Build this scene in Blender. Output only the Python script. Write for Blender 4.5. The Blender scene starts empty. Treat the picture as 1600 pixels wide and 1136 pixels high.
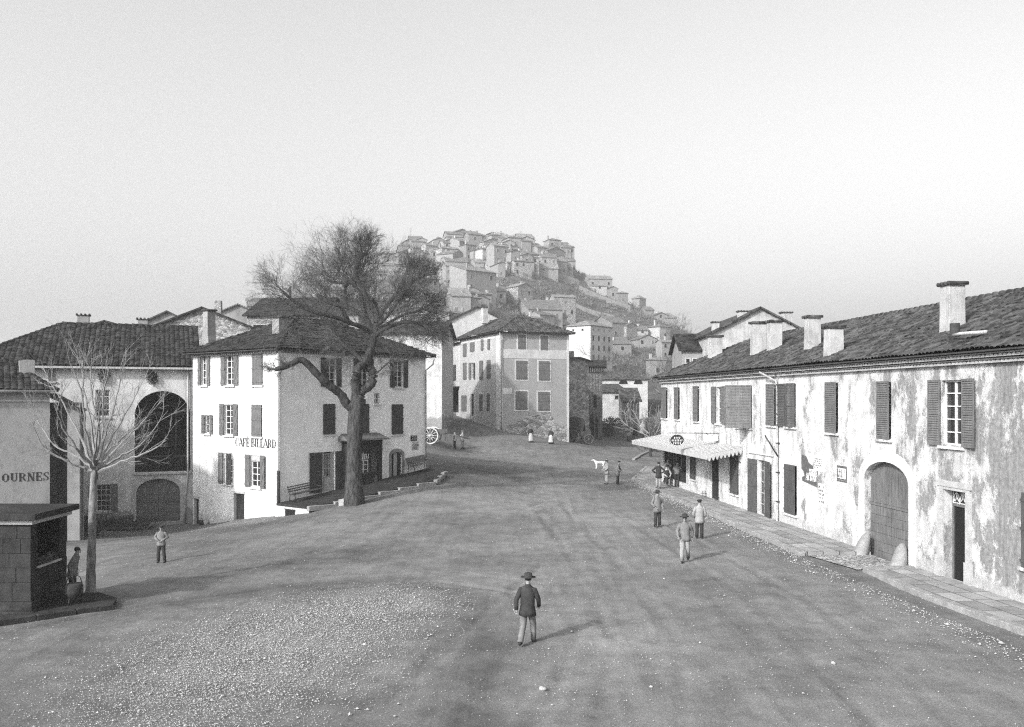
import bpy, bmesh, math, random
import numpy as np
from mathutils import Vector, Matrix
rnd = random.Random(7)
S = bpy.context.scene
COL = S.collection
R_ = math.radians
# ------------------------------------------------------------------ camera
FPX, CX, HZ, CAMZ = 1390.0, 800.0, 623.0, 6.0      # focal length in photo pixels, horizon row, eye height
cam_d = bpy.data.cameras.new("camera"); cam = bpy.data.objects.new("camera", cam_d); COL.objects.link(cam)
cam.location = (0, 0, CAMZ); cam.rotation_euler = (R_(90), 0, 0)
cam_d.sensor_width = 36; cam_d.lens = FPX/1600*36; cam_d.shift_y = (HZ-568)/1600
cam_d.clip_end = 6000; cam_d.clip_start = .1
S.camera = cam
# ------------------------------------------------------------------ light
SUN_EL = 30.0
SDIR = Vector((-.66, -.75, 0)).normalized()
sv = Vector((SDIR.x*math.cos(R_(SUN_EL)), SDIR.y*math.cos(R_(SUN_EL)), math.sin(R_(SUN_EL))))
sl = bpy.data.lights.new("sun", 'SUN'); sl.energy = 2.2; sl.angle = R_(2.0); sl.color = (1, .99, .98)
so = bpy.data.objects.new("sun", sl); COL.objects.link(so); so.rotation_euler = sv.to_track_quat('Z', 'Y').to_euler()
W = bpy.data.worlds.new("World"); S.world = W; W.use_nodes = True
wn = W.node_tree; wn.nodes.clear()
sky = wn.nodes.new('ShaderNodeTexSky'); sky.sky_type = 'NISHITA'; sky.sun_disc = False
sky.sun_elevation = R_(SUN_EL); sky.sun_rotation = math.atan2(SDIR.x, SDIR.y); sky.dust_density = 6; sky.air_density = 1.2
bw = wn.nodes.new('ShaderNodeSeparateColor'); bg = wn.nodes.new('ShaderNodeBackground'); wo = wn.nodes.new('ShaderNodeOutputWorld')
bg.inputs[1].default_value = .14
wn.links.new(sky.outputs[0], bw.inputs[0]); b2 = wn.nodes.new('ShaderNodeMath'); b2.operation = 'MULTIPLY_ADD'; b2.inputs[1].default_value = .35      # a plate sensitive to blue and green light
b3 = wn.nodes.new('ShaderNodeMath'); b3.operation = 'MULTIPLY'; b3.inputs[1].default_value = .65
wn.links.new(bw.outputs[1], b3.inputs[0]); wn.links.new(bw.outputs[2], b2.inputs[0]); wn.links.new(b3.outputs[0], b2.inputs[2]); wn.links.new(b2.outputs[0], bg.inputs[0]); wn.links.new(bg.outputs[0], wo.inputs[0])
S.view_settings.view_transform = 'Standard'; S.view_settings.look = 'None'; S.view_settings.gamma = 1
S.view_settings.exposure = 1.2
S.cycles.use_denoising = False; S.cycles.filter_width = 1.2
S.cycles.max_bounces = 6; S.cycles.diffuse_bounces = 3; S.cycles.glossy_bounces = 2; S.cycles.volume_bounces = 0
S.cycles.transparent_max_bounces = 4; S.cycles.use_adaptive_sampling = False
# ------------------------------------------------------------------ materials (all neutral: the place as an old plate shows it)
def nodes(name):
    m = bpy.data.materials.new(name); m.use_nodes = True
    nt = m.node_tree; b = nt.nodes['Principled BSDF']
    b.inputs['Specular IOR Level'].default_value = .04
    return m, nt, b
def N(nt, t, **k):
    n = nt.nodes.new(t)
    for a, v in k.items():
        if a.startswith('i_'): n.inputs[a[2:].replace('_', ' ')].default_value = v
        else: setattr(n, a, v)
    return n
def coord(nt, sc=(1, 1, 1), kind='Object'):
    c = N(nt, 'ShaderNodeTexCoord'); mp = N(nt, 'ShaderNodeMapping'); mp.inputs['Scale'].default_value = sc
    nt.links.new(c.outputs[kind], mp.inputs[0]); return mp.outputs[0]
def noise(nt, v, scale, detail=6, rough=.6):
    n = N(nt, 'ShaderNodeTexNoise'); n.inputs['Scale'].default_value = scale; n.inputs['Detail'].default_value = detail
    n.inputs['Roughness'].default_value = rough; nt.links.new(v, n.inputs['Vector']); return n.outputs['Fac']
def ramp(nt, v, stops):
    r = N(nt, 'ShaderNodeValToRGB'); e = r.color_ramp.elements
    while len(e) < len(stops): e.new(.5)
    for i, (p, c) in enumerate(stops): e[i].position = p; e[i].color = (c, c, c, 1)
    nt.links.new(v, r.inputs[0]); return r.outputs[0]
def mix(nt, f, a, b, mode='MIX'):
    m = N(nt, 'ShaderNodeMix', data_type='RGBA', blend_type=mode)
    for s, v in ((m.inputs[0], f), (m.inputs[6], a), (m.inputs[7], b)):
        if hasattr(v, 'links'): nt.links.new(v, s)
        elif s == m.inputs[0]: s.default_value = v
        else: s.default_value = (v, v, v, 1)
    return m.outputs[2]
def math_(nt, op, a, b=0.0, clamp=False):
    m = N(nt, 'ShaderNodeMath', operation=op); m.use_clamp = clamp
    for s, v in ((m.inputs[0], a), (m.inputs[1], b)):
        if hasattr(v, 'links'): nt.links.new(v, s)
        else: s.default_value = v
    return m.outputs[0]
def bump(nt, b, h, strength=.3, dist=.02):
    n = N(nt, 'ShaderNodeBump'); n.inputs['Strength'].default_value = strength; n.inputs['Distance'].default_value = dist
    nt.links.new(h, n.inputs['Height']); nt.links.new(n.outputs[0], b.inputs['Normal'])
def simple(name, c, var=.25, scale=3, rough=.85, bs=.3, stretch=(1, 1, 1), bscale=40, metal=0, bd=.01):
    m, nt, b = nodes(name)
    v = coord(nt, stretch); n = noise(nt, v, scale); n2 = noise(nt, v, scale*9, 3)
    a = ramp(nt, n, [(.3, c*(1-var)), (.7, c*(1+var))])
    a = mix(nt, .5, a, ramp(nt, n2, [(.3, .62), (.7, 1.3)]), 'MULTIPLY')
    nt.links.new(a, b.inputs['Base Color']); b.inputs['Roughness'].default_value = rough; b.inputs['Metallic'].default_value = metal
    if bs: bump(nt, b, noise(nt, v, bscale, 4), bs, bd)
    return m
def plaster(name, c, patch=None, cover=.5, streak=.25, seed=0, sharp=.02, scale=1.2, pstretch=(1, 1, .7), slope=None, spots=.35, bottom=None):
    """lime plaster: mottled coat, peeled patches of 'patch' tone, rain streaks, specks"""
    m, nt, b = nodes(name)
    v0 = coord(nt); mp = N(nt, 'ShaderNodeMapping'); mp.inputs['Location'].default_value = (seed*3.7, seed*1.3, seed*.7)
    nt.links.new(v0, mp.inputs[0]); v = mp.outputs[0]
    a = ramp(nt, noise(nt, v, .9, 8, .65), [(.28, c*.78), (.5, c*.97), (.75, min(c*1.08, .88))])
    vs = N(nt, 'ShaderNodeMapping'); vs.inputs['Scale'].default_value = (2.2, 2.2, .16); nt.links.new(v, vs.inputs[0])
    st = ramp(nt, mix(nt, .5, noise(nt, vs.outputs[0], 1.5, 6, .7), noise(nt, v, 1.3, 6)), [(.47, 1.0), (.66, 1-streak)])
    a = mix(nt, 1, a, st, 'MULTIPLY')
    sp = ramp(nt, noise(nt, v, 14, 5, .7), [(.56, 1.0), (.72, 1-spots)])
    a = mix(nt, 1, a, sp, 'MULTIPLY')
    if patch is not None:
        vp = N(nt, 'ShaderNodeMapping'); vp.inputs['Scale'].default_value = pstretch; nt.links.new(v, vp.inputs[0])
        pn = noise(nt, vp.outputs[0], scale, 12, .74)
        if slope:      # more peeled towards one end of the wall: (axis, from, to, amount)
            sx = N(nt, 'ShaderNodeSeparateXYZ'); nt.links.new(v0, sx.inputs[0])
            mr = N(nt, 'ShaderNodeMapRange'); mr.inputs[1].default_value = slope[1]; mr.inputs[2].default_value = slope[2]
            mr.inputs[3].default_value = -slope[3]; mr.inputs[4].default_value = slope[3]*.35
            nt.links.new(sx.outputs[slope[0]], mr.inputs[0]); pn = math_(nt, 'ADD', pn, mr.outputs[0])
        f = ramp(nt, pn, [(1-cover-sharp, 0), (1-cover+sharp, 1)])
        pf = f; f2 = ramp(nt, pn, [(1-cover-sharp*5, 0), (1-cover-sharp, .45), (1-cover, 0)])      # thin worn rim round every loss
        a = mix(nt, f2, a, patch*1.5)
        pc = mix(nt, .7, ramp(nt, noise(nt, v, 6, 8, .75), [(.3, patch*.6), (.7, patch*1.45)]), ramp(nt, noise(nt, vs.outputs[0], 3, 6, .7), [(.35, .7), (.65, 1.3)]), 'MULTIPLY')
        a = mix(nt, f, a, pc)
    if bottom:         # damp, scuffed foot of the wall with a ragged upper edge: (height, tone)
        sx = N(nt, 'ShaderNodeSeparateXYZ'); nt.links.new(v0, sx.inputs[0])
        q = math_(nt, 'ADD', sx.outputs[2], math_(nt, 'MULTIPLY', noise(nt, v, 1.1, 8, .7), -bottom[0]*2.2))
        f = ramp(nt, q, [(0.0, .75), (.12, 0)])
        a = mix(nt, f, a, ramp(nt, noise(nt, v, 5, 6), [(.3, bottom[1]*.75), (.7, bottom[1]*1.2)]))
    nt.links.new(a, b.inputs['Base Color']); b.inputs['Roughness'].default_value = .92
    hgt_n = noise(nt, v, 22, 6, .7)
    if patch is not None: hgt_n = math_(nt, 'SUBTRACT', hgt_n, math_(nt, 'MULTIPLY', pf, .9))
    bump(nt, b, hgt_n, .6, .02)
    return m
def stone(name, c, scale=3.2, mortar=.5, seed=0, squash=1.7, width=.035):
    """rubble stonework"""
    m, nt, b = nodes(name); v = coord(nt, (1, 1, squash))
    d = N(nt, 'ShaderNodeTexVoronoi', feature='DISTANCE_TO_EDGE'); d.inputs['Scale'].default_value = scale; nt.links.new(v, d.inputs[0])
    q = N(nt, 'ShaderNodeTexVoronoi'); q.inputs['Scale'].default_value = scale; nt.links.new(v, q.inputs[0])
    cell = N(nt, 'ShaderNodeRGBToBW'); nt.links.new(q.outputs['Color'], cell.inputs[0])
    a = ramp(nt, cell.outputs[0], [(.2, c*.55), (.8, c*1.35)])
    a = mix(nt, .6, a, ramp(nt, noise(nt, v, 9, 6), [(.3, .6), (.7, 1.3)]), 'MULTIPLY')
    f = ramp(nt, d.outputs['Distance'], [(0, 1), (width, 0)])
    a = mix(nt, f, a, mortar)
    nt.links.new(a, b.inputs['Base Color']); b.inputs['Roughness'].default_value = .95
    bump(nt, b, ramp(nt, d.outputs['Distance'], [(0, 0), (.12, 1)]), .7, .05)
    return m
def tiles_mat(name, c, lichen=.45, amount=.3, scale=1.0):
    m, nt, b = nodes(name); v = coord(nt)
    a = ramp(nt, noise(nt, v, 1.3*scale, 8, .7), [(.3, c*.6), (.7, c*1.35)])
    q = N(nt, 'ShaderNodeTexVoronoi'); q.inputs['Scale'].default_value = 3.6*scale; nt.links.new(v, q.inputs[0])
    cell = N(nt, 'ShaderNodeRGBToBW'); nt.links.new(q.outputs['Color'], cell.inputs[0])
    a = mix(nt, .8, a, ramp(nt, cell.outputs[0], [(.2, .4), (.8, 1.7)]), 'MULTIPLY')
    f = ramp(nt, noise(nt, v, 9*scale, 6, .7), [(1-amount-.05, 0), (1-amount+.1, 1)])
    a = mix(nt, f, a, lichen)
    nt.links.new(a, b.inputs['Base Color']); b.inputs['Roughness'].default_value = .95
    bump(nt, b, noise(nt, v, 25, 4), .4, .02)
    return m
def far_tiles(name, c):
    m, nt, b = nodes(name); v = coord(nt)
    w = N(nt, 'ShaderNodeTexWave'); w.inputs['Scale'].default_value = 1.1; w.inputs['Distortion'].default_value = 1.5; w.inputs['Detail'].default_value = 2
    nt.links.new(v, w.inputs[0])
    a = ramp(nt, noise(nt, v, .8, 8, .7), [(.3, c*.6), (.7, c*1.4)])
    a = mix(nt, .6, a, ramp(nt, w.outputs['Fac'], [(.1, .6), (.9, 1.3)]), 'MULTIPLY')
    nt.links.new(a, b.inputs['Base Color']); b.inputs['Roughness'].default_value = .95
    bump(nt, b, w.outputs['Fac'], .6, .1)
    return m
def ground_mat():
    m, nt, b = nodes('trodden_earth'); v = coord(nt)
    a = ramp(nt, noise(nt, v, .13, 9, .65), [(.34, .095), (.48, .13), (.64, .165)])
    w = noise(nt, v, .25, 4); cb = N(nt, 'ShaderNodeMapping'); cb.inputs['Rotation'].default_value = (0, 0, R_(-9)); cb.inputs['Scale'].default_value = (1.0, .07, 1)
    nt.links.new(v, cb.inputs[0]); va = N(nt, 'ShaderNodeVectorMath', operation='ADD'); nt.links.new(cb.outputs[0], va.inputs[0]); nt.links.new(w, va.inputs[1])
    tr = noise(nt, va.outputs[0], 2.4, 8, .7)                    # long streaks worn by wheels and feet
    a = mix(nt, .4, a, ramp(nt, tr, [(.36, .6), (.5, 1.0), (.66, 1.25)]), 'MULTIPLY')
    wa = N(nt, 'ShaderNodeAttribute', attribute_name='wear_and_shade'); a = mix(nt, 1, a, ramp(nt, math_(nt, 'ADD', wa.outputs['Fac'], math_(nt, 'MULTIPLY', math_(nt, 'SUBTRACT', noise(nt, v, 1.2, 8, .7), .5), .35)), [(0, .45), (.5, 1.0), (1, 1.5)]), 'MULTIPLY')
    a = mix(nt, .7, a, ramp(nt, noise(nt, v, .9, 10, .7), [(.36, .7), (.5, 1.0), (.64, 1.2)]), 'MULTIPLY')
    a = mix(nt, .5, a, ramp(nt, noise(nt, v, 24, 5, .7), [(.36, .5), (.5, 1.0), (.64, 1.5)]), 'MULTIPLY')
    q = N(nt, 'ShaderNodeTexVoronoi'); q.inputs['Scale'].default_value = 34; nt.links.new(v, q.inputs[0])
    gate_ = ramp(nt, noise(nt, v, .6, 6, .7), [(.45, 0), (.62, 1)]); spk = mix(nt, 1, ramp(nt, q.outputs['Distance'], [(.12, 1), (.22, 0)]), gate_, 'MULTIPLY')
    a = mix(nt, spk, a, .3)
    nt.links.new(a, b.inputs['Base Color']); b.inputs['Roughness'].default_value = .95
    h = math_(nt, 'ADD', noise(nt, v, 2.5, 10, .75), math_(nt, 'MULTIPLY', noise(nt, v, 22, 6, .8), .6))
    bump(nt, b, h, .55, .04)
    return m
def hill_mat():
    m, nt, b = nodes('scrub_ground'); v = coord(nt)
    a = ramp(nt, noise(nt, v, .04, 9, .7), [(.35, .04), (.65, .11)])
    a = mix(nt, .7, a, ramp(nt, noise(nt, v, .5, 8, .7), [(.35, .5), (.65, 1.6)]), 'MULTIPLY')
    nt.links.new(a, b.inputs['Base Color']); b.inputs['Roughness'].default_value = 1
    bump(nt, b, noise(nt, v, .8, 8, .7), 1, .5)
    return m
def wood(name, c, scale=1.0, var=.35):
    m, nt, b = nodes(name); v = coord(nt, (9*scale, 9*scale, .5*scale))
    a = ramp(nt, noise(nt, v, 3, 6, .6), [(.3, c*(1-var)), (.7, c*(1+var))])
    a = mix(nt, .6, a, ramp(nt, noise(nt, coord(nt), 2.2, 6), [(.3, .65), (.7, 1.25)]), 'MULTIPLY')
    nt.links.new(a, b.inputs['Base Color']); b.inputs['Roughness'].default_value = .8
    bump(nt, b, noise(nt, v, 6, 4), .4, .01)
    return m
def bark_mat(name, c, deep=.5):
    m, nt, b = nodes(name); v = coord(nt, (1, 1, .22))
    w = noise(nt, v, 9, 8, .75)
    a = ramp(nt, w, [(.38, c*.35), (.52, c), (.68, c*1.7)])
    nt.links.new(a, b.inputs['Base Color']); b.inputs['Roughness'].default_value = .95
    bump(nt, b, w, deep, .08)
    return m
M = dict(
    white=plaster('white_limewash', .56, .36, .30, .30, 1, .05, 1.1, bottom=(.9, .38), spots=.3),
    cafe_shaded=plaster('shaded_side_limewash', .74, .56, .30, .15, 2, .1, spots=.3, bottom=(.5, .25)),  # same whitewash as the sunlit face, lightened because this side lies in shade
    arch_wall=plaster('stained_limewash', .55, .2, .36, .4, 3, .06, .9, bottom=(.9, .2)),
    r1wall=plaster('scuffed_limewash', .56, .26, .44, .5, 4, .03, 1.3, (1.2, 1.2, .4), bottom=(.5, .45), spots=.25),
    r2wall=plaster('peeling_limewash', .56, .19, .505, .4, 5, .025, .6, (1.3, 1.3, .75), slope=(0, 0, 18, .11), bottom=(.55, .36), spots=.4),
    cwall=plaster('tinted_plaster', .27, .2, .36, .12, 6, .08, .8, bottom=(1.1, .24), spots=.2),
    clight=plaster('pale_tinted_plaster', .36, .26, .3, .2, 7, .08, bottom=(.8, .3)),
    trim=plaster('trim_whitewash', .52, None, .5, .2, 8, spots=.3),
    bwall=plaster('cream_plaster', .2, .22, .4, .3, 9, .08, 1.0),
    pale=plaster('pale_plaster', .46, .3, .3, .3, 10, .06, .8),
    mid=plaster('mid_plaster', .24, .16, .4, .3, 11, .06, .6),
    dim=plaster('dim_plaster', .19, .13, .4, .3, 12, .06, .6),
    chim=plaster('chimney_render', .42, .17, .38, .5, 13, .05, 1.4),
    rubble=stone('rubble_stone', .24, 3.2, .34, width=.05), far_rubble=stone('far_rubble', .27, 2.4, .2, width=.05),
    brick=stone('dark_brickwork', .13, 5, .19, squash=2.6), 
    ashlar=simple('ashlar', .032, .4, 2.2, .9, .7, bscale=14, bd=.03), dress=simple('dressed_stone', .34, .2, 3, .9, .4),
    tile=tiles_mat('canal_tiles', .052, .2, .26), tile_d=tiles_mat('dark_canal_tiles', .027, .12, .2), tile_l=tiles_mat('pale_canal_tiles', .2, .5, .32),
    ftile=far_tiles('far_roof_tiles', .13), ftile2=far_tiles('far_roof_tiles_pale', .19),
    ground=ground_mat(), hill=hill_mat(),
    shut=wood('weathered_shutter_paint', .07, 1.2), shut_m=wood('grey_shutter_paint', .12, 1.2), shut_d=wood('dark_shutter_paint', .055, 1.2),
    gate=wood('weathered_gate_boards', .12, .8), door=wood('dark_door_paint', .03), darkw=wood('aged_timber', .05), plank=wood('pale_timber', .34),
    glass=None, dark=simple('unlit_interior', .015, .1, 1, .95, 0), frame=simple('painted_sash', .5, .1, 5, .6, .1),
    iron=simple('wrought_iron', .04, .3, 8, .6, .2), zinc=simple('zinc_sheet', .36, .16, 2.5, .6, .3, (1, 6, 1)), zincpipe=simple('zinc_pipe', .32, .25, 3, .6, .2),
    pave=None, kerb=simple('kerb_stone', .22, .25, 2.5, .9, .7, bscale=12, bd=.03),
    bark=bark_mat('elm_bark', .055, .8), twig=simple('dark_twigs', .08, .3, 3, .9, 0), plane=bark_mat('smooth_bark', .17, .25), ptwig=simple('pale_twigs', .2, .25, 3, .9, 0),
    scrub=simple('bare_scrub_twigs', .12, .4, .3, 1, 0), leaf=simple('ivy_leaves', .07, .4, 2, .9, 0), log=simple('log_bark', .07, .4, 4, .95, .5),
    gravel=simple('pale_gravel_stone', .33, .3, 12, .9, .2), letter=simple('black_letter_paint', .03, .3, 20, .85, .1), letter_w=simple('pale_letter_paint', .6, .2, 20, .85, .1),
    fade=simple('faded_letter_paint', .42, .2, 20, .9, .1), paper=simple('aged_paper', .66, .15, 6, .9, .2), paper_d=simple('dark_printed_paper', .09, .3, 4, .9, .2),
    skin=simple('skin', .26, .1, 6, .6, .1), hair=simple('hair', .03, .3, 20, .7, .2),
    cl_dark=simple('dark_wool', .035, .3, 6, .95, .3), cl_mid=simple('grey_wool', .15, .25, 6, .95, .3), cl_light=simple('pale_smock', .25, .2, 6, .95, .3),
    cl_white=simple('white_linen', .36, .12, 6, .9, .3), fur=simple('dog_fur', .6, .3, 5, .95, .4), leather=simple('boot_leather', .03, .2, 8, .5, .1),
    cartw=wood('cart_timber', .08), cartp=simple('pale_cart_wheel', .48, .2, 5, .8, .2),
)
def glass_mat():
    m, nt, b = nodes('window_glass'); b.inputs['Base Color'].default_value = (.02, .02, .02, 1)
    b.inputs['Roughness'].default_value = .12; b.inputs['Specular IOR Level'].default_value = .6
    bump(nt, b, noise(nt, coord(nt), 3, 2), .15, .02); return m
M['glass'] = glass_mat()
def pave_mat():
    m, nt, b = nodes('paving_slabs'); v = coord(nt)
    br = N(nt, 'ShaderNodeTexBrick'); br.inputs['Scale'].default_value = 1.0; br.inputs['Mortar Size'].default_value = .018
    br.inputs['Brick Width'].default_value = 1.15; br.inputs['Row Height'].default_value = .62; br.offset = .43; br.squash = .8
    br.inputs['Color1'].default_value = (.29,)*3+(1,); br.inputs['Color2'].default_value = (.19,)*3+(1,); br.inputs['Mortar'].default_value = (.07,)*3+(1,)
    mp = N(nt, 'ShaderNodeMapping'); mp.inputs['Rotation'].default_value = (0, 0, R_(90-6.2)); nt.links.new(v, mp.inputs[0]); nt.links.new(mp.outputs[0], br.inputs['Vector'])
    a = mix(nt, .8, br.outputs['Color'], ramp(nt, noise(nt, v, 1.6, 8, .7), [(.3, .6), (.65, 1.25)]), 'MULTIPLY')
    nt.links.new(a, b.inputs['Base Color']); b.inputs['Roughness'].default_value = .9
    bump(nt, b, math_(nt, 'SUBTRACT', noise(nt, v, 3, 6), br.outputs['Fac']), .6, .03)
    return m
M['pave'] = pave_mat()
M['cobble'] = stone('cobbles', .3, 7.5, .1, squash=1, width=.05)
# ------------------------------------------------------------------ terrain
def P(px, py, Y): return Vector(((px-CX)/FPX*Y, Y, CAMZ-(py-HZ)/FPX*Y))
ctrl = [(0, 14, 0), (-6, 20, 0), (6, 22, 0), (14, 22, 0), (-3, 30, 0), (6, 34, 0), (13, 34, 0), (0, 42, .02), (9, 46, 0), (4, 54, 0), (9, 60, 0), (13, 50, 0),
        (-16, 20, 0), (-12, 27, 0), (-9.5, 38, -.15), (-13.7, 34.7, -.4), (-20, 34, -.7), (-4, 48, .1), (-1, 54, .2), (6.6, 62, 0), (12, 66, 0),
        (-8.8, 49.5, .12), (-4.5, 55.5, .68), (-11.3, 48, -.3), (-13.2, 50.4, -.68), (-20.3, 56, -2.05), (-16.9, 52.6, -1.35), (-17, 46, -1.0), (-24, 56, -1.9), (-22, 50, -1.7), (-29, 54, -1.9), (-24, 44, -1.2), (-30, 44, -1.3), (-30, 30, -.6), (-30, 16, 0),
        (-5.8, 60, 1.1), (0, 62, .35), (2, 69, .45), (-4, 70, 1.0), (-5.3, 82, 1.34), (0, 80, 1.1), (-7.3, 79, 2.06), (-8, 70, 1.7), (1.8, 88, 1.63), (3.9, 88, 1.5), (-1.27, 92.7, 2.67), (6.27, 98, 1.29), (-6.1, 104.5, 3.9), (-8.9, 113, 4.7), (-6.8, 84, 3.2), (-7, 95, 3.6),
        (8, 100, 1.0), (10, 112, .9), (14, 112, .5), (15, 120, .43), (12, 80, .2), (10, 90, .6), (20, 80, .3), (14, 70, .05), (20, 60, 0), (25, 40, 0), (25, 20, 0), (30, 90, 1),
        (-13, 66, 1.0), (-20, 66, 0), (-12, 85, 4), (-30, 66, 0), (-30, 90, 3), (-45, 60, 0), (-45, 40, -1), (-45, 20, 0), (40, 60, 1), (45, 30, 0), (0, 5, 0), (-30, 4, 0), (30, 4, 0), (-15, 110, 6), (-40, 120, 7), (30, 125, 2), (50, 120, 3)]
for px, py, Y in [(640, 392, 400), (700, 386, 410), (760, 382, 420), (850, 400, 420), (905, 428, 410), (960, 466, 400), (1010, 492, 390), (1060, 514, 370), (1100, 534, 350), (1140, 562, 330), (1300, 592, 320), (1500, 603, 320),
                  (560, 436, 390), (480, 470, 360), (400, 505, 320), (300, 545, 300), (180, 575, 300), (60, 590, 280), (-150, 600, 280),
                  (700, 590, 130), (700, 530, 200), (720, 456, 300), (820, 600, 140), (800, 540, 210), (830, 455, 330), (900, 606, 140), (905, 572, 240), (900, 510, 330), (975, 672, 128), (960, 655, 150), (1000, 655, 150), (1000, 604, 215), (1000, 548, 300), (1090, 613, 160), (1100, 606, 220), (1100, 570, 300), (1250, 612, 200), (1450, 614, 200),
                  (560, 570, 150), (560, 520, 230), (400, 575, 150), (400, 550, 240), (220, 590, 150), (220, 580, 240), (0, 605, 150), (0, 600, 240), (600, 470, 310)]:
    p = P(px, py, Y); ctrl.append((p.x, p.y, p.z))
    if (Y >= 320 and px >= 640 and py not in (510, 455)) or (px < 640 and Y >= 300): k_ = (Y+60)/Y; ctrl.append((p.x*k_, Y+60, p.z*.82))
CP = np.array(ctrl, float)
def tps_k(d2):
    with np.errstate(divide='ignore', invalid='ignore'): r = .5*d2*np.log(np.maximum(d2, 1e-12))
    return np.where(d2 < 1e-9, 0, r)
def warp(Y): return 60*np.log1p(np.maximum(Y, -40)/60.0+1)      # compress distance so that near points keep their detail
def wxy(x, y):
    k = 1/(1+np.maximum(y, 0)/90.0); return np.stack([x*k, warp(y)], -1)
_A = wxy(CP[:, 0], CP[:, 1]); _n = len(CP)
_K = tps_k(((_A[:, None]-_A[None])**2).sum(-1))+np.eye(_n)*.6
_Pm = np.hstack([np.ones((_n, 1)), _A]); _L = np.zeros((_n+3, _n+3)); _L[:_n, :_n] = _K; _L[:_n, _n:] = _Pm; _L[_n:, :_n] = _Pm.T
_w = np.linalg.solve(_L, np.concatenate([CP[:, 2], np.zeros(3)]))
def hgt(x, y):
    x = np.atleast_1d(np.asarray(x, float)); y = np.atleast_1d(np.asarray(y, float))
    q = wxy(np.clip(x, -260, 260), np.clip(y, 0, 430)); out = np.empty(len(x))
    for i in range(0, len(x), 4000):
        qq = q[i:i+4000]; out[i:i+4000] = tps_k(((qq[:, None]-_A[None])**2).sum(-1))@_w[:_n] + _w[_n] + qq@_w[_n+1:]
    t = np.clip((y-425)/350.0, 0, 1); out = out*(1-t*t*(3-2*t))
    t = np.clip((np.abs(x)-260)/400.0, 0, 1); out = out*(1-t*t*(3-2*t))
    return np.maximum(out, -4)
def H(x, y): return float(hgt([x], [y])[0])
def G(px, py, y0=8, y1=430):
    """point of the ground seen at a photo pixel"""
    Ys = np.exp(np.linspace(math.log(y0), math.log(y1), 900)); X = (px-CX)/FPX*Ys; Z = CAMZ-(py-HZ)/FPX*Ys
    d = Z-hgt(X, Ys); k = np.where(d <= 0)[0]
    if len(k) == 0: i = int(np.argmin(d))
    else: i = int(k[0])
    return Vector((X[i], Ys[i], float(hgt([X[i]], [Ys[i]])[0])))
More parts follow.
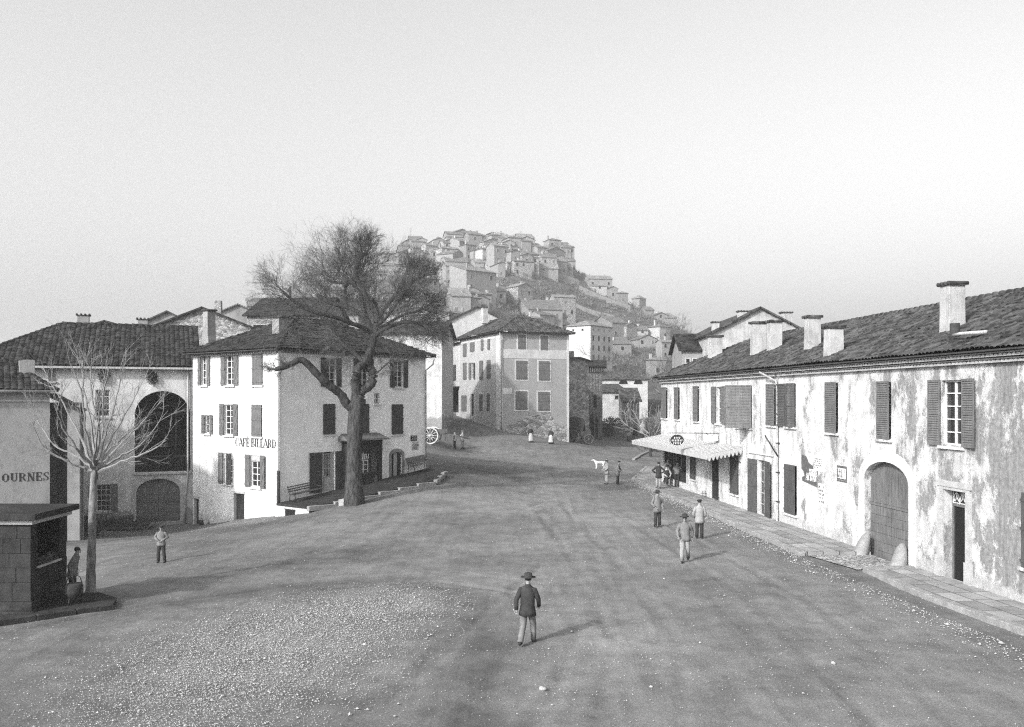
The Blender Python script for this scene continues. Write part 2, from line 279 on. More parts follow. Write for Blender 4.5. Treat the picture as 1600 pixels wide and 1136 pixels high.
# ------------------------------------------------------------------ object helpers
def tag(o, label, cat, group=None, kind=None):
    if label: o['label'] = label
    if cat: o['category'] = cat
    if group: o['group'] = group
    if kind: o['kind'] = kind
    return o
def thing(name, label, cat, Mx=None, group=None):
    o = bpy.data.objects.new(name, None); COL.objects.link(o); o.empty_display_size = .3
    if Mx is not None: o.matrix_world = Mx
    return tag(o, label, cat, group)
def frame_m(o, rz=0): return Matrix.Translation(Vector(o)) @ Matrix.Rotation(rz, 4, 'Z')
class MB:
    def __init__(s): s.v = []; s.f = []; s.m = []; s.sm = []; s.T = Matrix.Identity(4); s.cm = 0
    def add(s, vs, fs, smooth=False):
        o = len(s.v); T = s.T
        s.v += [tuple(T @ Vector(p)) for p in vs]; s.f += [tuple(i+o for i in f) for f in fs]
        s.m += [s.cm]*len(fs); s.sm += [smooth]*len(fs); return s
    def box(s, x0, x1, y0, y1, z0, z1):
        return s.add([(x, y, z) for z in (z0, z1) for y in (y0, y1) for x in (x0, x1)], [(0, 2, 3, 1), (4, 5, 7, 6), (0, 1, 5, 4), (2, 6, 7, 3), (0, 4, 6, 2), (1, 3, 7, 5)])
    def prism(s, poly, y0, y1):          # polygon (x,z) extruded along y
        n = len(poly); v = [(x, y0, z) for x, z in poly]+[(x, y1, z) for x, z in poly]
        return s.add(v, [tuple(range(n)), tuple(range(2*n-1, n-1, -1))]+[(i, i+n, (i+1) % n+n, (i+1) % n) for i in range(n)])
    def slab(s, poly, z0, z1):           # polygon (x,y) extruded along z
        n = len(poly); v = [(x, y, z0) for x, y in poly]+[(x, y, z1) for x, y in poly]
        return s.add(v, [tuple(range(n-1, -1, -1)), tuple(range(n, 2*n))]+[(i, (i+1) % n, (i+1) % n+n, i+n) for i in range(n)])
    def tube(s, pts, rad, n=6, caps=True, flat=1.0):
        pts = [Vector(p) for p in pts]; k = len(pts)
        if not hasattr(rad, '__len__'): rad = [rad]*k
        vs = []; up = None
        for i, p in enumerate(pts):
            d = (pts[min(i+1, k-1)]-pts[max(i-1, 0)])
            if d.length < 1e-9: d = Vector((0, 0, 1))
            d.normalize()
            if up is None: up = Vector((0, 0, 1)) if abs(d.z) < .9 else Vector((1, 0, 0))
            a = d.cross(up).normalized(); b = a.cross(d).normalized(); up = b
            for j in range(n):
                t = 2*math.pi*j/n; vs.append(p+a*math.cos(t)*rad[i]+b*math.sin(t)*rad[i]*flat)
        fs = [(i*n+j, i*n+(j+1) % n, (i+1)*n+(j+1) % n, (i+1)*n+j) for i in range(k-1) for j in range(n)]
        if caps: fs += [tuple(range(n-1, -1, -1)), tuple(range((k-1)*n, k*n))]
        return s.add(vs, fs, n > 4)
    def lathe(s, prof, n=12, c=(0, 0), ex=1, ey=1):
        vs = [(c[0]+math.cos(2*math.pi*j/n)*r*ex, c[1]+math.sin(2*math.pi*j/n)*r*ey, z) for r, z in prof for j in range(n)]
        k = len(prof); fs = [(i*n+j, i*n+(j+1) % n, (i+1)*n+(j+1) % n, (i+1)*n+j) for i in range(k-1) for j in range(n)]
        fs += [tuple(range(n-1, -1, -1)), tuple(range((k-1)*n, k*n))]
        return s.add(vs, fs, True)
    def ball(s, c, r, n=8, jit=0):
        rx, ry, rz = r if hasattr(r, '__len__') else (r, r, r); vs = []; k = max(4, n//2)
        for i in range(k+1):
            t = math.pi*i/k
            for j in range(n):
                q = 1+rnd.uniform(-jit, jit); a = 2*math.pi*j/n
                vs.append((c[0]+rx*math.sin(t)*math.cos(a)*q, c[1]+ry*math.sin(t)*math.sin(a)*q, c[2]-rz*math.cos(t)*q))
        fs = [(i*n+j, i*n+(j+1) % n, (i+1)*n+(j+1) % n, (i+1)*n+j) for i in range(k) for j in range(n)]
        return s.add(vs, fs, True)
    def build(s, name, mats, parent=None, bevel=0):
        me = bpy.data.meshes.new(name); me.from_pydata(s.v, [], s.f)
        mats = mats if isinstance(mats, (list, tuple)) else [mats]
        for q in mats: me.materials.append(q)
        me.polygons.foreach_set('material_index', s.m); me.polygons.foreach_set('use_smooth', s.sm); me.update()
        o = bpy.data.objects.new(name, me); COL.objects.link(o)
        if parent is not None: o.parent = parent
        if bevel:
            b = o.modifiers.new('bevel', 'BEVEL'); b.width = bevel; b.segments = 2; b.limit_method = 'ANGLE'
        return o
def grid_mesh(name, V, nu, nv, mat, parent=None, keep=None, smooth=True):
    idx = np.arange(nu*nv).reshape(nu, nv)
    f = np.stack([idx[:-1, :-1], idx[1:, :-1], idx[1:, 1:], idx[:-1, 1:]], -1).reshape(-1, 4)
    if keep is not None: f = f[keep.reshape(-1)]
    me = bpy.data.meshes.new(name); me.from_pydata(V.reshape(-1, 3).tolist(), [], f.tolist()); me.materials.append(mat)
    me.polygons.foreach_set('use_smooth', [smooth]*len(me.polygons)); me.update()
    o = bpy.data.objects.new(name, me); COL.objects.link(o)
    if parent is not None: o.parent = parent
    return o
# ------------------------------------------------------------------ the ground
def nfield(x, y, sc, seed=0):
    r = np.random.RandomState(seed); o = 0
    for k in range(5):
        a, b, c = r.rand(3)*6.28; o = o+np.sin(x*sc*math.cos(a)*(1.3+.5*k)+y*sc*math.sin(a)*(1.3+.5*k)+b)*np.sin(y*sc*(1.1+.3*k)*math.cos(c)-x*sc*math.sin(c)+c)
    return o/5
ys = np.concatenate([np.arange(-12, 13, .8), np.arange(13, 34, .12), np.arange(34, 50, .25), np.arange(50, 70, .6), np.arange(70, 127, 1.2), [127]])
xs = np.concatenate([np.arange(-150, -34, 6), np.arange(-34, -13, .5), np.arange(-13, 14, .13), np.arange(14, 30, .5), np.arange(30, 151, 6)])
XX, YY = np.meshgrid(xs, ys, indexing='ij'); ZZ = hgt(XX.ravel(), YY.ravel()).reshape(XX.shape)
ZZ = ZZ+.025*nfield(XX, YY, 1.1, 3)*np.clip((YY-6)/10, 0, 1)+.015*nfield(XX, YY, 3.1, 5)
RUTS = [[(-16, 17), (-9.5, 24.5), (-6, 28), (-2.5, 29.2), (0, 27.5), (.3, 23), (-.6, 18), (-2, 13)], [(-16, 19), (-10, 26.3), (-6, 29.6), (-2, 30.8), (1.2, 28.6), (1.7, 23), (.8, 18), (-.6, 13)],
        [(1, 13), (2.5, 22), (2.2, 34), (1.2, 50)], [(2.6, 13), (4.1, 22), (3.8, 34), (2.8, 50)], [(6.5, 14), (7.2, 26), (6, 40), (4.5, 56)], [(8.1, 14), (8.8, 26), (7.6, 40), (6.1, 56)], [(-14, 32), (-6, 38), (0, 46), (3, 56)], [(-14, 34), (-7, 40), (-1.2, 48), (1.6, 58)], [(-3.5, 14), (-1, 24), (3, 40), (3, 58)]]
def ruts(x, y):
    h = np.zeros(x.shape); wob = .25*nfield(x, y, .35, 31)
    for k, P_ in enumerate(RUTS):
        d = np.full(x.shape, 9.0)
        for (a, b), (c, e) in zip(P_[:-1], P_[1:]):
            L2 = (c-a)**2+(e-b)**2; t = np.clip(((x-a)*(c-a)+(y-b)*(e-b))/L2, 0, 1); d = np.minimum(d, np.hypot(x-a-t*(c-a), y-b-t*(e-b)))
        d = d+wob; w_ = .13; am = np.clip(.6+.9*nfield(x, y, .3, 40+k), 0, 1.3); h += am*(-.045*np.exp(-(d/w_)**2)+.022*np.exp(-((np.abs(d)-.3)/.12)**2))
    return h
ZZ = ZZ+ruts(XX, YY)*np.clip((70-YY)/10, 0, 1); rg = np.random.RandomState(9); ZZ = ZZ+np.where((np.abs(XX) < 14) & (YY > 12) & (YY < 60), rg.randn(*XX.shape)*.0022, 0)
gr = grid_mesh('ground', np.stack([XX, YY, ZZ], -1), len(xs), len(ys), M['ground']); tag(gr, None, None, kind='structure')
def near_poly(x, y, P_, w_):
    d = np.full(x.shape, 99.0)
    for (a, b), (c, e) in zip(P_[:-1], P_[1:]):
        L2 = (c-a)**2+(e-b)**2; t = np.clip(((x-a)*(c-a)+(y-b)*(e-b))/L2, 0, 1); d = np.minimum(d, np.hypot(x-a-t*(c-a), y-b-t*(e-b)))
    return np.exp(-(d/w_)**2)
we = .5+ruts(XX, YY)*3.0      # wheel-worn bands, damp left earth with shade and vignetting painted in, dusty paler middle of the road
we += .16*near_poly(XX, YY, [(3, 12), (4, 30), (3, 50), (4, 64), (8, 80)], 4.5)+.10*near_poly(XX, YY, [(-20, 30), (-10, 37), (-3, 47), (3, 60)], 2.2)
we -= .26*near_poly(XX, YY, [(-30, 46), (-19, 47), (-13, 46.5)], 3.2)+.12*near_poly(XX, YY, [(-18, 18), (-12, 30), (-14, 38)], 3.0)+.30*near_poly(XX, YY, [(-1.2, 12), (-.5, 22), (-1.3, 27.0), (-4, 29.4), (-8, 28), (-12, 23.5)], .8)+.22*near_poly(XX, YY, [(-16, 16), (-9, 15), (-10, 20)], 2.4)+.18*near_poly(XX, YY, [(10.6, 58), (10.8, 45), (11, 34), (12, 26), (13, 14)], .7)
we -= .16*near_poly(XX, YY, [(-4, 58), (-1, 63), (1, 67)], 2.5)  # dark gravelly lane with the café's cast shadow painted into it
at_ = gr.data.attributes.new('wear_and_shade', 'FLOAT', 'POINT'); at_.data.foreach_set('value', np.clip(we, 0, 1).ravel().astype(np.float32))
ys = np.concatenate([np.arange(126.5, 480, 4), np.arange(480, 900, 20), [1000, 1400, 2600, 5000]])
xs = np.concatenate([[-3500, -1500, -900], np.arange(-660, -220, 20), np.arange(-220, 220, 4), np.arange(220, 661, 20), [900, 1500, 3500]])
XX, YY = np.meshgrid(xs, ys, indexing='ij'); ZZ = hgt(XX.ravel(), YY.ravel()).reshape(XX.shape)
ZZ = ZZ+(.8*nfield(XX, YY, .12, 8)+.4*nfield(XX, YY, .4, 9))*np.clip((YY-150)/80, 0, 1)-.05
hl = grid_mesh('hill', np.stack([XX, YY, ZZ], -1), len(xs), len(ys), M['hill']); tag(hl, None, None, kind='structure')
def drape(name, poly, mat, dz, step=.5, skirt=0, kind='structure', parent=None):
    """sheet laid over the ground inside a polygon (x,y), optionally a kerb-high slab"""
    bm = bmesh.new(); vs = [bm.verts.new((x, y, 0)) for x, y in poly]; f = bm.faces.new(vs)
    xs_ = [p[0] for p in poly]; ys_ = [p[1] for p in poly]
    for a0, a1, nrm in ((min(xs_), max(xs_), (1, 0, 0)), (min(ys_), max(ys_), (0, 1, 0))):
        q = a0+step
        while q < a1:
            co = (q, 0, 0) if nrm[0] else (0, q, 0)
            bmesh.ops.bisect_plane(bm, geom=bm.verts[:]+bm.edges[:]+bm.faces[:], plane_co=co, plane_no=nrm); q += step
    if skirt:
        be = [e for e in bm.edges if len(e.link_faces) == 1]
        r = bmesh.ops.extrude_edge_only(bm, edges=be); low = {v for v in r['geom'] if isinstance(v, bmesh.types.BMVert)}
    else: low = set()
    for v in bm.verts: v.co.z = H(v.co.x, v.co.y)+(dz-skirt if v in low else dz)
    bmesh.ops.recalc_face_normals(bm, faces=bm.faces[:])
    me = bpy.data.meshes.new(name); bm.to_mesh(me); bm.free(); me.materials.append(mat)
    o = bpy.data.objects.new(name, me); COL.objects.link(o)
    if parent is not None: o.parent = parent
    elif kind: o['kind'] = kind
    return o
def kerb_line(name, pts, w=.22, h=.14, mat=None, top=None, L=.9, sink=.25):
    """row of separate worn kerb stones, one object"""
    mb = MB()
    for (ax, ay), (bx, by) in zip(pts[:-1], pts[1:]):
        d = math.hypot(bx-ax, by-ay); n = max(1, round(d/L)); ang = math.atan2(by-ay, bx-ax)
        for i in range(n):
            t0, t1 = i/n, (i+1)/n; x0, y0 = ax+(bx-ax)*t0, ay+(by-ay)*t0; l = d/n-.015
            z = (H(x0, y0)+H(ax+(bx-ax)*t1, ay+(by-ay)*t1))/2 if top is None else top(x0, y0)-h
            mb.T = Matrix.Translation((x0, y0, z)) @ Matrix.Rotation(ang+rnd.uniform(-.015, .015), 4, 'Z')
            q = rnd.uniform(-.015, .012); e = .03
            mb.prism([(0, -sink), (l, -sink), (l, h+q-e), (l-e, h+q), (e, h+q), (0, h+q-e)], -w/2+rnd.uniform(-.015, .015), w/2)
    o = mb.build(name, mat or M['kerb'], None, .012); o['kind'] = 'structure'; return o
# ------------------------------------------------------------------ facades
class Fac:
    """a wall plane: local x runs along the wall (left to right seen from outside), y points into the house, z up from the base"""
    def __init__(s, p0, p1, z0):
        s.p0 = Vector((p0[0], p0[1], z0)); s.L = math.hypot(p1[0]-p0[0], p1[1]-p0[1]); s.a = math.atan2(p1[1]-p0[1], p1[0]-p0[0])
        s.M = Matrix.Translation(s.p0) @ Matrix.Rotation(s.a, 4, 'Z'); s.I = s.M.inverted()
    def uv(s, px, py, y=0.0):
        o = s.I @ Vector((0, 0, CAMZ)); d = s.I.to_3x3() @ Vector(((px-CX)/FPX, 1, (HZ-py)/FPX)); t = (y-o.y)/d.y; q = o+d*t
        return q.x, q.z
    def rect(s, x0, x1, yt, yb, y=0.0):
        xm = (x0+x1)/2; return s.uv(x0, yt, y)[0], s.uv(x1, yt, y)[0], s.uv(xm, yb, y)[1], s.uv(xm, yt, y)[1]
    def W(s, u, z, y=0.0): return s.M @ Vector((u, y, z))
def arc_pts(u0, u1, z, rise, n=14):
    """arch from (u0,z) to (u1,z) rising by rise: half ellipse"""
    c = (u0+u1)/2; r = (u1-u0)/2
    return [(c-r*math.cos(math.pi*i/n), z+rise*math.sin(math.pi*i/n)) for i in range(n+1)]
def wall(mb, L, zb, zt, holes, th=.28, x0=0.0):
    """holes: (u0,u1,z0,z1,rise) - z1 is the top of the opening, the last 'rise' metres of it being an arch"""
    us = sorted({x0, L}|{h[0] for h in holes}|{h[1] for h in holes}); zs = sorted({zb, zt}|{h[2] for h in holes}|{h[3] for h in holes})
    us = [u for u in us if x0 <= u <= L]; zs = [z for z in zs if zb <= z <= zt]
    for a, b in zip(us[:-1], us[1:]):
        run = None
        for c, d in zip(zs[:-1], zs[1:]):
            inside = any(h[0] <= (a+b)/2 <= h[1] and h[2] <= (c+d)/2 <= h[3] for h in holes)
            if not inside:
                if run is None: run = c
                end = d
            if (inside or d == zs[-1]) and run is not None:
                mb.add([(a, 0, run), (b, 0, run), (b, 0, end), (a, 0, end)], [(0, 1, 2, 3)]); run = None
    for h in holes:
        u0, u1, z0, z1 = h[:4]; rise = h[4] if len(h) > 4 else 0; zr = z1-rise
        mb.add([(u0, 0, z0), (u1, 0, z0), (u1, th, z0), (u0, th, z0)], [(0, 3, 2, 1)])
        mb.add([(u0, 0, z0), (u0, th, z0), (u0, th, zr), (u0, 0, zr)], [(0, 1, 2, 3)]); mb.add([(u1, 0, z0), (u1, th, z0), (u1, th, zr), (u1, 0, zr)], [(0, 3, 2, 1)])
        if rise:
            A = arc_pts(u0, u1, zr, rise)
            for (a, b), (c, d) in zip(A[:-1], A[1:]):
                mb.add([(a, 0, b), (c, 0, d), (c, 0, z1), (a, 0, z1)], [(0, 1, 2, 3)]); mb.add([(a, 0, b), (c, 0, d), (c, th, d), (a, th, b)], [(0, 3, 2, 1)])
        else: mb.add([(u0, 0, z1), (u1, 0, z1), (u1, th, z1), (u0, th, z1)], [(0, 1, 2, 3)])
def leaf_panel(mb, w, h, kind='plank', t=.035):
    """one shutter leaf hinged on local x=0, lying in +x, front at y=-t"""
    if kind == 'louvre':
        s = .055
        mb.box(0, s, -t, 0, 0, h); mb.box(w-s, w, -t, 0, 0, h); mb.box(s, w-s, -t, 0, 0, .09); mb.box(s, w-s, -t, 0, h-.08, h); mb.box(s, w-s, -t, 0, h*.47, h*.47+.09)
        for za, zb in ((.09, h*.47), (h*.47+.09, h-.08)):
            n = max(3, int((zb-za)/.075)); dz = (zb-za)/n
            for i in range(n):
                z = za+i*dz
                mb.add([(s, -t+.003, z+.006), (w-s, -t+.003, z+.006), (w-s, -.004, z+dz*1.02), (s, -.004, z+dz*1.02)], [(0, 1, 2, 3)])
    else:
        n = max(2, int(w/.14)); pw = w/n
        for i in range(n): mb.box(i*pw+.004, (i+1)*pw-.004, -t*.6, 0, 0, h)
        if kind == 'zbrace':
            for z in (.12, h*.5, h-.22): mb.box(.01, w-.01, -t*1.25, -t*.62, z, z+.1)
            for za, zb in ((.22, h*.5), (h*.5+.1, h-.22)):
                mb.prism([(.03, za), (.13, za), (w-.03, zb), (w-.13, zb)], -t*1.15, -t*.63)
        else:
            for z in (.15, h*.5, h-.25): mb.box(-.03, w-.02, -t*1.2, -t*.62, z, z+.07)
def shutter(root, T, u, z0, w, h, ang, side, mat, kind='plank'):
    """side -1: hinged on the left jamb; ang 0 = closed, 180 = folded flat on the wall"""
    mb = MB()
    if side < 0: mb.T = T @ Matrix.Translation((u, -.03, z0)) @ Matrix.Rotation(-R_(ang), 4, 'Z')
    else: mb.T = T @ Matrix.Translation((u, -.03, z0)) @ Matrix.Rotation(R_(ang), 4, 'Z') @ Matrix.Scale(-1, 4, (1, 0, 0))
    leaf_panel(mb, w, h, kind); return mb.build('shutter', mat, root)
def sash(root, T, u0, u1, z0, z1, rows=4, y=.16, cols=2, name='window', fmat=None, casement=True):
    f = MB(); f.T = T; w = .06
    f.box(u0, u0+w, y-.03, y+.04, z0, z1); f.box(u1-w, u1, y-.03, y+.04, z0, z1); f.box(u0+w, u1-w, y-.03, y+.04, z0, z0+w); f.box(u0+w, u1-w, y-.03, y+.04, z1-w, z1)
    for i in range(1, cols):
        c = u0+(u1-u0)*i/cols; e = .035 if cols == 2 else .015; f.box(c-e, c+e, y-.035, y+.03, z0+w, z1-w)
    for i in range(1, rows): c = z0+(z1-z0)*i/rows; f.box(u0+w, u1-w, y-.02, y+.02, c-.018, c+.018)
    o = f.build(name, fmat or M['frame'], root)
    p = MB(); p.T = T; p.box(u0+.01, u1-.01, y+.021, y+.035, z0+.01, z1-.01); p.build('pane', M['glass'], o)
    return o
def sill(root, T, u0, u1, z, mat, d=.1, h=.09):
    m = MB(); m.T = T; m.box(u0-.1, u1+.1, -d, .1, z-h, z+.004); return m.build('sill', mat, root)
def surround(root, T, u0, u1, z0, z1, w=.16, d=.025, mat=None):
    m = MB(); m.T = T; m.box(u0-w, u0-.002, -d, .05, z0-w, z1+w); m.box(u1+.002, u1+w, -d, .05, z0-w, z1+w); m.box(u0-.002, u1+.002, -d, .05, z1+.002, z1+w); m.box(u0-.002, u1+.002, -d, .05, z0-w, z0-.002)
    return m.build('window_surround', mat or M['trim'], root)
# ------------------------------------------------------------------ canal-tile roofs
def tile_slope(name, root, A, B, up, Ls, mat, pitch=.25, course=.36, keep=None, amp=.055, jit=.01, res=6, over=0.0, seed=1):
    """A,B: eave ends (root space); up: unit vector up the slope; keep(u,v)->bool array"""
    A = Vector(A); B = Vector(B); e = (B-A); Lu = e.length; e.normalize(); up = Vector(up).normalized(); n = e.cross(up).normalized()
    if n.z < 0: n = -n
    nt_ = max(1, round(Lu/pitch)); nu = nt_*res+1; nc = max(1, round(Ls/course)); us = np.linspace(0, Lu, nu)
    vs = []; lift = []
    for k in range(nc):
        vs += [Ls*k/nc, Ls*(k+1)/nc-.012]; lift += [.028, .0]
    vs = np.array(vs); lift = np.array(lift); r = np.random.RandomState(seed); ti = np.minimum((np.arange(nu)/res).astype(int), nt_-1)
    prof = np.abs(np.sin(np.pi*us/(Lu/nt_)))**.75
    J = r.randn(nt_, nc)*jit; dv = r.randn(nt_, nc)*jit*1.2
    kk = (np.arange(len(vs))//2)
    hh = amp*prof[:, None]*np.ones(len(vs))[None]+lift[None]+J[ti][:, kk]*prof[:, None]
    sag = .05*nfield(us[:, None], vs[None, :], .55, seed+4)
    U = us[:, None]+0*vs[None]; V = vs[None]+dv[ti][:, kk]*(prof[:, None] > .3)+0*us[:, None]
    Ha = hh+sag
    pts = np.array(A)[None, None]+U[..., None]*np.array(e)+V[..., None]*np.array(up)+Ha[..., None]*np.array(n)
    kp = None
    if keep is not None:
        uc = (us[:-1]+us[1:])[:, None]/2+0*vs[None, :-1]; vc = (vs[:-1]+vs[1:])[None]/2+0*us[:-1, None]; kp = keep(uc, vc)
    o = grid_mesh(name, pts, nu, len(vs), mat, root, kp, smooth=False)
    return o
def ridge_caps(mb, a, b, r=.12, L=.42):
    a = Vector(a); b = Vector(b); d = (b-a); n = max(1, round(d.length/L))
    for i in range(n):
        p = a+d*(i/n); q = a+d*((i+1)/n); j = rnd.uniform(-.012, .012)
        mb.tube([p+Vector((0, 0, .02+j)), q+Vector((0, 0, -.015+j))], [r*1.08, r*.9], 7, True)
def hip_roof(root, c, z, ov, slope, mat, ends=(True, True), pitch=.25, sides=(1, 1, 1, 1), cap=True, seed=1, res=6):
    """c: four wall corners in root space, c0->c1 the front (ridge runs parallel to c0->c1). ends: hipped (True) or gabled at c0/c3 end and c1/c2 end"""
    c = [Vector((p[0], p[1], 0)) for p in c]; e = (c[1]-c[0]).normalized(); g = (c[3]-c[0]); w = abs(g.dot(Vector((-e.y, e.x, 0)))); n = Vector((-e.y, e.x, 0))
    if g.dot(n) < 0: n = -n
    a0, a1 = c[0]-e*ov-n*ov, c[1]+e*ov-n*ov; L = (a1-a0).length; hw = w/2+ov; k = math.sqrt(1+slope*slope); Ls = hw*k; zr = z+hw*slope
    zz = Vector((0, 0, z)); up = (n+Vector((0, 0, slope)))/k; t = hw if True else 0
    def keep(u, v):
        h = v/k; ok = np.ones(np.shape(u), bool)
        if ends[0]: ok &= u >= h-.06
        if ends[1]: ok &= u <= L-h+.06
        return ok
    rf = thing_part = MB()
    o = tile_slope('roof', root, a0+zz, a1+zz, up, Ls, mat, pitch, keep=keep, seed=seed, res=res)
    b0 = a0+n*2*hw; b1 = a1+n*2*hw
    keep_r = lambda u, v: (keep_end(L-u, v))
    def keep_end(u, v):
        return keep(u, v)
    if sides[2]: tile_slope('roof_rear_slope', o, b1+zz, b0+zz, (-n+Vector((0, 0, slope)))/k, Ls, mat, pitch, keep=keep_r, seed=seed+1, res=3 if sides[2] == 1 else res)
    W2 = 2*hw
    kh = lambda u, v: (u >= v/k-.06) & (u <= W2-v/k+.06)
    if ends[0]: tile_slope('roof_end_slope', o, b0+zz, a0+zz, (e+Vector((0, 0, slope)))/k, Ls, mat, pitch, keep=kh, seed=seed+2, res=res)
    if ends[1]: tile_slope('roof_end_slope', o, a1+zz, b1+zz, (-e+Vector((0, 0, slope)))/k, Ls, mat, pitch, keep=kh, seed=seed+3, res=res)
    r0 = a0+n*hw+(e*hw if ends[0] else Vector((0, 0, 0)))+Vector((0, 0, zr)); r1 = a1+n*hw-(e*hw if ends[1] else Vector((0, 0, 0)))+Vector((0, 0, zr))
    if cap:
        m = MB(); ridge_caps(m, r0, r1)
        if ends[0]: ridge_caps(m, a0+zz, r0); ridge_caps(m, b0+zz, r0)
        if ends[1]: ridge_caps(m, a1+zz, r1); ridge_caps(m, b1+zz, r1)
        m.build('ridge_tiles', mat, o)
    # eaves board and soffit
    m = MB(); q = [a0, a1, b1, b0]; m.slab([(p.x, p.y) for p in q], z-.07, z-.02); m.build('soffit', M['darkw'], o)
    return o, r0, r1
def cornice(root, T, L, z, rows=2, x0=0.0, mat=None, r=.085):
    """rows of half-round tile ends under the eaves"""
    m = MB(); m.T = T; n = int((L-x0)/(r*2.35))
    for k in range(rows):
        y0 = -.14*(k+1); zz = z-.17*(rows-k)
        m.box(x0, L, y0-.02, -.001, zz+.1, zz+.14)
        for i in range(n):
            u = x0+(i+.5)*(L-x0)/n+(0 if k % 2 else r)
            if u > L-r: continue
            A = [(u+r*math.cos(math.pi*j/5), zz+r*math.sin(math.pi*j/5)*1.05) for j in range(6)]
            m.prism(A, y0-.02, 0.0)
    return m.build('cornice', mat or M['trim'], root)
def chimney(root, RI, base, w, d, h, mat, ang=0.0, style='slab', name='chimney', sink=.9):
    """base: world point on the roof; RI: world->root matrix"""
    m = MB(); m.T = RI @ Matrix.Translation(base) @ Matrix.Rotation(ang, 4, 'Z')
    j = [rnd.uniform(-.025, .025) for _ in range(4)]; m.prism([(-w/2-.06, -sink), (w/2+.06, -sink), (w/2+.05, .0), (w/2+j[0], .25), (w/2-.02+j[1], h*.6), (w/2-.03, h), (-w/2+.03, h), (-w/2+.02+j[2], h*.6), (-w/2+j[3], .25), (-w/2-.05, .0)], -d/2, d/2)
    o = m.build(name, mat, root, .015)
    c = MB(); c.T = m.T
    if style == 'slab':
        for i in range(int(w/.2)+1):
            x = -w/2+i*w/(int(w/.2)); c.tube([(x, -d/2-.08, h+.03), (x, d/2+.08, h+.03)], .075, 6)
        c.box(-w/2-.05, w/2+.05, -d/2-.05, d/2+.05, h-.04, h+.0)
    elif style == 'tiles':
        for sx in (-1, 1):
            c.box(sx*w*.3-.08, sx*w*.3+.08, -d/2, d/2, h, h+.22)
        c.box(-w/2-.06, w/2+.06, -d/2-.06, d/2+.06, h+.22, h+.28)
    elif style == 'hood':
        c.prism([(-w/2-.03, h), (-w/2+.08, h), (.03, h+w*.6), (-.05, h+w*.62)], -d/2-.03, d/2+.03); c.prism([(w/2+.03, h), (w/2-.08, h), (-.01, h+w*.6), (.06, h+w*.6)], -d/2-.028, d/2+.028)
    c.build('chimney_cap', M['tile'], o)
    return o
def ray_plane(px, py, p, n):
    o = Vector((0, 0, CAMZ)); d = Vector(((px-CX)/FPX, 1, (HZ-py)/FPX)); return o+d*((Vector(p)-o).dot(n)/d.dot(n))
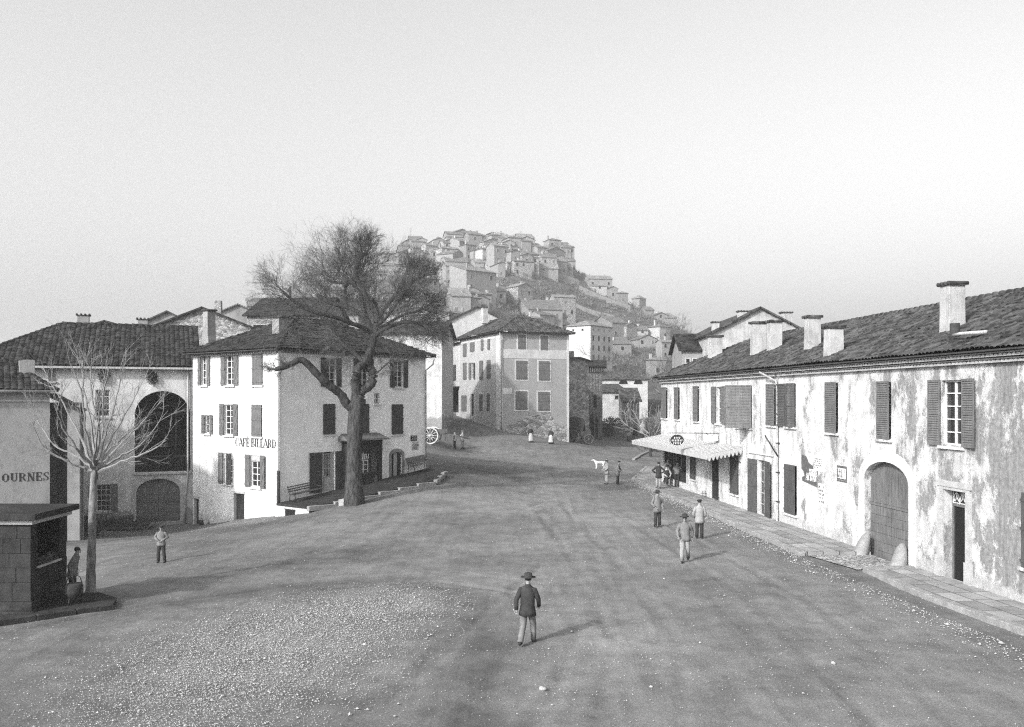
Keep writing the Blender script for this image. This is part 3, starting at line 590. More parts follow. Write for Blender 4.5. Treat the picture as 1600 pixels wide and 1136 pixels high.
# ------------------------------------------------------------------ lettering
GLY = {  # strokes in a unit cell: (x0,y0,x1,y1,w) thick verticals, thin hairlines; arcs as polylines
 'A': (.72, [((0, 0), (.36, 1), .06), ((.36, 1), (.72, 0), .2), ((.14, .33), (.52, .33), .07), ((-.08, .03), (.14, .03), .07), ((.52, .03), (.84, .03), .07)]),
 'B': (.66, [((.14, 0), (.14, 1), .2), ((0, .03), (.42, .03), .07), ((0, .97), (.4, .97), .07), ((.14, .52), (.42, .52), .06), ((.4, .97), (.53, .86), .1), ((.53, .86), (.53, .64), .17), ((.53, .64), (.4, .52), .1), ((.42, .52), (.58, .4), .1), ((.58, .4), (.58, .15), .18), ((.58, .15), (.42, .03), .1)]),
 'C': (.66, [((.1, .28), (.1, .72), .2), ((.1, .72), (.3, .96), .12), ((.3, .97), (.5, .93), .07), ((.5, .93), (.6, .78), .06), ((.6, .62), (.6, 1), .05), ((.1, .28), (.3, .04), .12), ((.3, .03), (.5, .07), .07), ((.5, .07), (.62, .25), .06)]),
 'D': (.7, [((.14, 0), (.14, 1), .2), ((0, .03), (.4, .03), .07), ((0, .97), (.4, .97), .07), ((.4, .97), (.58, .75), .13), ((.6, .77), (.6, .23), .19), ((.58, .25), (.4, .03), .13)]),
 'E': (.6, [((.14, 0), (.14, 1), .2), ((0, .03), (.58, .03), .07), ((0, .97), (.56, .97), .07), ((.14, .5), (.42, .5), .06), ((.56, .72), (.56, 1), .06), ((.58, 0), (.58, .3), .06), ((.42, .36), (.42, .64), .05)]),
 'F': (.58, [((.14, 0), (.14, 1), .2), ((0, .03), (.3, .03), .07), ((0, .97), (.56, .97), .07), ((.14, .5), (.42, .5), .06), ((.56, .7), (.56, 1), .06), ((.42, .36), (.42, .64), .05)]),
 'I': (.3, [((.14, 0), (.14, 1), .2), ((0, .03), (.28, .03), .07), ((0, .97), (.28, .97), .07)]),
 'L': (.58, [((.14, 0), (.14, 1), .2), ((0, .03), (.56, .03), .07), ((0, .97), (.3, .97), .07), ((.56, 0), (.56, .32), .06)]),
 'N': (.72, [((.1, 0), (.1, 1), .07), ((.12, .98), (.6, .02), .2), ((.62, 0), (.62, 1), .07), ((-.04, .03), (.24, .03), .07), ((-.04, .97), (.16, .97), .07), ((.48, .97), (.76, .97), .07)]),
 'O': (.7, [((.1, .25), (.1, .75), .19), ((.1, .75), (.35, .98), .11), ((.35, .98), (.6, .75), .11), ((.6, .75), (.6, .25), .19), ((.6, .25), (.35, .02), .11), ((.35, .02), (.1, .25), .11)]),
 'R': (.72, [((.14, 0), (.14, 1), .2), ((0, .03), (.28, .03), .07), ((0, .97), (.4, .97), .07), ((.14, .5), (.4, .5), .06), ((.4, .97), (.54, .84), .1), ((.54, .84), (.54, .63), .17), ((.54, .63), (.4, .5), .1), ((.4, .5), (.58, .1), .17), ((.58, .08), (.74, .04), .08)]),
 'S': (.58, [((.5, .68), (.5, 1), .05), ((.48, .88), (.28, .97), .07), ((.28, .97), (.1, .82), .11), ((.1, .82), (.12, .64), .13), ((.12, .64), (.46, .38), .2), ((.46, .38), (.5, .2), .13), ((.5, .2), (.3, .03), .11), ((.3, .03), (.08, .14), .07), ((.06, 0), (.06, .34), .05)]),
 'T': (.6, [((.3, 0), (.3, 1), .2), ((.16, .03), (.44, .03), .07), ((0, .97), (.6, .97), .07), ((.02, .7), (.02, 1), .05), ((.58, .7), (.58, 1), .05)]),
 'U': (.7, [((.14, .25), (.14, 1), .2), ((0, .97), (.28, .97), .07), ((.14, .27), (.35, .03), .13), ((.35, .03), (.58, .25), .09), ((.58, .25), (.58, 1), .07), ((.44, .97), (.72, .97), .07)]),
 'H': (.7, [((.12, 0), (.12, 1), .2), ((.6, 0), (.6, 1), .2), ((.12, .5), (.6, .5), .06), ((0, .03), (.26, .03), .07), ((0, .97), (.26, .97), .07), ((.46, .03), (.74, .03), .07), ((.46, .97), (.74, .97), .07)]),
 ' ': (.22, []), "'": (.0, [((.2, 1.08), (.38, 1.24), .09)]),
}
def lettering(root, T, text, u0, u1, z0, h, mat, y=-.004, t=.01, slope=0.0, arch=0.0, gap=.1, name='lettering'):
    m = MB(); m.T = T; tot = sum(GLY[c][0]+gap for c in text if c != "'")-gap; k = (u1-u0)/tot; x = 0
    lay = 0
    for c in text:
        w, st = GLY[c]
        xx = x if c != "'" else x-GLY['E'][0]-gap
        for (a, b), (p, q), sw in st:
            if abs(p-a) < 1e-6: q1 = [(a-sw/2, b), (a+sw/2, b), (p+sw/2, q), (p-sw/2, q)]
            elif abs(q-b) < 1e-6: q1 = [(a, b-sw/2), (p, q-sw/2), (p, q+sw/2), (a, b+sw/2)]
            else: q1 = [(a-sw/2, b), (a+sw/2, b), (p+sw/2, q), (p-sw/2, q)]
            poly = []
            for (i, j) in q1:
                uu = u0+(xx+i)*k; cc = (uu-(u0+u1)/2)/(u1-u0)*2
                poly.append((uu, z0+j*h+slope*(uu-u0)-arch*cc*cc))
            lay = (lay+1) % 4
            m.prism(poly, y-t-.0008*lay, y)
        if c != "'": x += w+gap
    return m.build(name, mat, root)
def marks(root, T, u0, u1, z0, z1, rows, mat, y, name='lettering', seed=3, fill=.62, n=7):
    """rows of illegible printed characters"""
    m = MB(); m.T = T; r = random.Random(seed); hh = (z1-z0)/rows
    for k in range(rows):
        x = u0
        while x < u1-.02:
            w = (u1-u0)/n*r.uniform(.5, 1.1); zz = z0+k*hh+hh*(1-fill)/2
            if r.random() < .85:
                m.box(x, min(x+w*.3, u1), y-.006, y, zz, zz+hh*fill)
                if r.random() < .6: m.box(x+w*.3, min(x+w*.7, u1), y-.005, y, zz+hh*fill*r.choice((.0, .4, .75)), zz+hh*fill*r.choice((.0, .4, .75))+hh*fill*.25)
            x += w
    return m.build(name, mat, root)
# ================================================================== BUILDINGS
def opening(root, T, F, px, sh=None, kind='plank', mat=None, rows=4, cols=2, glass=True, holes=None, sl=None, sur=False, rise=0, wl=None, wr=None, slm=None):
    """window from photo-pixel bounds of its opening; sh=(left angle, right angle) of the leaves"""
    u0, u1, z0, z1 = F.rect(*px); holes.append((u0, u1, z0, z1, rise)); mat = mat or M['shut']
    if glass: sash(root, T, u0, u1, z0, z1, rows, .15, cols)
    w = (u1-u0)/2
    if sh:
        if sh[0] is not None: shutter(root, T @ Matrix.Translation((0, -.015, 0)), u0, z0-.03, wl or (w if sh[1] is not None else 2*w), z1-z0+.06, sh[0], -1, mat, kind)
        if sh[1] is not None: shutter(root, T @ Matrix.Translation((0, -.015, 0)), u1, z0-.03, wr or (w if sh[0] is not None else 2*w), z1-z0+.06, sh[1], 1, mat, kind)
    if sl is not False: sill(root, T, u0, u1, z0-.035, slm or M['trim'])
    if sur: surround(root, T, u0, u1, z0, z1)
    return u0, u1, z0, z1
_sh0 = shutter
def shutter(root, T, u, z0, w, h, ang, side, mat, kind='plank'):
    mb = MB(); fl = Matrix.Scale(-1, 4, (0, 1, 0)) if ang > 90 else Matrix.Identity(4)
    if side < 0: mb.T = T @ Matrix.Translation((u, -.03, z0)) @ Matrix.Rotation(-R_(ang), 4, 'Z') @ fl
    else: mb.T = T @ Matrix.Translation((u, -.03, z0)) @ Matrix.Rotation(R_(ang), 4, 'Z') @ fl @ Matrix.Scale(-1, 4, (1, 0, 0))
    leaf_panel(mb, w, h, kind); return mb.build('shutter', mat, root)
def back_walls(mb, c, zb, zt, faces):
    """plain walls of a footprint; c in root space; faces = indices of edges to close"""
    n = len(c)
    for i in faces:
        a, b = c[i], c[(i+1) % n]; mb.add([(a[0], a[1], zb), (b[0], b[1], zb), (b[0], b[1], zt), (a[0], a[1], zt)], [(0, 1, 2, 3)])
def lv(RI, p): q = RI @ Vector((p[0], p[1], 0)); return (q.x, q.y)
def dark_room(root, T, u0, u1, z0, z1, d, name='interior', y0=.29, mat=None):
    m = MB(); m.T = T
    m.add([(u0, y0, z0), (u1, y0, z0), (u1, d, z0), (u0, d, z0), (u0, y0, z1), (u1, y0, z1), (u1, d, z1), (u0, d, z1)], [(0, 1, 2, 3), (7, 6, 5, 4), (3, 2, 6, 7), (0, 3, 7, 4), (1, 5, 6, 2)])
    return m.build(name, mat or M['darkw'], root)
# ---------------------------------------------------------------- the café house (corner block left of centre)
cA, cB, cL = (-13.24, 50.7), (-5.83, 60.0), (-20.2, 56.3); cD = (cL[0]+cB[0]-cA[0], cL[1]+cB[1]-cA[1])
FL = Fac(cL, cA, -2.2); FR = Fac(cA, cB, -2.2)
cafe = thing('corner_house', 'white three storey café house behind the big bare tree, one face sunlit', 'house', FL.M)
RI = FL.M.inverted(); TL = Matrix.Identity(4); TR = RI @ FR.M; ZE = 8.8+2.2
hl_, hr_ = [], []
for px, sh, k, ro in [((314.6, 324, 556, 601.6), (180, 180), 'zbrace', 4), ((352.5, 366, 555, 601.6), (180, 180), 'zbrace', 5), ((395, 410.5, 552.5, 601), (0, 0), 'plank', 4),
                      ((320, 328.5, 649, 677), (180, 180), 'plank', 2), ((350.7, 364.8, 632, 679.6), (180, 180), 'zbrace', 5), ((394, 409.5, 633, 681.5), (0, 0), 'plank', 4),
                      ((349, 363, 708.5, 755.6), (180, 105), 'zbrace', 5), ((391.6, 407.6, 711.6, 761), (180, 172), 'zbrace', 5)]:
    opening(cafe, TL, FL, px, sh, k, M['shut_m'], ro, 2, True, hl_)
for px in [(303, 310.5, 779, 822), (365, 381.8, 771, 811)]:
    u0, u1, z0, z1 = FL.rect(*px); u0 = max(u0, .12); hl_.append((u0, u1, z0-.5, z1)); d = MB(); d.box(u0, (u0+u1)/2-.02, .2, .25, z0-.5, z1); d.box((u0+u1)/2+.01, u1, .12, .17, z0-.5, z1); d.build('door', M['door'], cafe)
    lt = MB(); lt.box(u0-.08, u1+.08, -.03, .05, z1, z1+.12); lt.build('lintel', M['dress'], cafe)
for z in (4.6, 5.0, 5.4): pass
awn = MB()      # small blinds over the two café windows
for px in [(349, 363, 708.5, 716), (391.6, 407.6, 711.6, 719)]:
    u0, u1, z0, z1 = FL.rect(*px); awn.box(u0-.02, u1+.02, .05, .09, z1-.32, z1-.01)
awn.build('window_blind', M['cl_white'], cafe)
lu0, lz0 = FL.uv(367, 700); lu1, lz1 = FL.uv(433, 700)
a0 = FL.uv(368, 697); b0 = FL.uv(431, 700.5)
lettering(cafe, TL, "CAFE' BILLARD", a0[0], b0[0], a0[1], .50, M['letter'], y=-.003, slope=(b0[1]-a0[1])/(b0[0]-a0[0]), name='painted_wall_lettering')
for px, sh, k, ro in [((509, 525, 560, 603.6), (180, 180), 'plank', 4), ((560, 575.5, 561, 604.5), (180, 180), 'plank', 4), ((616, 630, 563, 605), (180, 180), 'plank', 5),
                      ((505, 523, 632, 678), (0, 0), 'plank', 3), ((561, 576, 632, 678), (0, 0), 'plank', 3), ((612, 629, 632.5, 678), (0, 0), 'plank', 3), ((585, 593, 614, 631), None, 'plank', 2)]:
    opening(cafe, TR, FR, px, sh, k, M['shut_d'], ro, 2, True, hr_)
u0, u1, z0, z1 = FR.rect(502.5, 523.5, 706, 768); hr_.append((u0, u1, z0, z1))
sash(cafe, TR, u0+.25, u1-.25, z0, z1-.1, 5, .14, 3, 'glazed_door', M['plank']); dk = MB(); dk.T = TR; dk.box(u0, u0+.24, .1, .2, z0, z1); dk.box(u1-.24, u1, .1, .2, z0, z1); dk.box(u0+.25, u1-.25, .085, .12, z0, z0+.85); dk.build('door_panel', M['plank'], cafe)
shutter(cafe, TR, u0, z0, .95, z1-z0, 178, -1, M['shut_d'], 'zbrace'); shutter(cafe, TR, u1, z0, .98, z1-z0, 178, 1, M['shut_d'], 'zbrace')
# arched house door
u0, u1, z0, z1 = FR.rect(611.5, 628, 706, 752.5); hr_.append((u0, u1, z0, z1, .22))
d = MB(); d.T = TR; d.box(u0+.35, u1-.02, .16, .2, z0, z1); dd = d.build('door', M['plank'], cafe); d = MB(); d.T = TR; d.box(u1-.3, u1, .12, .155, z0, z1); d.build('door_leaf', M['door'], cafe)
d = MB(); d.T = TR; d.box(u0-.2, u0-.002, -.03, .1, z0, z1-.2); d.box(u1+.002, u1+.2, -.03, .1, z0, z1-.2)
A1 = arc_pts(u0, u1, z1-.22, .22); A2 = arc_pts(u0-.2, u1+.2, z1-.2, .42)
for i in range(len(A1)-1): d.prism([A1[i], A1[i+1], A2[i+1], A2[i]], -.03, .1)
d.build('stone_door_frame', M['kerb'], cafe)
u0, u1, z0, z1 = FR.rect(453, 467, 793, 805, -.0)
wb = MB(); wb.cm = 0; wall(wb, FL.L, -.6, ZE, hl_); wb.T = TL
wf = MB(); wf.T = TR; wall(wf, FR.L, -.6, ZE, hr_)
back = MB(); c4 = [lv(RI, p) for p in (cL, cA, cB, cD)]; back_walls(back, c4, -.6, ZE, (2, 3))
wb.build('sunlit_wall', M['white'], cafe); wf.build('shaded_wall', M['cafe_shaded'], cafe); back.build('rear_wall', M['cafe_shaded'], cafe)
cn = cornice(cafe, TL, FL.L, ZE, 1, mat=M['dress']); cn = cornice(cafe, TR, FR.L, ZE, 1, mat=M['dress'])
q = MB(); q.box(.02, FL.L-.02, .3, .34, -.6, ZE); q.build('dark_backing', M['dark'], cafe); q = MB(); q.T = TR; q.box(.35, FR.L-.02, .3, .34, -.6, ZE); q.build('dark_backing', M['dark'], cafe)  # black sheets behind the openings stand in for the unlit rooms
ro, r0, r1 = hip_roof(cafe, [lv(RI, p) for p in (cA, cB, cD, cL)], ZE+.05, .5, .46, M['tile_d'], (True, True), sides=(1, 1, 1, 1), seed=11)
nL = (Vector((-FL.M[0][1], -FL.M[1][1], 0)))
# chimneys of the café house
ez = 8.85
def roof_pt(px, py, e0, e1, inward, z, slope):
    n = Vector((-inward.x*slope, -inward.y*slope, 1)); return ray_plane(px, py, Vector((e0[0], e0[1], z)), n)
inL = Vector((FL.M[0][1], FL.M[1][1], 0)); inR = Vector((FR.M[0][1], FR.M[1][1], 0))
p = roof_pt(327, 531, cL, cA, inL, 8.7, .46); chimney(cafe, RI, p, .62, .62, 1.95, M['bwall'], FL.a, 'slab')
p = roof_pt(437, 530, cL, cA, inL, 8.7, .46); chimney(cafe, RI, p, .7, .6, 1.3, M['bwall'], FL.a, 'slab')
dp = MB(); dp.tube([FL.M.inverted() @ Vector((cA[0]-.05, cA[1]-.12, z)) for z in (8.6, 1.9, -.5)], .06, 8); dp.build('drainpipe', M['zincpipe'], cafe)
dp = MB(); dp.tube([RI @ Vector((cA[0]-.05, cA[1]-.12, z)) for z in (1.9, -.7)], .09, 8); dp.build('drainpipe_foot', M['iron'], cafe)
dp = MB(); dp.T = TR; L_ = FR.L; dp.tube([(L_+.25, -.55, ZE-.1), (L_+.2, -.5, ZE-.5), (L_-.1, -.12, ZE-.9), (L_-.1, -.12, 4.2)], .05, 8); dp.build('drainpipe', M['zincpipe'], cafe)
# shop porch on the shaded face
pu0, pu1, pz0, pz1 = FR.rect(540, 594.7, 688, 764, -.35)
pm = MB(); pm.T = TR; zb_ = pz0; zt_ = pz1+.02
pm.box(pu0, pu1, -.45, -.005, zb_+.95, zb_+1.02)
for a, b in ((pu0, pu0+.2), (pu1-.22, pu1)): pm.box(a, b, -.5, -.005, zb_, zt_-.75)
pm.box(pu0-.02, pu1+.02, -.52, -.005, zt_-.75, zt_-.02); um = (pu0+pu1)/2
for a, b in ((um-.55, um-.4), (um+.42, um+.57)): pm.box(a, b, -.45, -.3, zb_, zt_-.75)
pm.box(pu0+.2, um-.55, -.44, -.3, zb_, zb_+.95); pm.box(um+.57, pu1-.22, -.44, -.3, zb_, zb_+.95)
po = pm.build('shop_front', M['door'], cafe, .01)
for a, b in ((pu0+.2, um-.55), (um+.57, pu1-.22)): g = MB(); g.T = TR; g.box(a, b, -.36, -.34, zb_+1.02, zt_-.75); g.build('shop_window', M['glass'], cafe)
sash(cafe, TR, um-.4, um+.42, zb_+.9, zt_-1.25, 3, -.3, 2, 'shop_door', M['frame'])
g = MB(); g.T = TR; g.box(um-.4, um+.42, -.36, -.3, zb_, zb_+.9); g.build('door_panel', M['door'], cafe)
for cu in (pu0+.55, um+.95): g = MB(); g.T = TR; g.prism([(cu-.16, zb_+.5), (cu, zb_+.2), (cu+.16, zb_+.5), (cu, zb_+.82)], -.462, -.44); g.build('lozenge_panel', M['shut_m'], cafe)
g = MB(); g.T = TR; g.prism([(pu0-.35, zt_), (pu1+.35, zt_), (pu1+.2, zt_+.1), (pu0-.2, zt_+.1)], -.9, -.005); g.add([(pu0-.35, -.95, zt_+.02), (pu1+.4, -.95, zt_+.02), (pu1+.05, -.005, zt_+.42), (pu0-.05, -.005, zt_+.42), (pu0-.35, -.005, zt_+.1), (pu1+.4, -.005, zt_+.1)], [(0, 1, 2, 3), (0, 3, 4), (1, 5, 2)])
g.build('porch_canopy', M['shut_m'], cafe)
g = MB(); g.T = TR
for cu in (um-.1,): 
    for k in range(5): g.tube([(um-.38+k*.16, -.47, zt_-1.2), (um-.3+k*.16, -.47, zt_-.85)], .018, 4)
g.build('fanlight_tracery', M['frame'], cafe)
# signs on the shaded face
u0, u1, z0, z1 = FR.rect(641.5, 650.5, 680.5, 689); m_ = MB(); m_.T = TR; m_.box(u0, u1, -.05, -.005, z0, z1); sg = m_.build('wall_sign', M['letter'], None); 
sg.matrix_world = FL.M; tag(sg, 'small black enamel plate on shaded café wall above painted lettering', 'sign'); marks(sg, TR, u0+.06, u1-.06, z0+.03, z1-.03, 3, M['letter_w'], -.052, 'lettering', 5)
u0, u1, z0, z1 = FR.rect(643.5, 654, 693.5, 702.5)
lettering(cafe, TR, 'CHOCOLAT', u0+.03, u1-.03, z1-.06, .17, M['fade'], name='painted_wall_lettering'); lettering(cafe, TR, 'LOUIT', u0, u1, z0-.02, .36, M['letter'], name='painted_wall_lettering')
# ---------------------------------------------------------------- house with the loggia arch (far left)
aR = Vector((-20.4, 57.0)); ed = Vector((.929, .369)).normalized(); aL = aR-ed*13.0
FA = Fac(aL, aR, -2.1); arc = thing('loggia_house', 'tile roofed house with deep loggia arch over a barn gate, left of café', 'house', FA.M); TA = Matrix.Identity(4); ha = []
RIa = FA.M.inverted(); ZA = 7.97+2.1
for px, sh, ro, k in [((150.5, 173, 757, 799), (178, 175), 5, 'plank'), ((149, 171.6, 609, 651), None, 4, 'plank'), ((144, 157, 678, 711), (0, 0), 4, 'plank'), ((75, 85, 577, 595), (0, 0), 3, 'plank')]:
    opening(arc, TA, FA, px, sh, k, M['shut_m'], ro, 3 if ro == 5 else 2, True, ha, slm=M['dress'])
u0, u1, z0, z1 = FA.rect(210.5, 297.5, 611, 737); ha.append((u0, u1, z0, z1, 1.5)); lg = (u0, u1, z0, z1)
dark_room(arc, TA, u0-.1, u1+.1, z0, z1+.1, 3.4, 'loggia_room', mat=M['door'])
zf = FA.rect(210, 297, 712, 738); zf0, zf1 = zf[2], zf[3]
m = MB()
m.box(u0, u1, .02, .1, zf1-.07, zf1); m.box(u0, u1, .02, .1, zf0+.02, zf0+.09)
n = int((u1-u0)/.13)
for i in range(n+1): x = u0+i*(u1-u0)/n; m.tube([(x, .06, zf0+.08), (x, .06, zf1-.05)], .014, 5)
for i in range(n//2):
    x = u0+(2*i+1)*(u1-u0)/n
    for sgn in (-1, 1): m.tube([(x, .05, zf0+.15), (x+sgn*.09, .05, zf0+.35), (x, .05, zf0+.55), (x-sgn*.09, .05, zf0+.75), (x, .05, zf1-.1)], .012, 4)
m.build('balcony_railing', M['iron'], arc)
m = MB(); m.box(u0-.1, u1+.05, -.12, .3, zf0-.12, zf0-.002); m.build('balcony_sill', M['dress'], arc)
m = MB(); m.box(u0+.02, u0+.7, 1.2, 1.3, zf0, z1-1.7); m.tube([(u0, 1.6, z1-1.5), (u1, 1.6, z1-1.5)], .1, 6); m.tube([(um_ := (u0+u1)/2+.8, 1.6, z0), ((u0+u1)/2+.8, 1.6, z1-.4)], .08, 6); m.box(u0+1.8, u1-.5, 3.2, 3.3, zf0+1.5, zf0+2.3); m.build('loggia_timbers', M['darkw'], arc)
u0, u1, z0, z1 = FA.rect(213, 281.5, 748, 815.5); ha.append((u0, u1, z0, z1, .85)); gx = (u0+u1)/2
for a, b in ((u0, gx-.012), (gx+.012, u1)):
    g = MB(); A = [p for p in arc_pts(u0, u1, z1-.85, .85, 24) if a-.001 <= p[0] <= b+.001]; poly = [(a, z0), (b, z0)]+([(b, max(z for x, z in A if True))] if b < u1-.01 else [])+A[::-1]+([] if a < u0+.01 else [(a, max(z for x, z in A))])
    g.prism(poly, .2, .26)
    g.box(a+.06, b-.06, .165, .2, z0+1.25, z0+1.35); g.box(a+.06, b-.06, .165, .2, z0+.08, z0+.2)
    nn = 8
    for i in range(nn): x = a+.08+(b-a-.16)*i/nn; g.box(x+.005, x+(b-a-.16)/nn-.012, .18, .2, z0+1.36, z1-.85 if i not in (0, 7) else z1-1.1)
    g.build('barn_gate_leaf', M['gate'], arc)
d = MB(); d.box(u0-.3, u0-.004, -.025, .1, z0, z1-.83); d.box(u1+.004, u1+.3, -.025, .1, z0, z1-.83)
A1 = arc_pts(u0-.004, u1+.004, z1-.83, .83); A2 = arc_pts(u0-.3, u1+.3, z1-.83, 1.15)
for i in range(len(A1)-1): d.prism([A1[i], A1[i+1], A2[i+1], A2[i]], -.025-.004*(i % 2), .1)
d.build('stone_gate_arch', M['dress'], arc)
m = MB(); wall(m, FA.L, -.8, ZA, ha, .3); m.build('wall', M['arch_wall'], arc)
m = MB(); c4 = [(0, 0), (FA.L, 0), (FA.L, 10), (0, 10)]; back_walls(m, c4, -.8, ZA, (1, 2, 3)); m.build('rear_wall', M['arch_wall'], arc)
hip_roof(arc, c4, ZA+.05, .45, .54, M['tile_d'], (True, False), pitch=.3, seed=21)
m = MB(); m.box(0, FA.L, -.5, -.3, ZA-.12, ZA-.0); m.build('eaves_board', M['plank'], arc)
m = MB(); m.tube([(FA.L-.35, -.12, ZA-.1), (FA.L-.35, -.12, 3.2), (FA.L-.5, -.14, 1.8), (FA.L-.55, -.14, .2)], .06, 8); m.build('drainpipe', M['zincpipe'], arc)
for px, w, h, st, Yb in [((130.5, 510), .78, .75, 'slab', 0), ((223, 513), .72, .6, 'slab', 0)]:
    p = ray_plane(px[0], px[1], FA.M @ Vector((0, 7.0, 0)), FA.M.to_3x3() @ Vector((0, 1, 0))); p.z = -2.1+ZA+5.45*.54-.9
    chimney(arc, RIa, p, w, .7, h+.95, M['bwall'], FA.a, st)
# ivy tufts under the eaves
def leaf_cloud(mb, c, r, n, s=.09, sq=(1, 1, 1)):
    for i in range(n):
        d = Vector((rnd.gauss(0, 1), rnd.gauss(0, 1), rnd.gauss(0, 1))).normalized()*(rnd.random()**.5); p = Vector(c)+Vector((d.x*r*sq[0], d.y*r*sq[1], d.z*r*sq[2]))
        a = Vector((rnd.uniform(-1, 1), rnd.uniform(-1, 1), rnd.uniform(-1, 1))).normalized()*s; b = a.cross(Vector((rnd.uniform(-1, 1), rnd.uniform(-1, 1), rnd.uniform(-1, 1)))).normalized()*s*.7
        mb.add([p-a, p-b, p+a, p+b], [(0, 1, 2, 3)])
for px, lab in (((163, 588), 'dark ivy tuft under loggia house eaves above its upper window'), ((238, 590), 'dark ivy tuft under loggia house eaves above the big arch')):
    u, z = FA.uv(*px); m = MB(); leaf_cloud(m, (u, -.12, z), .48, 260, .07, (.75, .35, 1)); o = m.build('ivy', M['leaf']); o.matrix_world = FA.M; tag(o, lab, 'ivy')
# ---------------------------------------------------------------- the dark fronted house with lettering at the left edge
FB = Fac((-23.9-.857*11, 46-.515*11), (-23.9, 46), -1.6); bh = thing('roadside_house', 'shadowy house at left edge with big black wall lettering and tiled roof', 'house', FB.M)
TB = Matrix.Identity(4); ZB = 6.4+1.6; RIb = FB.M.inverted(); m = MB(); wall(m, FB.L, -.4, ZB, [], .3); m.build('wall', M['bwall'], bh)
m = MB(); back_walls(m, [(0, 0), (FB.L, 0), (FB.L, 7), (0, 7)], -.4, ZB, (1, 2, 3)); m.build('rear_wall', M['dim'], bh)
hip_roof(bh, [(0, 0), (FB.L, 0), (FB.L, 7), (0, 7)], ZB+.04, .35, .68, M['tile_d'], (False, True), pitch=.3, seed=31)
a0 = FB.uv(22, 753); b0 = FB.uv(76, 750.5); lettering(bh, TB, 'OURNES', FB.uv(3, 752)[0], b0[0], b0[1], .44, M['letter'], y=-.003, name='painted_wall_lettering', gap=.14)
m = MB(); m.tube([(0, -.38, ZB-.02), (FB.L+.3, -.38, ZB-.02)], .07, 8); m.box(0, FB.L, -.06, -.003, ZB-.55, ZB-.45); m.build('gutter', M['zincpipe'], bh)
p = ray_plane(42, 600, (-24.6, 46.9, 0), (-.515, .857, 0)); chimney(bh, RIb, p, .8, .6, 1.25, M['bwall'], FB.a, 'hood')
T3 = RIb @ frame_m((-23.9, 46.3, -1.6), 0); L_ = 0          # open lean-to on its right flank
m = MB(); m.T = T3
m.add([(L_-.3, -.3, ZB-.1), (L_+1.6, -.3, ZB-.95), (L_+1.0, 1.6, ZB-.95), (L_-.6, 1.6, ZB-.1), (L_-.3, -.3, ZB-.22), (L_+1.6, -.3, ZB-1.07), (L_+1.0, 1.6, ZB-1.07), (L_-.6, 1.6, ZB-.22)], [(0, 1, 2, 3), (4, 7, 6, 5), (0, 4, 5, 1), (1, 5, 6, 2), (2, 6, 7, 3)])
m.build('lean_to_roof', M['tile_d'], bh)
m = MB(); m.T = T3; m.box(.6, 1.25, .3, .5, -.4, ZB-.75); m.box(-1.3, .95, 1.3, 1.4, -.4, ZB-.6); m.build('lean_to_wall', M['dim'], bh)
m = MB(); m.T = T3; m.box(-.1, .59, .6, .67, -.4, ZB-2.4); m.build('lean_to_boards', M['door'], bh)
# ---------------------------------------------------------------- right-hand row: far house with the awning, near house with the gate
def rp(Y): return (17.41-.108*Y, Y)
YS = 42.7
def row_house(name, label, Y0, Y1, specs, wallmat, tilemat, ends, seed, extra):
    F = Fac(rp(Y0), rp(Y1), -.15); root = thing(name, label, 'house', F.M); T = Matrix.Identity(4); hs = []
    for px, sh, kind, wl, wr, gl, mt in specs: opening(root, T, F, px, sh, kind, M[mt], 5, 2, gl, hs, wl=wl, wr=wr, slm=M['r1wall'])
    extra(F, root, T, hs)
    Z = 7.42+.15; m = MB(); wall(m, F.L, -.4, Z, hs, .32); m.build('wall', wallmat, root)
    m = MB(); c = [(0, 0), (F.L, 0), (F.L, 10), (0, 10)]; back_walls(m, c, -.4, Z, (1, 2, 3)); m.build('rear_wall', M['mid'], root)
    q = MB(); q.box(.05, F.L-.02, .36, .4, -.4, Z-.1); q.build('dark_backing', M['dark'], root)  # black sheet set behind the windows as the darkness indoors
    cornice(root, T, F.L, Z, 2, mat=M['dress'])
    hip_roof(root, c, Z+.06, .48, .46, tilemat, ends, pitch=.24, seed=seed, cap=True)
    return F, root
def fixed_door(F, root, T, hs, px, mat, panels=True, y=.2):
    u0, u1, z0, z1 = F.rect(*px); hs.append((u0, u1, z0, z1)); m = MB(); m.box(u0, u1, y, y+.06, z0, z1)
    if panels:
        for a, b in ((z0+.15, z0+.95), (z0+1.1, z1-.15)): m.box(u0+.12, (u0+u1)/2-.06, y-.02, y, a, b); m.box((u0+u1)/2+.06, u1-.12, y-.02, y, a, b)
    m.build('door', mat, root); return u0, u1, z0, z1
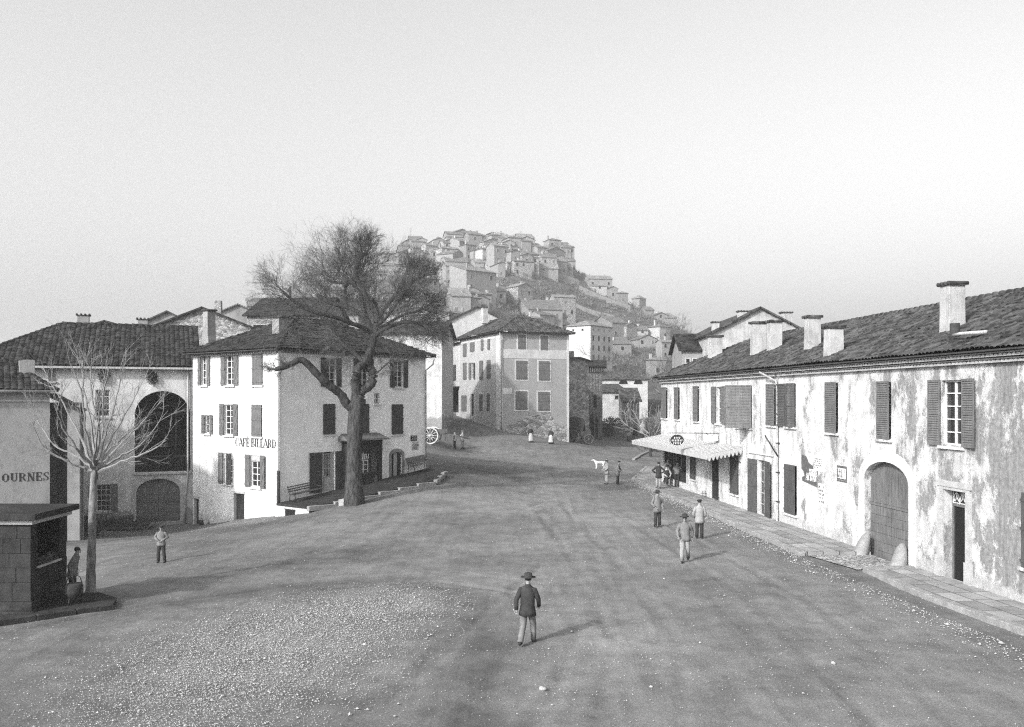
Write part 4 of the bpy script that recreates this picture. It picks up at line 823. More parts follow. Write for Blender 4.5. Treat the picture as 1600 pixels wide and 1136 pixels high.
def extra1(F, root, T, hs):
    u0, u1, z0, z1 = F.rect(1036, 1072, 697, 750); hs.append((u0, u1, z0, z1))
    m = MB(); n = 9
    for i in range(n+1): x = u0+(u1-u0)*i/n; m.box(x-.04, x+.04, .1, .2, z0, z1)
    m.box(u0, u1, .08, .22, z0, z0+.7); m.box(u0, u1, .1, .2, z1-.15, z1); o = m.build('shop_front', M['door'], root)
    m = MB(); m.box(u0, u1, .22, .24, z0, z1); m.build('pane', M['glass'], o)
    m = MB(); 
    for i in (1, 3, 4, 6): x = u0+(u1-u0)*i/n; m.box(x+.1, x+.3, .205, .215, z0+.8, z1-.2)
    m.build('curtain', M['cl_mid'], o)
    fixed_door(F, root, T, hs, (1107.6, 1123, 714, 781), M['door'])
    u0, u1, z0, z1 = F.rect(1183, 1196, 719, 806); hs.append((u0, u1, z0, z1)); sash(root, T, u0, u1, z0, z1, 5, .2, 2, 'glazed_door', M['plank'])
    shutter(root, T, u0, z0, .95, z1-z0, 174, -1, M['shut'], 'plank'); shutter(root, T, u1, z0, .95, z1-z0, 172, 1, M['shut'], 'plank')
    m = MB(); m.box(u0-1.05, u1+1.05, -.08, -.003, z1+.28, z1+.36); m.build('drip_mould', M['trim'], root)
    # zinc awning
    u0 = .15; u1 = F.uv(1161, 704)[0]; zb = F.uv(1161, 701)[1]-.02; D = 1.95
    a = MB(); a.add([(u0-.7, -D, zb-.28), (u1, -D, zb-.28), (u1, -.01, zb+.12), (u0-.1, -.01, zb+.12), (u0-.7, -D, zb-.31), (u1, -D, zb-.31), (u1, -.01, zb+.09), (u0-.1, -.01, zb+.09)], [(0, 1, 2, 3), (4, 7, 6, 5), (0, 4, 5, 1), (1, 5, 6, 2), (0, 3, 7, 4)])
    n = int((u1-u0)/.55)
    for i in range(n+1): x = u0+(u1-u0)*i/n; a.prism([(x-.02, 0), (x+.02, 0), (x+.02, .03), (x-.02, .03)], 0, .001); 
    aw = a.build('zinc_awning', M['zinc'], root)
    r = MB()
    for i in range(n+1): x = u0+(u1-u0)*i/n; r.tube([(x, -D, zb-.268), (x, -.01, zb+.132)], .022, 4)
    r.build('awning_seam', M['zinc'], aw)
    v = MB(); v.box(u0-.7, u1, -D-.03, -D-.002, zb-.56, zb-.27); k = 9; poly = []
    v.T = Matrix.Translation((u1+.004, -D, 0)) @ Matrix.Rotation(R_(90), 4, 'Z'); W_ = D-.02
    for i in range(k):
        s0, s1 = W_*i/k, W_*(i+1)/k; za, zc = zb-.30+.4*s0/D, zb-.30+.4*s1/D; zm = (za+zc)/2
        v.prism([(s0, za+.02), (s0, za-.16), ((s0+s1)/2-.03, zm-.36), ((s0+s1)/2+.03, zm-.36), (s1, zc-.16), (s1, zc+.02)], 0, .02)
    v.build('scalloped_valance', M['zinc'], aw)
    br = MB()
    for x in (u0+.3, (u0+u1)/2, u1-.3): br.tube([(x, -D+.05, zb-.3), (x, -.02, zb-.05)], .025, 5); br.tube([(x, -.9, zb-.1), (x, -.02, zb-.75)], .02, 5)
    br.build('awning_bracket', M['iron'], aw)
    sk = MB(); F_ = F.uv(1207, 591)
    m = MB(); u = F.uv(1217.5, 650)[0]; m.tube([(u-1.2, -.5, 7.45), (u-.15, -.1, 7.0), (u, -.09, 6.6), (u, -.09, .5), (u+.02, -.13, .2), (u+.6, -.5, -.02)], .05, 8); m.build('drainpipe', M['zincpipe'], root)
    for z in (1.2, 2.6, 4, 5.4): b = MB(); b.box(u-.09, u+.09, -.15, -.003, z, z+.05); b.build('pipe_clamp', M['iron'], root)
    a = F.uv(1219, 713); m = MB(); m.tube([(u+.06, -.1, a[1]), (u+.1, -.75, a[1]+1.0)], .035, 6); m.build('iron_stay', M['iron'], root)
    ub, z0b = F.uv(1072, 760); b = MB()
    for uu in (F.uv(1105, 775)[0], F.uv(1125, 783)[0]):
        for k in range(3): b.tube([(uu, -.1-.09*k, .1), (uu, -.1-.09*k, .55), (uu+.03, -.12-.09*k, .65)], .015, 4)
        b.tube([(uu, -.05, .5), (uu, -.4, .5)], .015, 4)
    b.build('boot_scraper', M['iron'], root)
FR1, r1h = row_house('awning_house', 'long white house with louvred shutters and zinc awning, far half of right-hand row', 63.2, YS, [
    ((1034.5, 1043, 605.8, 652.6), (3, None), 'louvre', None, None, True, 'shut_m'), ((1054.5, 1062, 605.8, 654.3), (3, None), 'louvre', None, None, True, 'shut_m'), ((1084, 1092.4, 604, 657.5), (3, None), 'louvre', None, None, True, 'shut_m'),
    ((1119.4, 1127.9, 604.7, 661), (178, 178), 'louvre', .7, .62, True, 'shut_m'), ((1150, 1175, 603, 667), (178, 62), 'louvre', .7, 1.35, True, 'shut_m'), ((1198.5, 1212.8, 601, 663.8), (3, None), 'louvre', None, None, True, 'shut_m'),
    ((1141.8, 1154, 713, 771), (0, 0), 'plank', None, None, False, 'shut'), ((1079.4, 1086.8, 707, 748), (0, 0), 'plank', None, None, False, 'shut')], M['r1wall'], M['tile'], (True, False), 41, extra1)
def extra2(F, root, T, hs):
    u0, u1, z0, z1 = F.rect(1351, 1420.5, 722, 880); hs.append((u0, u1, z0-.3, z1, .75)); gx = (u0+u1)/2
    z0 -= .05
    for a, b in ((u0, gx-.01), (gx+.01, u1)):
        g = MB(); A = [p for p in arc_pts(u0, u1, z1-.75, .75, 24) if a-.02 <= p[0] <= b+.02]; top = z1-.01
        poly = [(a, z0), (b, z0)]+A[::-1]
        g.prism(poly, .27, .31); n = 7; zc = z0+(z1-z0)*.55
        for i in range(n):
            x0 = a+(b-a)*i/n; x1 = a+(b-a)*(i+1)/n; zt = min(p[1] for p in [(x, z1-.75+.75*math.sqrt(max(0, 1-((x-gx)/((u1-u0)/2))**2))) for x in (x0, x1)])
            g.box(x0+.008, x1-.008, .24, .27, zc+.07, zt-.02)
        g.box(a+.01, b-.01, .225, .27, zc-.03, zc+.06)
        for k in range(6): zz = z0+.02+k*(zc-z0-.06)/6; g.box(a+.01, b-.01, .235+.004*(k % 2), .27, zz, zz+(zc-z0-.06)/6-.012)
        g.build('gate_leaf', M['gate'], root)
    d = MB(); w = .42; d.box(u0-w, u0-.003, -.03, .1, -.3, z1-.76); d.box(u1+.003, u1+w, -.03, .1, -.3, z1-.76)
    A1 = arc_pts(u0-.003, u1+.003, z1-.76, .76); A2 = arc_pts(u0-w, u1+w, z1-.76, 1.2)
    for i in range(len(A1)-1): d.prism([A1[i], A1[i+1], A2[i+1], A2[i]], -.03-.003*(i % 2), .1)
    d.build('stone_gate_arch', M['trim'], root)
    # panelled street door in a moulded stone frame
    u0, u1, z0, z1 = F.rect(1474.5, 1509, 767, 903); z0 = .22; hs.append((u0, u1, z0, z1))
    d = MB(); w = .22
    for k, (o_, dd) in enumerate(((.0, .03), (.1, .055))):
        d.box(u0-w-o_, u0-o_-.003, -dd, .02, z0 if k == 0 else z0+.7, z1); d.box(u1+.003+o_, u1+w+o_, -dd, .02, z0, z1); d.box(u0-w-o_, u1+w+o_, -dd-.004, .02, z1+.003+o_, z1+w+o_*.8)
    d.box(u0-w-.14, u0-.03, -.1, .02, z0-.1, z0+.75); d.box(u1+.03, u1+w+.14, -.1, .02, z0-.1, z0+.75)
    d.build('stone_door_frame', M['dress'], root)
    zt = z1-.52
    d = MB(); d.box(u0, u1, .3, .38, zt-.03, zt+.06); d.box(u0, u0+.07, .3, .38, z0, z1); d.box(u1-.07, u1, .3, .38, z0, z1); d.build('door_frame', M['shut_m'], root)
    tr = MB(); n = 3
    for i in range(n):
        a = u0+.07+(u1-u0-.14)*i/n; b = a+(u1-u0-.14)/n
        for A in (arc_pts(a, b, zt+.06, .36, 8), [(x, z1-.03-(z-zt-.06)) for x, z in arc_pts(a-(b-a)/2 if i else a, b-(b-a)/2 if i else (a+b)/2, zt+.06, .36, 8)]): tr.tube([(x, .3, z) for x, z in A], .016, 4)
    tr.tube([(u0+.05, .3, zt+.08), (u1-.05, .3, zt+.08)], .02, 4); tr.build('transom_tracery', M['frame'], root)
    g = MB(); g.box(u0+.05, u1-.05, .33, .35, zt+.05, z1); g.build('transom_pane', M['glass'], root)
    def panel_leaf(w):
        m = MB(); h = zt-z0-.03; m.box(0, w, .0, .05, 0, h)
        for a, b in ((.12, .32), (.36, .5), (.55, .95)):
            za, zb = h*a, h*b; m.box(.08, w-.08, -.022, 0, za, zb); m.box(.14, w-.14, -.035, -.022, za+.07, zb-.07)
        m.box(.0, w, -.03, 0, h*.325, h*.35); m.prism([(.1, h*.06), (.16, h*.06), (w-.1, h*.3), (w-.16, h*.3)], -.03, 0); return m
    hw = (u1-u0-.14)/2
    for x, ang in ((u0+.07, 0), ):
        m = panel_leaf(hw*1.0); m2 = MB(); T0 = Matrix.Translation((x, .33, z0)) @ Matrix.Rotation(R_(72), 4, 'Z'); m.v = [tuple(T0 @ Vector(p)) for p in m.v]; m.build('door_leaf', M['door'], root)
    m = panel_leaf(hw); T0 = Matrix.Translation((u0+.07+hw, .33, z0)); m.v = [tuple(T0 @ Vector(p)) for p in m.v]; m.build('door_leaf', M['door'], root)
    dark_room(root, T, u0, u1, z0-.05, z1, 2.5, 'hallway', .41, M['dark'])
    d = MB(); d.box(u0-.05, u1+.05, -.28, .3, .1, z0-.003); d.build('doorstep', M['dress'], root)
    # posters
    u0, u1, z0, z1 = F.rect(1252.5, 1278, 712, 759)
    def poster(name, lab, poly, mat, y=-.012): 
        m = MB(); m.prism(poly, y, -.001); o = m.build(name, mat); o.matrix_world = F.M; tag(o, lab, 'poster'); return o
    w, h = u1-u0, z1-z0
    o = poster('wall_poster', 'largest dark poster with torn edges and white letters on peeling wall', [(u0+w*x, z0+h*y) for x, y in ((.04, .12), (.95, .0), (1, .5), (.96, .95), (.78, .88), (.7, .68), (.45, .76), (.36, .9), (.28, .97), (.0, 1), (.0, .52), (.14, .45), (.2, .3), (.05, .25))], M['paper_d'])
    lettering(o, T, 'TERRE', u0+w*.5, u0+w*.97, z0+h*.34, .3, M['letter_w'], y=-.013); lettering(o, T, 'ACRAN', u0+w*.3, u0+w*.93, z0+h*.17, .34, M['letter_w'], y=-.013)
    a = F.rect(1272, 1286.5, 712, 736); o = poster('wall_poster', 'pale bordered poster overlapping top corner of the torn dark one', [(a[0], a[2]), (a[1], a[2]), (a[1], a[3]), (a[0], a[3])], M['paper'], -.02)
    marks(o, T, a[0]+.08, a[1]-.08, a[2]+.1, a[3]-.1, 5, M['letter'], -.021, seed=9, fill=.7)
    a = F.rect(1279.5, 1289, 756, 789); o = poster('wall_poster', 'narrow pale poster with bold black lettering, lowest on the wall', [(a[0], a[2]), (a[1], a[2]), (a[1], a[3]), (a[0], a[3])], M['paper'])
    marks(o, T, a[0]+.05, a[1]-.05, a[2]+.05, a[3]-.05, 5, M['letter'], -.013, seed=19, n=4, fill=.75)
    a = F.rect(1308, 1323.5, 728, 753); o = poster('wall_poster', 'small black framed poster with white lettering nearest the big gate', [(a[0], a[2]), (a[1], a[2]), (a[1], a[3]), (a[0], a[3])], M['paper_d'])
    m = MB(); m.box(a[0]+.08, a[1]-.08, -.016, -.012, a[3]-.52, a[3]-.1); m.build('title_strip', M['paper'], o); marks(o, T, a[0]+.1, a[1]-.1, a[3]-.5, a[3]-.12, 1, M['letter'], -.0165, seed=4, fill=.9, n=6); marks(o, T, a[0]+.1, a[1]-.1, a[2]+.08, a[3]-.6, 3, M['letter_w'], -.013, seed=24, fill=.5, n=9)
    a = F.rect(1291, 1305, 741, 752); lettering(root, T, 'LOUIT', a[0], a[1], a[2], .42, M['fade'], y=-.003, name='painted_wall_lettering')
    a = F.rect(1330, 1346, 730, 760); marks(root, T, a[0], a[1], a[2], a[3], 4, M['fade'], -.001, 'painted_wall_lettering', seed=44, fill=.6)
FR2, r2h = row_house('gate_house', 'peeling white house with posters, arched gate and street door, near half of right-hand row', YS-.02, 11.5, [
    ((1228, 1243.4, 600, 666), (176, 22), 'louvre', .9, None, True, 'shut'), ((1291, 1309.5, 598, 675), (3, None), 'louvre', None, None, True, 'shut_m'), ((1372, 1392.4, 597, 685), (3, None), 'louvre', None, None, True, 'shut_m'),
    ((1471, 1505.5, 594, 696), (178, 176), 'louvre', .66, .7, True, 'shut_m'), ((1227, 1245, 727, 802), (2, None), 'plank', None, None, False, 'shut'), ((1598.5, 1640, 774, 890), (0, 0), 'plank', None, None, False, 'shut')], M['r2wall'], M['tile'], (False, False), 51, extra2)
# chimneys along that roof
inx = FR1.M.to_3x3() @ Vector((0, 1, 0)); e0 = FR1.M @ Vector((0, -.48, 0)); nR = Vector((-inx.x*.46, -inx.y*.46, 1))
for root, px, yb, yt, w, d, st, mt in [(r1h, 1110.5, 560, 526, .8, .6, 'slab', 'chim'), (r1h, 1177, 556, 505, .75, .6, 'slab', 'chim'), (r1h, 1202, 549, 503, .65, .6, 'slab', 'chim'), (r2h, 1260, 548, 496, .62, .55, 'slab', 'chim'), (r2h, 1292, 559, 512, .62, .6, 'slab', 'chim'), (r2h, 1476, 521, 445, .6, .62, 'slab', 'chim')]:
    F_ = FR1 if root is r1h else FR2; p = ray_plane(px, yb, (e0.x, e0.y, 7.48), nR)+inx*.3; h = (yb-yt)/FPX*p.y; chimney(root, F_.I, p, d, w, h, M[mt], F_.a, st, sink=.45)
p = ray_plane(1492, 531, (e0.x, e0.y, 7.48), nR); m = MB(); m.T = FR2.I; m.tube([p-Vector((0, 0, .3)), p+Vector((0, 0, .55))], .16, 10); m.build('stove_pipe', M['iron'], r2h)
m = MB(); m.T = FR2.I; q = ray_plane(1512, 536, (e0.x, e0.y, 7.6), nR); m.tube([p+Vector((-.2, -.3, .12)), (p+q)/2+Vector((0, 0, .25)), q+Vector((.6, 0, .35))], .06, 6); m.build('loose_ridge_pole', M['plank'], r2h)
# stones guarding the gate
for px, py, lab in ((1357, 868, 'leaning wheel guard stone at far side of the big gate'), (1417, 886, 'leaning wheel guard stone at near side of the big gate')):
    u, _ = FR2.uv(px, py); m = MB(); s = -1 if px < 1400 else 1
    prof = [(.36, -.2), (.33, .1), (.27, .45), (.2, .72), (.11, .84), (.03, .87)]
    m.lathe(prof, 12, (0, 0), 1, .85); m.v = [(x+z*.12*-s, y+.28*z, z) for x, y, z in m.v]
    o = m.build('guard_stone', M['kerb']); o.matrix_world = FR2.M @ Matrix.Translation((u, -.34, .14)); tag(o, lab, 'guard stone', 'guard stones at the gate')
# bracket sign over the awning
u, z = FR1.uv(1124, 677); m = MB(); m.tube([(u, 0, z), (u, -2.95, z+.03)], .022, 6); m.tube([(u, -.02, z-.45), (u, -.8, z)], .018, 5); sgn = m.build('hanging_sign', M['iron']); sgn.matrix_world = FR1.M; tag(sgn, 'dark oval sign hanging from iron bracket above the zinc awning', 'sign')
T2 = Matrix.Translation((u, -2.5, z-.38)) @ Matrix.Rotation(R_(90), 4, 'Z'); m = MB(); m.T = T2; el = [(.44*math.cos(2*math.pi*i/28), .34*math.sin(2*math.pi*i/28)) for i in range(28)]; m.prism(el, -.03, .03); m.build('oval_board', M['letter'], sgn)
m = MB(); m.T = T2
for yy in (-.034, .034):
    for i in range(28):
        a, b = el[i], el[(i+1) % 28]; m.tube([(a[0]*.95, yy, a[1]*.95), (b[0]*.95, yy, b[1]*.95)], .014, 4)
for f_ in (Matrix.Identity(4), Matrix.Rotation(math.pi, 4, 'Z')):
    m.T = T2 @ f_
    for zz, ww, n in ((.13, .2, 4), (-.02, .33, 7), (-.18, .24, 5)):
        for k in range(n): x = -ww+2*ww*(k+.5)/n; m.box(x-.02, x+.012, -.037, -.031, zz-.055, zz+.055); m.box(x+.012, x+.035, -.036, -.031, zz+.02, zz+.045)
m.build('lettering', M['letter_w'], sgn)
m = MB(); m.T = Matrix.Translation((u, -.5, z-.12)) @ Matrix.Rotation(R_(90), 4, 'Z'); m.box(-.42, .42, -.03, .03, -.28, .02); m.box(-.44, .44, -.035, .035, -.02, .03); m.box(-.44, .44, -.035, .035, -.3, -.27); m.build('bracket_board', M['trim'], sgn)
# ---------------------------------------------------------------- central grey house and the white one up the street
P1c = (-1.27, 92.7); P2c = (6.13, 95.74); P0c = (-6.11, 104.5); P00 = (-8.94, 113)
FC = Fac(P0c, P1c, 1.2); FCr = Fac(P1c, P2c, 1.2); ch = thing('tinted_house', 'tall grey tinted house with pale band and hipped roof in picture centre', 'house', FC.M); RIc = FC.I; TCr = RIc @ FCr.M; ZC = 12.95-1.2
hc, hcr = [], []
for px in [(809.4, 821.3, 523.5, 545), (844.6, 856, 525, 546.5)]: opening(ch, TCr, FCr, px, (0, 0), 'plank', M['shut_m'], 3, 2, False, hcr, sl=False, sur=True)
for px in [(806.5, 823.6, 564, 592.5), (841.6, 858.8, 564.7, 594), (805.5, 823.6, 611.7, 640), (840.6, 858.8, 612.7, 641.5)]: opening(ch, TCr, FCr, px, (0, 0), 'plank', M['shut_m'], 3, 2, False, hcr, sl=False, sur=True)
for px in [(724, 729, 537, 557), (735, 741.5, 535, 549), (752, 755.5, 530.5, 547), (762.3, 765.7, 530, 546)]: opening(ch, TL, FC, px, (0, 0), 'plank', M['shut_m'], 3, 2, False, hc, sl=False)
for px in [(724, 729, 567, 592.5), (736, 740.5, 567, 592), (749.5, 755, 564, 592), (761, 766.5, 563, 591.5), (721.5, 729, 618, 642), (749.5, 754.5, 616, 642), (761.3, 765.7, 615, 642)]: opening(ch, TL, FC, px, (0, 0) if px[0] != 736 else (170, 170), 'plank', M['shut_m'], 3, 2, px[0] == 736, hc, sl=False, sur=px[2] > 610 and px[0] > 740)
fixed_door(FC, ch, TL, hc, (735, 740, 616, 650), M['door'], False)
m = MB(); wall(m, FC.L, -.6, ZC, hc, .25); m.build('street_wall', M['clight'], ch)
m = MB(); m.T = TCr; wall(m, FCr.L, -.6, ZC, hcr, .25); m.build('front_wall', M['cwall'], ch)
back4 = [P0c, P1c, P2c, (P0c[0]+P2c[0]-P1c[0], P0c[1]+P2c[1]-P1c[1])]; m = MB(); back_walls(m, [lv(RIc, p) for p in back4], -.6, ZC, (2, 3)); m.build('rear_wall', M['mid'], ch)
def strip(F, T, x0, x1, yt, yb, mat, nm, y=-.02, root=ch):
    a = F.rect(x0, x1, yt, yb); m = MB(); m.T = T; m.box(max(a[0], .0), min(a[1], F.L-.0), y, -.003, a[2], a[3]); return m.build(nm, mat, root)
# pale band between the upper storeys, cut round nothing (windows stand above and below it)
strip(FCr, TCr, 783, 887.5, 546.5, 560.5, M['pale'], 'painted_band'); strip(FCr, TCr, 783.5, 800, 606.6, 615.8, M['trim'], 'blank_sign_panel', -.03)
for a, b in ((0, .32), (FCr.L-.26, FCr.L)): m = MB(); m.T = TCr; m.box(a, b, -.028, -.003, -.3 if a > 1 else 1.9, ZC-.25); m.build('corner_quoin', M['trim'], ch)
m = MB(); m.box(FC.L-1.0, FC.L-.02, -.024, -.003, 1.2, ZC-.35); m.box(0.02, FC.L-1.02, -.018, -.003, ZC-.55, ZC-.35); m.build('corner_quoin', M['trim'], ch)
m = MB(); m.T = TCr       # fallen render shows the stones
u0 = FCr.uv(787, 650)[0]; pts = [(u0, -.4), (FCr.L-.3, -.4), (FCr.L-.3, 2.1), (FCr.L-.9, 1.7), (FCr.L-1.7, 2.4), (FCr.L-2.3, 3.5), (FCr.L-3.0, 3.9), (FCr.L-3.4, 3.2), (FCr.L-4.2, 2.9), (FCr.L-4.6, 3.3), (FCr.L-5.3, 2.6), (u0+.8, 2.2), (u0+.1, 1.4)]
m.prism(pts, -.008, -.002); m.build('bare_stonework', M['far_rubble'], ch)
hip_roof(ch, [lv(RIc, p) for p in back4], ZC+.05, .5, .5, M['tile'], (False, True), pitch=.3, seed=61, res=5)
m = MB(); m.T = TCr; m.tube([(-.2, -.45, ZC-.1), (.12, -.1, ZC-.9), (.12, -.1, 1.0)], .06, 6); m.build('drainpipe', M['zincpipe'], ch)
p = Vector((-3.2, 103, 15.6)); chimney(ch, RIc, p, .7, .6, .9, M['chim'], FC.a, 'hood')
FE = Fac(P00, P0c, 3.4); eh = thing('street_house', 'narrow white house with dark shop below, beside the tall grey house', 'house', FE.M); he = []; ZEe = 12.6-3.4
for px in [(701.5, 707, 534.5, 557), (698, 701.3, 570.6, 594.5), (706.8, 712.6, 570.6, 594)]: opening(eh, TL, FE, px, (0, 0), 'plank', M['shut'], 3, 2, False, he, sl=False)
u0, u1, z0, z1 = FE.rect(692, 716.5, 606, 640); he.append((max(.2, u0), u1, z0-.3, z1)); dark_room(eh, TL, max(.2, u0), u1, z0-.3, z1, 2.0, 'shop_room', .26)
m = MB()
for x in np.linspace(max(.2, u0), u1, 6): m.box(x-.05, x+.05, .05, .15, z0-.3, z1)
m.box(max(.2, u0), u1, .05, .15, z0-.3, z0+.6); m.build('shop_front', M['door'], eh); m = MB(); m.box(.1, FE.L-.2, -.5, -.004, z1+.02, z1+.14); m.build('shop_canopy', M['darkw'], eh)
m = MB(); wall(m, FE.L, -.6, ZEe, he, .25); m.build('wall', M['pale'], eh)
nE = FE.M.to_3x3() @ Vector((0, 8, 0)); be = [lv(FE.I, p) for p in (P00, P0c, (P0c[0]+nE.x, P0c[1]+nE.y), (P00[0]+nE.x, P00[1]+nE.y))]; m = MB(); back_walls(m, be, -.6, ZEe, (1, 2, 3)); m.build('rear_wall', M['pale'], eh)
hip_roof(eh, be, ZEe+.05, .45, .42, M['tile'], (False, False), pitch=.32, seed=71, res=4)
# ---------------------------------------------------------------- generic gabled / hipped house away from the square
def small_roof(mb, w, d, z, kind, sl=.42, ov=.35, th=.14):
    """box footprint 0..w by 0..d. gF: gable faces the front, gS: gable faces the side, hip, shed (slopes to front)"""
    def slabq(P):
        n = (Vector(P[1])-Vector(P[0])).cross(Vector(P[2])-Vector(P[0])).normalized()
        if n.z < 0: n = -n
        Q = [tuple(Vector(p)-n*th) for p in P]; k = len(P)
        mb.add(list(P)+Q, [tuple(range(k)), tuple(range(2*k-1, k-1, -1))]+[(i, i+k, (i+1) % k+k, (i+1) % k) for i in range(k)])
    x0, x1, y0, y1 = -ov, w+ov, -ov, d+ov; o = ov*sl
    if kind == 'gF':
        r = z+(w/2)*sl; slabq([(x0, y0, z-o), (w/2, y0, r), (w/2, y1, r), (x0, y1, z-o)]); slabq([(x1, y0, z-o), (x1, y1, z-o), (w/2, y1, r), (w/2, y0, r)])
    elif kind == 'gS':
        r = z+(d/2)*sl; slabq([(x0, y0, z-o), (x1, y0, z-o), (x1, d/2, r), (x0, d/2, r)]); slabq([(x0, y1, z-o), (x0, d/2, r), (x1, d/2, r), (x1, y1, z-o)])
    elif kind == 'shed': slabq([(x0, y0, z-o), (x1, y0, z-o), (x1, y1, z+(d+ov)*sl*.7), (x0, y1, z+(d+ov)*sl*.7)])
    else:
        a = min(w, d)/2; r = z+a*sl
        if w >= d: p, q = (a, d/2, r), (w-a, d/2, r); F_ = [[(x0, y0, z-o), (x1, y0, z-o), q, p], [(x1, y0, z-o), (x1, y1, z-o), q], [(x1, y1, z-o), (x0, y1, z-o), p, q], [(x0, y1, z-o), (x0, y0, z-o), p]]
        else: p, q = (w/2, a, r), (w/2, d-a, r); F_ = [[(x0, y0, z-o), (x1, y0, z-o), p], [(x1, y0, z-o), (x1, y1, z-o), q, p], [(x1, y1, z-o), (x0, y1, z-o), q], [(x0, y1, z-o), (x0, y0, z-o), p, q]]
        for P_ in F_:
            if w == d: pass
            slabq(P_)
def plain_house(label, X, Y, z, w, d, h, yaw, roof, wm, rm, name='hill_house', wins=None, chim=1, group=None, sl=.42, foot=3.0, seed=0, wcol=3.2, attic=False, flo=2.9, cat='house', chw=None):
    r = random.Random(seed+int(X*7+Y)); root = thing(name, label, cat, frame_m((X, Y, z), yaw), group)
    m = MB(); m.box(0, w, 0, d, -foot, h)
    if roof == 'gF': m.prism([(0, h), (w, h), (w/2, h+w/2*sl)], .0, d)
    if roof == 'gS':
        m.add([(0, 0, h), (0, d, h), (0, d/2, h+d/2*sl), (w, 0, h), (w, d, h), (w, d/2, h+d/2*sl)], [(0, 2, 1), (3, 4, 5)])
    if roof == 'shed': m.add([(0, 0, h), (w, 0, h), (w, d, h), (0, d, h), (w, d, h+d*sl*.7), (0, d, h+d*sl*.7)], [(3, 5, 4, 2), (0, 5, 3), (1, 2, 4)])
    m.build('wall', M[wm], root)
    m = MB(); small_roof(m, w, d, h+.1, roof, sl); rf = m.build('roof', M[rm], root)
    fl = max(1, int(h/flo)); wp = []
    if wins is None:
        for face in (0, 1):
            L = w if face == 0 else d; n = max(1, int(L/wcol))
            for k in range(fl):
                for i in range(n):
                    if r.random() < .82: wp.append((face, (i+.5)*L/n+r.uniform(-.25, .25), k*h/fl+.95, .95, 1.35))
            if attic:
                for i in range(n): wp.append((face, (i+.5)*L/n, h-.9, .6, .5))
    else: wp = wins
    for f, u, zz, ww, wh in wp:
        m = MB()
        if f == 0: m.T = Matrix.Translation((u, 0, zz))
        elif f == 1: m.T = Matrix.Translation((w, u, zz)) @ Matrix.Rotation(R_(90), 4, 'Z')
        else: m.T = Matrix.Translation((0, u, zz)) @ Matrix.Rotation(R_(-90), 4, 'Z')
        shut = r.random() < .35
        m.box(-ww/2-.1, ww/2+.1, -.04, .0, -.1, 0); m.box(-ww/2-.1, -ww/2, -.05, 0, 0, wh); m.box(ww/2, ww/2+.1, -.05, 0, 0, wh); m.box(-ww/2-.1, ww/2+.1, -.05, 0, wh, wh+.1); m.cm = 1; m.box(-ww/2, ww/2, -.02, .02, 0, wh)
        m.build('window', [M['dress'], M['shut_m'] if shut else M['dark']], root)
    zr = h+(w/2*sl if roof == 'gF' else d/2*sl if roof == 'gS' else min(w, d)/2*sl)
    for k in range(chim):
        x = w*(.5 if roof == 'gF' else r.choice((.15, .8, .3))) ; y = d*(r.uniform(.2, .8) if roof == 'gF' else .5)
        cw = chw or r.uniform(.5, .8); m = MB(); m.box(x-cw/2, x+cw/2, y-.3, y+.3, zr-.9, zr+r.uniform(.7, 1.2)); c = m.build('chimney', M['chim'] if r.random() < .6 else M[wm], rf)
    return root
def box_house(label, x0, xc, x1, ye, yb, a=20, roof='gF', wm='mid', rm='ftile', Y=None, dep=None, **k):
    """corner at pixel xc; right-hand face to x1 turned a degrees away, left-hand face back to x0"""
    if Y is None: p = G(xc, yb, 100)
    else: p = P(xc, yb, Y)
    s = FPX/p.y; a_ = R_(a); h = (yb-ye)/s; ca, sa = math.cos(a_), math.sin(a_)
    tx = (x1-CX)/FPX; w = (tx*p.y-p.x)/(ca-tx*sa)        # where the ray at x1 meets the right-hand face
    if x0 < xc-1 and sa > .02: tx = (x0-CX)/FPX; d = (tx*p.y-p.x)/(-sa-tx*ca)
    else: d = dep or 8
    if dep: d = dep
    return plain_house(label, p.x, p.y, p.z, max(w, 1.5), max(2.5, min(d, 26)), h, a_, roof, wm, rm, **k)
# white house seen behind the café house, at the foot of the rising street
box_house('pale wall of tall house with cart in front, behind café house', 590, 596, 690.5, 520, 668, -3, 'gS', 'arch_wall', 'tile', Y=84, dep=9, name='street_side_house', sl=.3, foot=3, wins=[(0, 2.6, 1.1, 1, 1.7), (0, 1.8, 5.4, .9, 1.5)], chim=1)
# behind the loggia and café roofs
box_house('low gable house peeping over loggia house roof, farthest left', 120, 137, 192, 510, 560, 8, 'gF', 'dim', 'tile_d', Y=84, dep=10, name='town_house', sl=.32, chim=0)
box_house('gabled town house with tall round topped chimney over loggia roof', 186, 214, 308, 508, 560, 12, 'gF', 'mid', 'tile', Y=96, dep=12, name='town_house', sl=.5, chim=0)
box_house('rubble stone gable house behind left chimney of café house', 236, 241, 392, 510, 560, 5, 'gF', 'rubble', 'tile_d', Y=74, dep=11, name='town_house', sl=.40, chim=1, wins=[])
box_house('stone house with dormer, right behind café house roof', 380, 386, 500, 492, 560, -4, 'gS', 'rubble', 'tile_d', Y=80, dep=10, name='town_house', sl=.4, chim=2, wins=[(0, 1.2, 1.9, 1.2, 1.1), (0, 3.4, 1.9, .9, 1.1)])
box_house('pale gable house further behind, with pot topped chimney', 338, 342, 402, 488, 540, 10, 'gF', 'mid', 'ftile', Y=110, dep=10, name='town_house', sl=.45, chim=2)
box_house('small distant house between roofs left of the big tree', 380, 384, 416, 478, 520, 12, 'gS', 'pale', 'ftile', Y=170, dep=9, name='town_house', chim=2, attic=True)
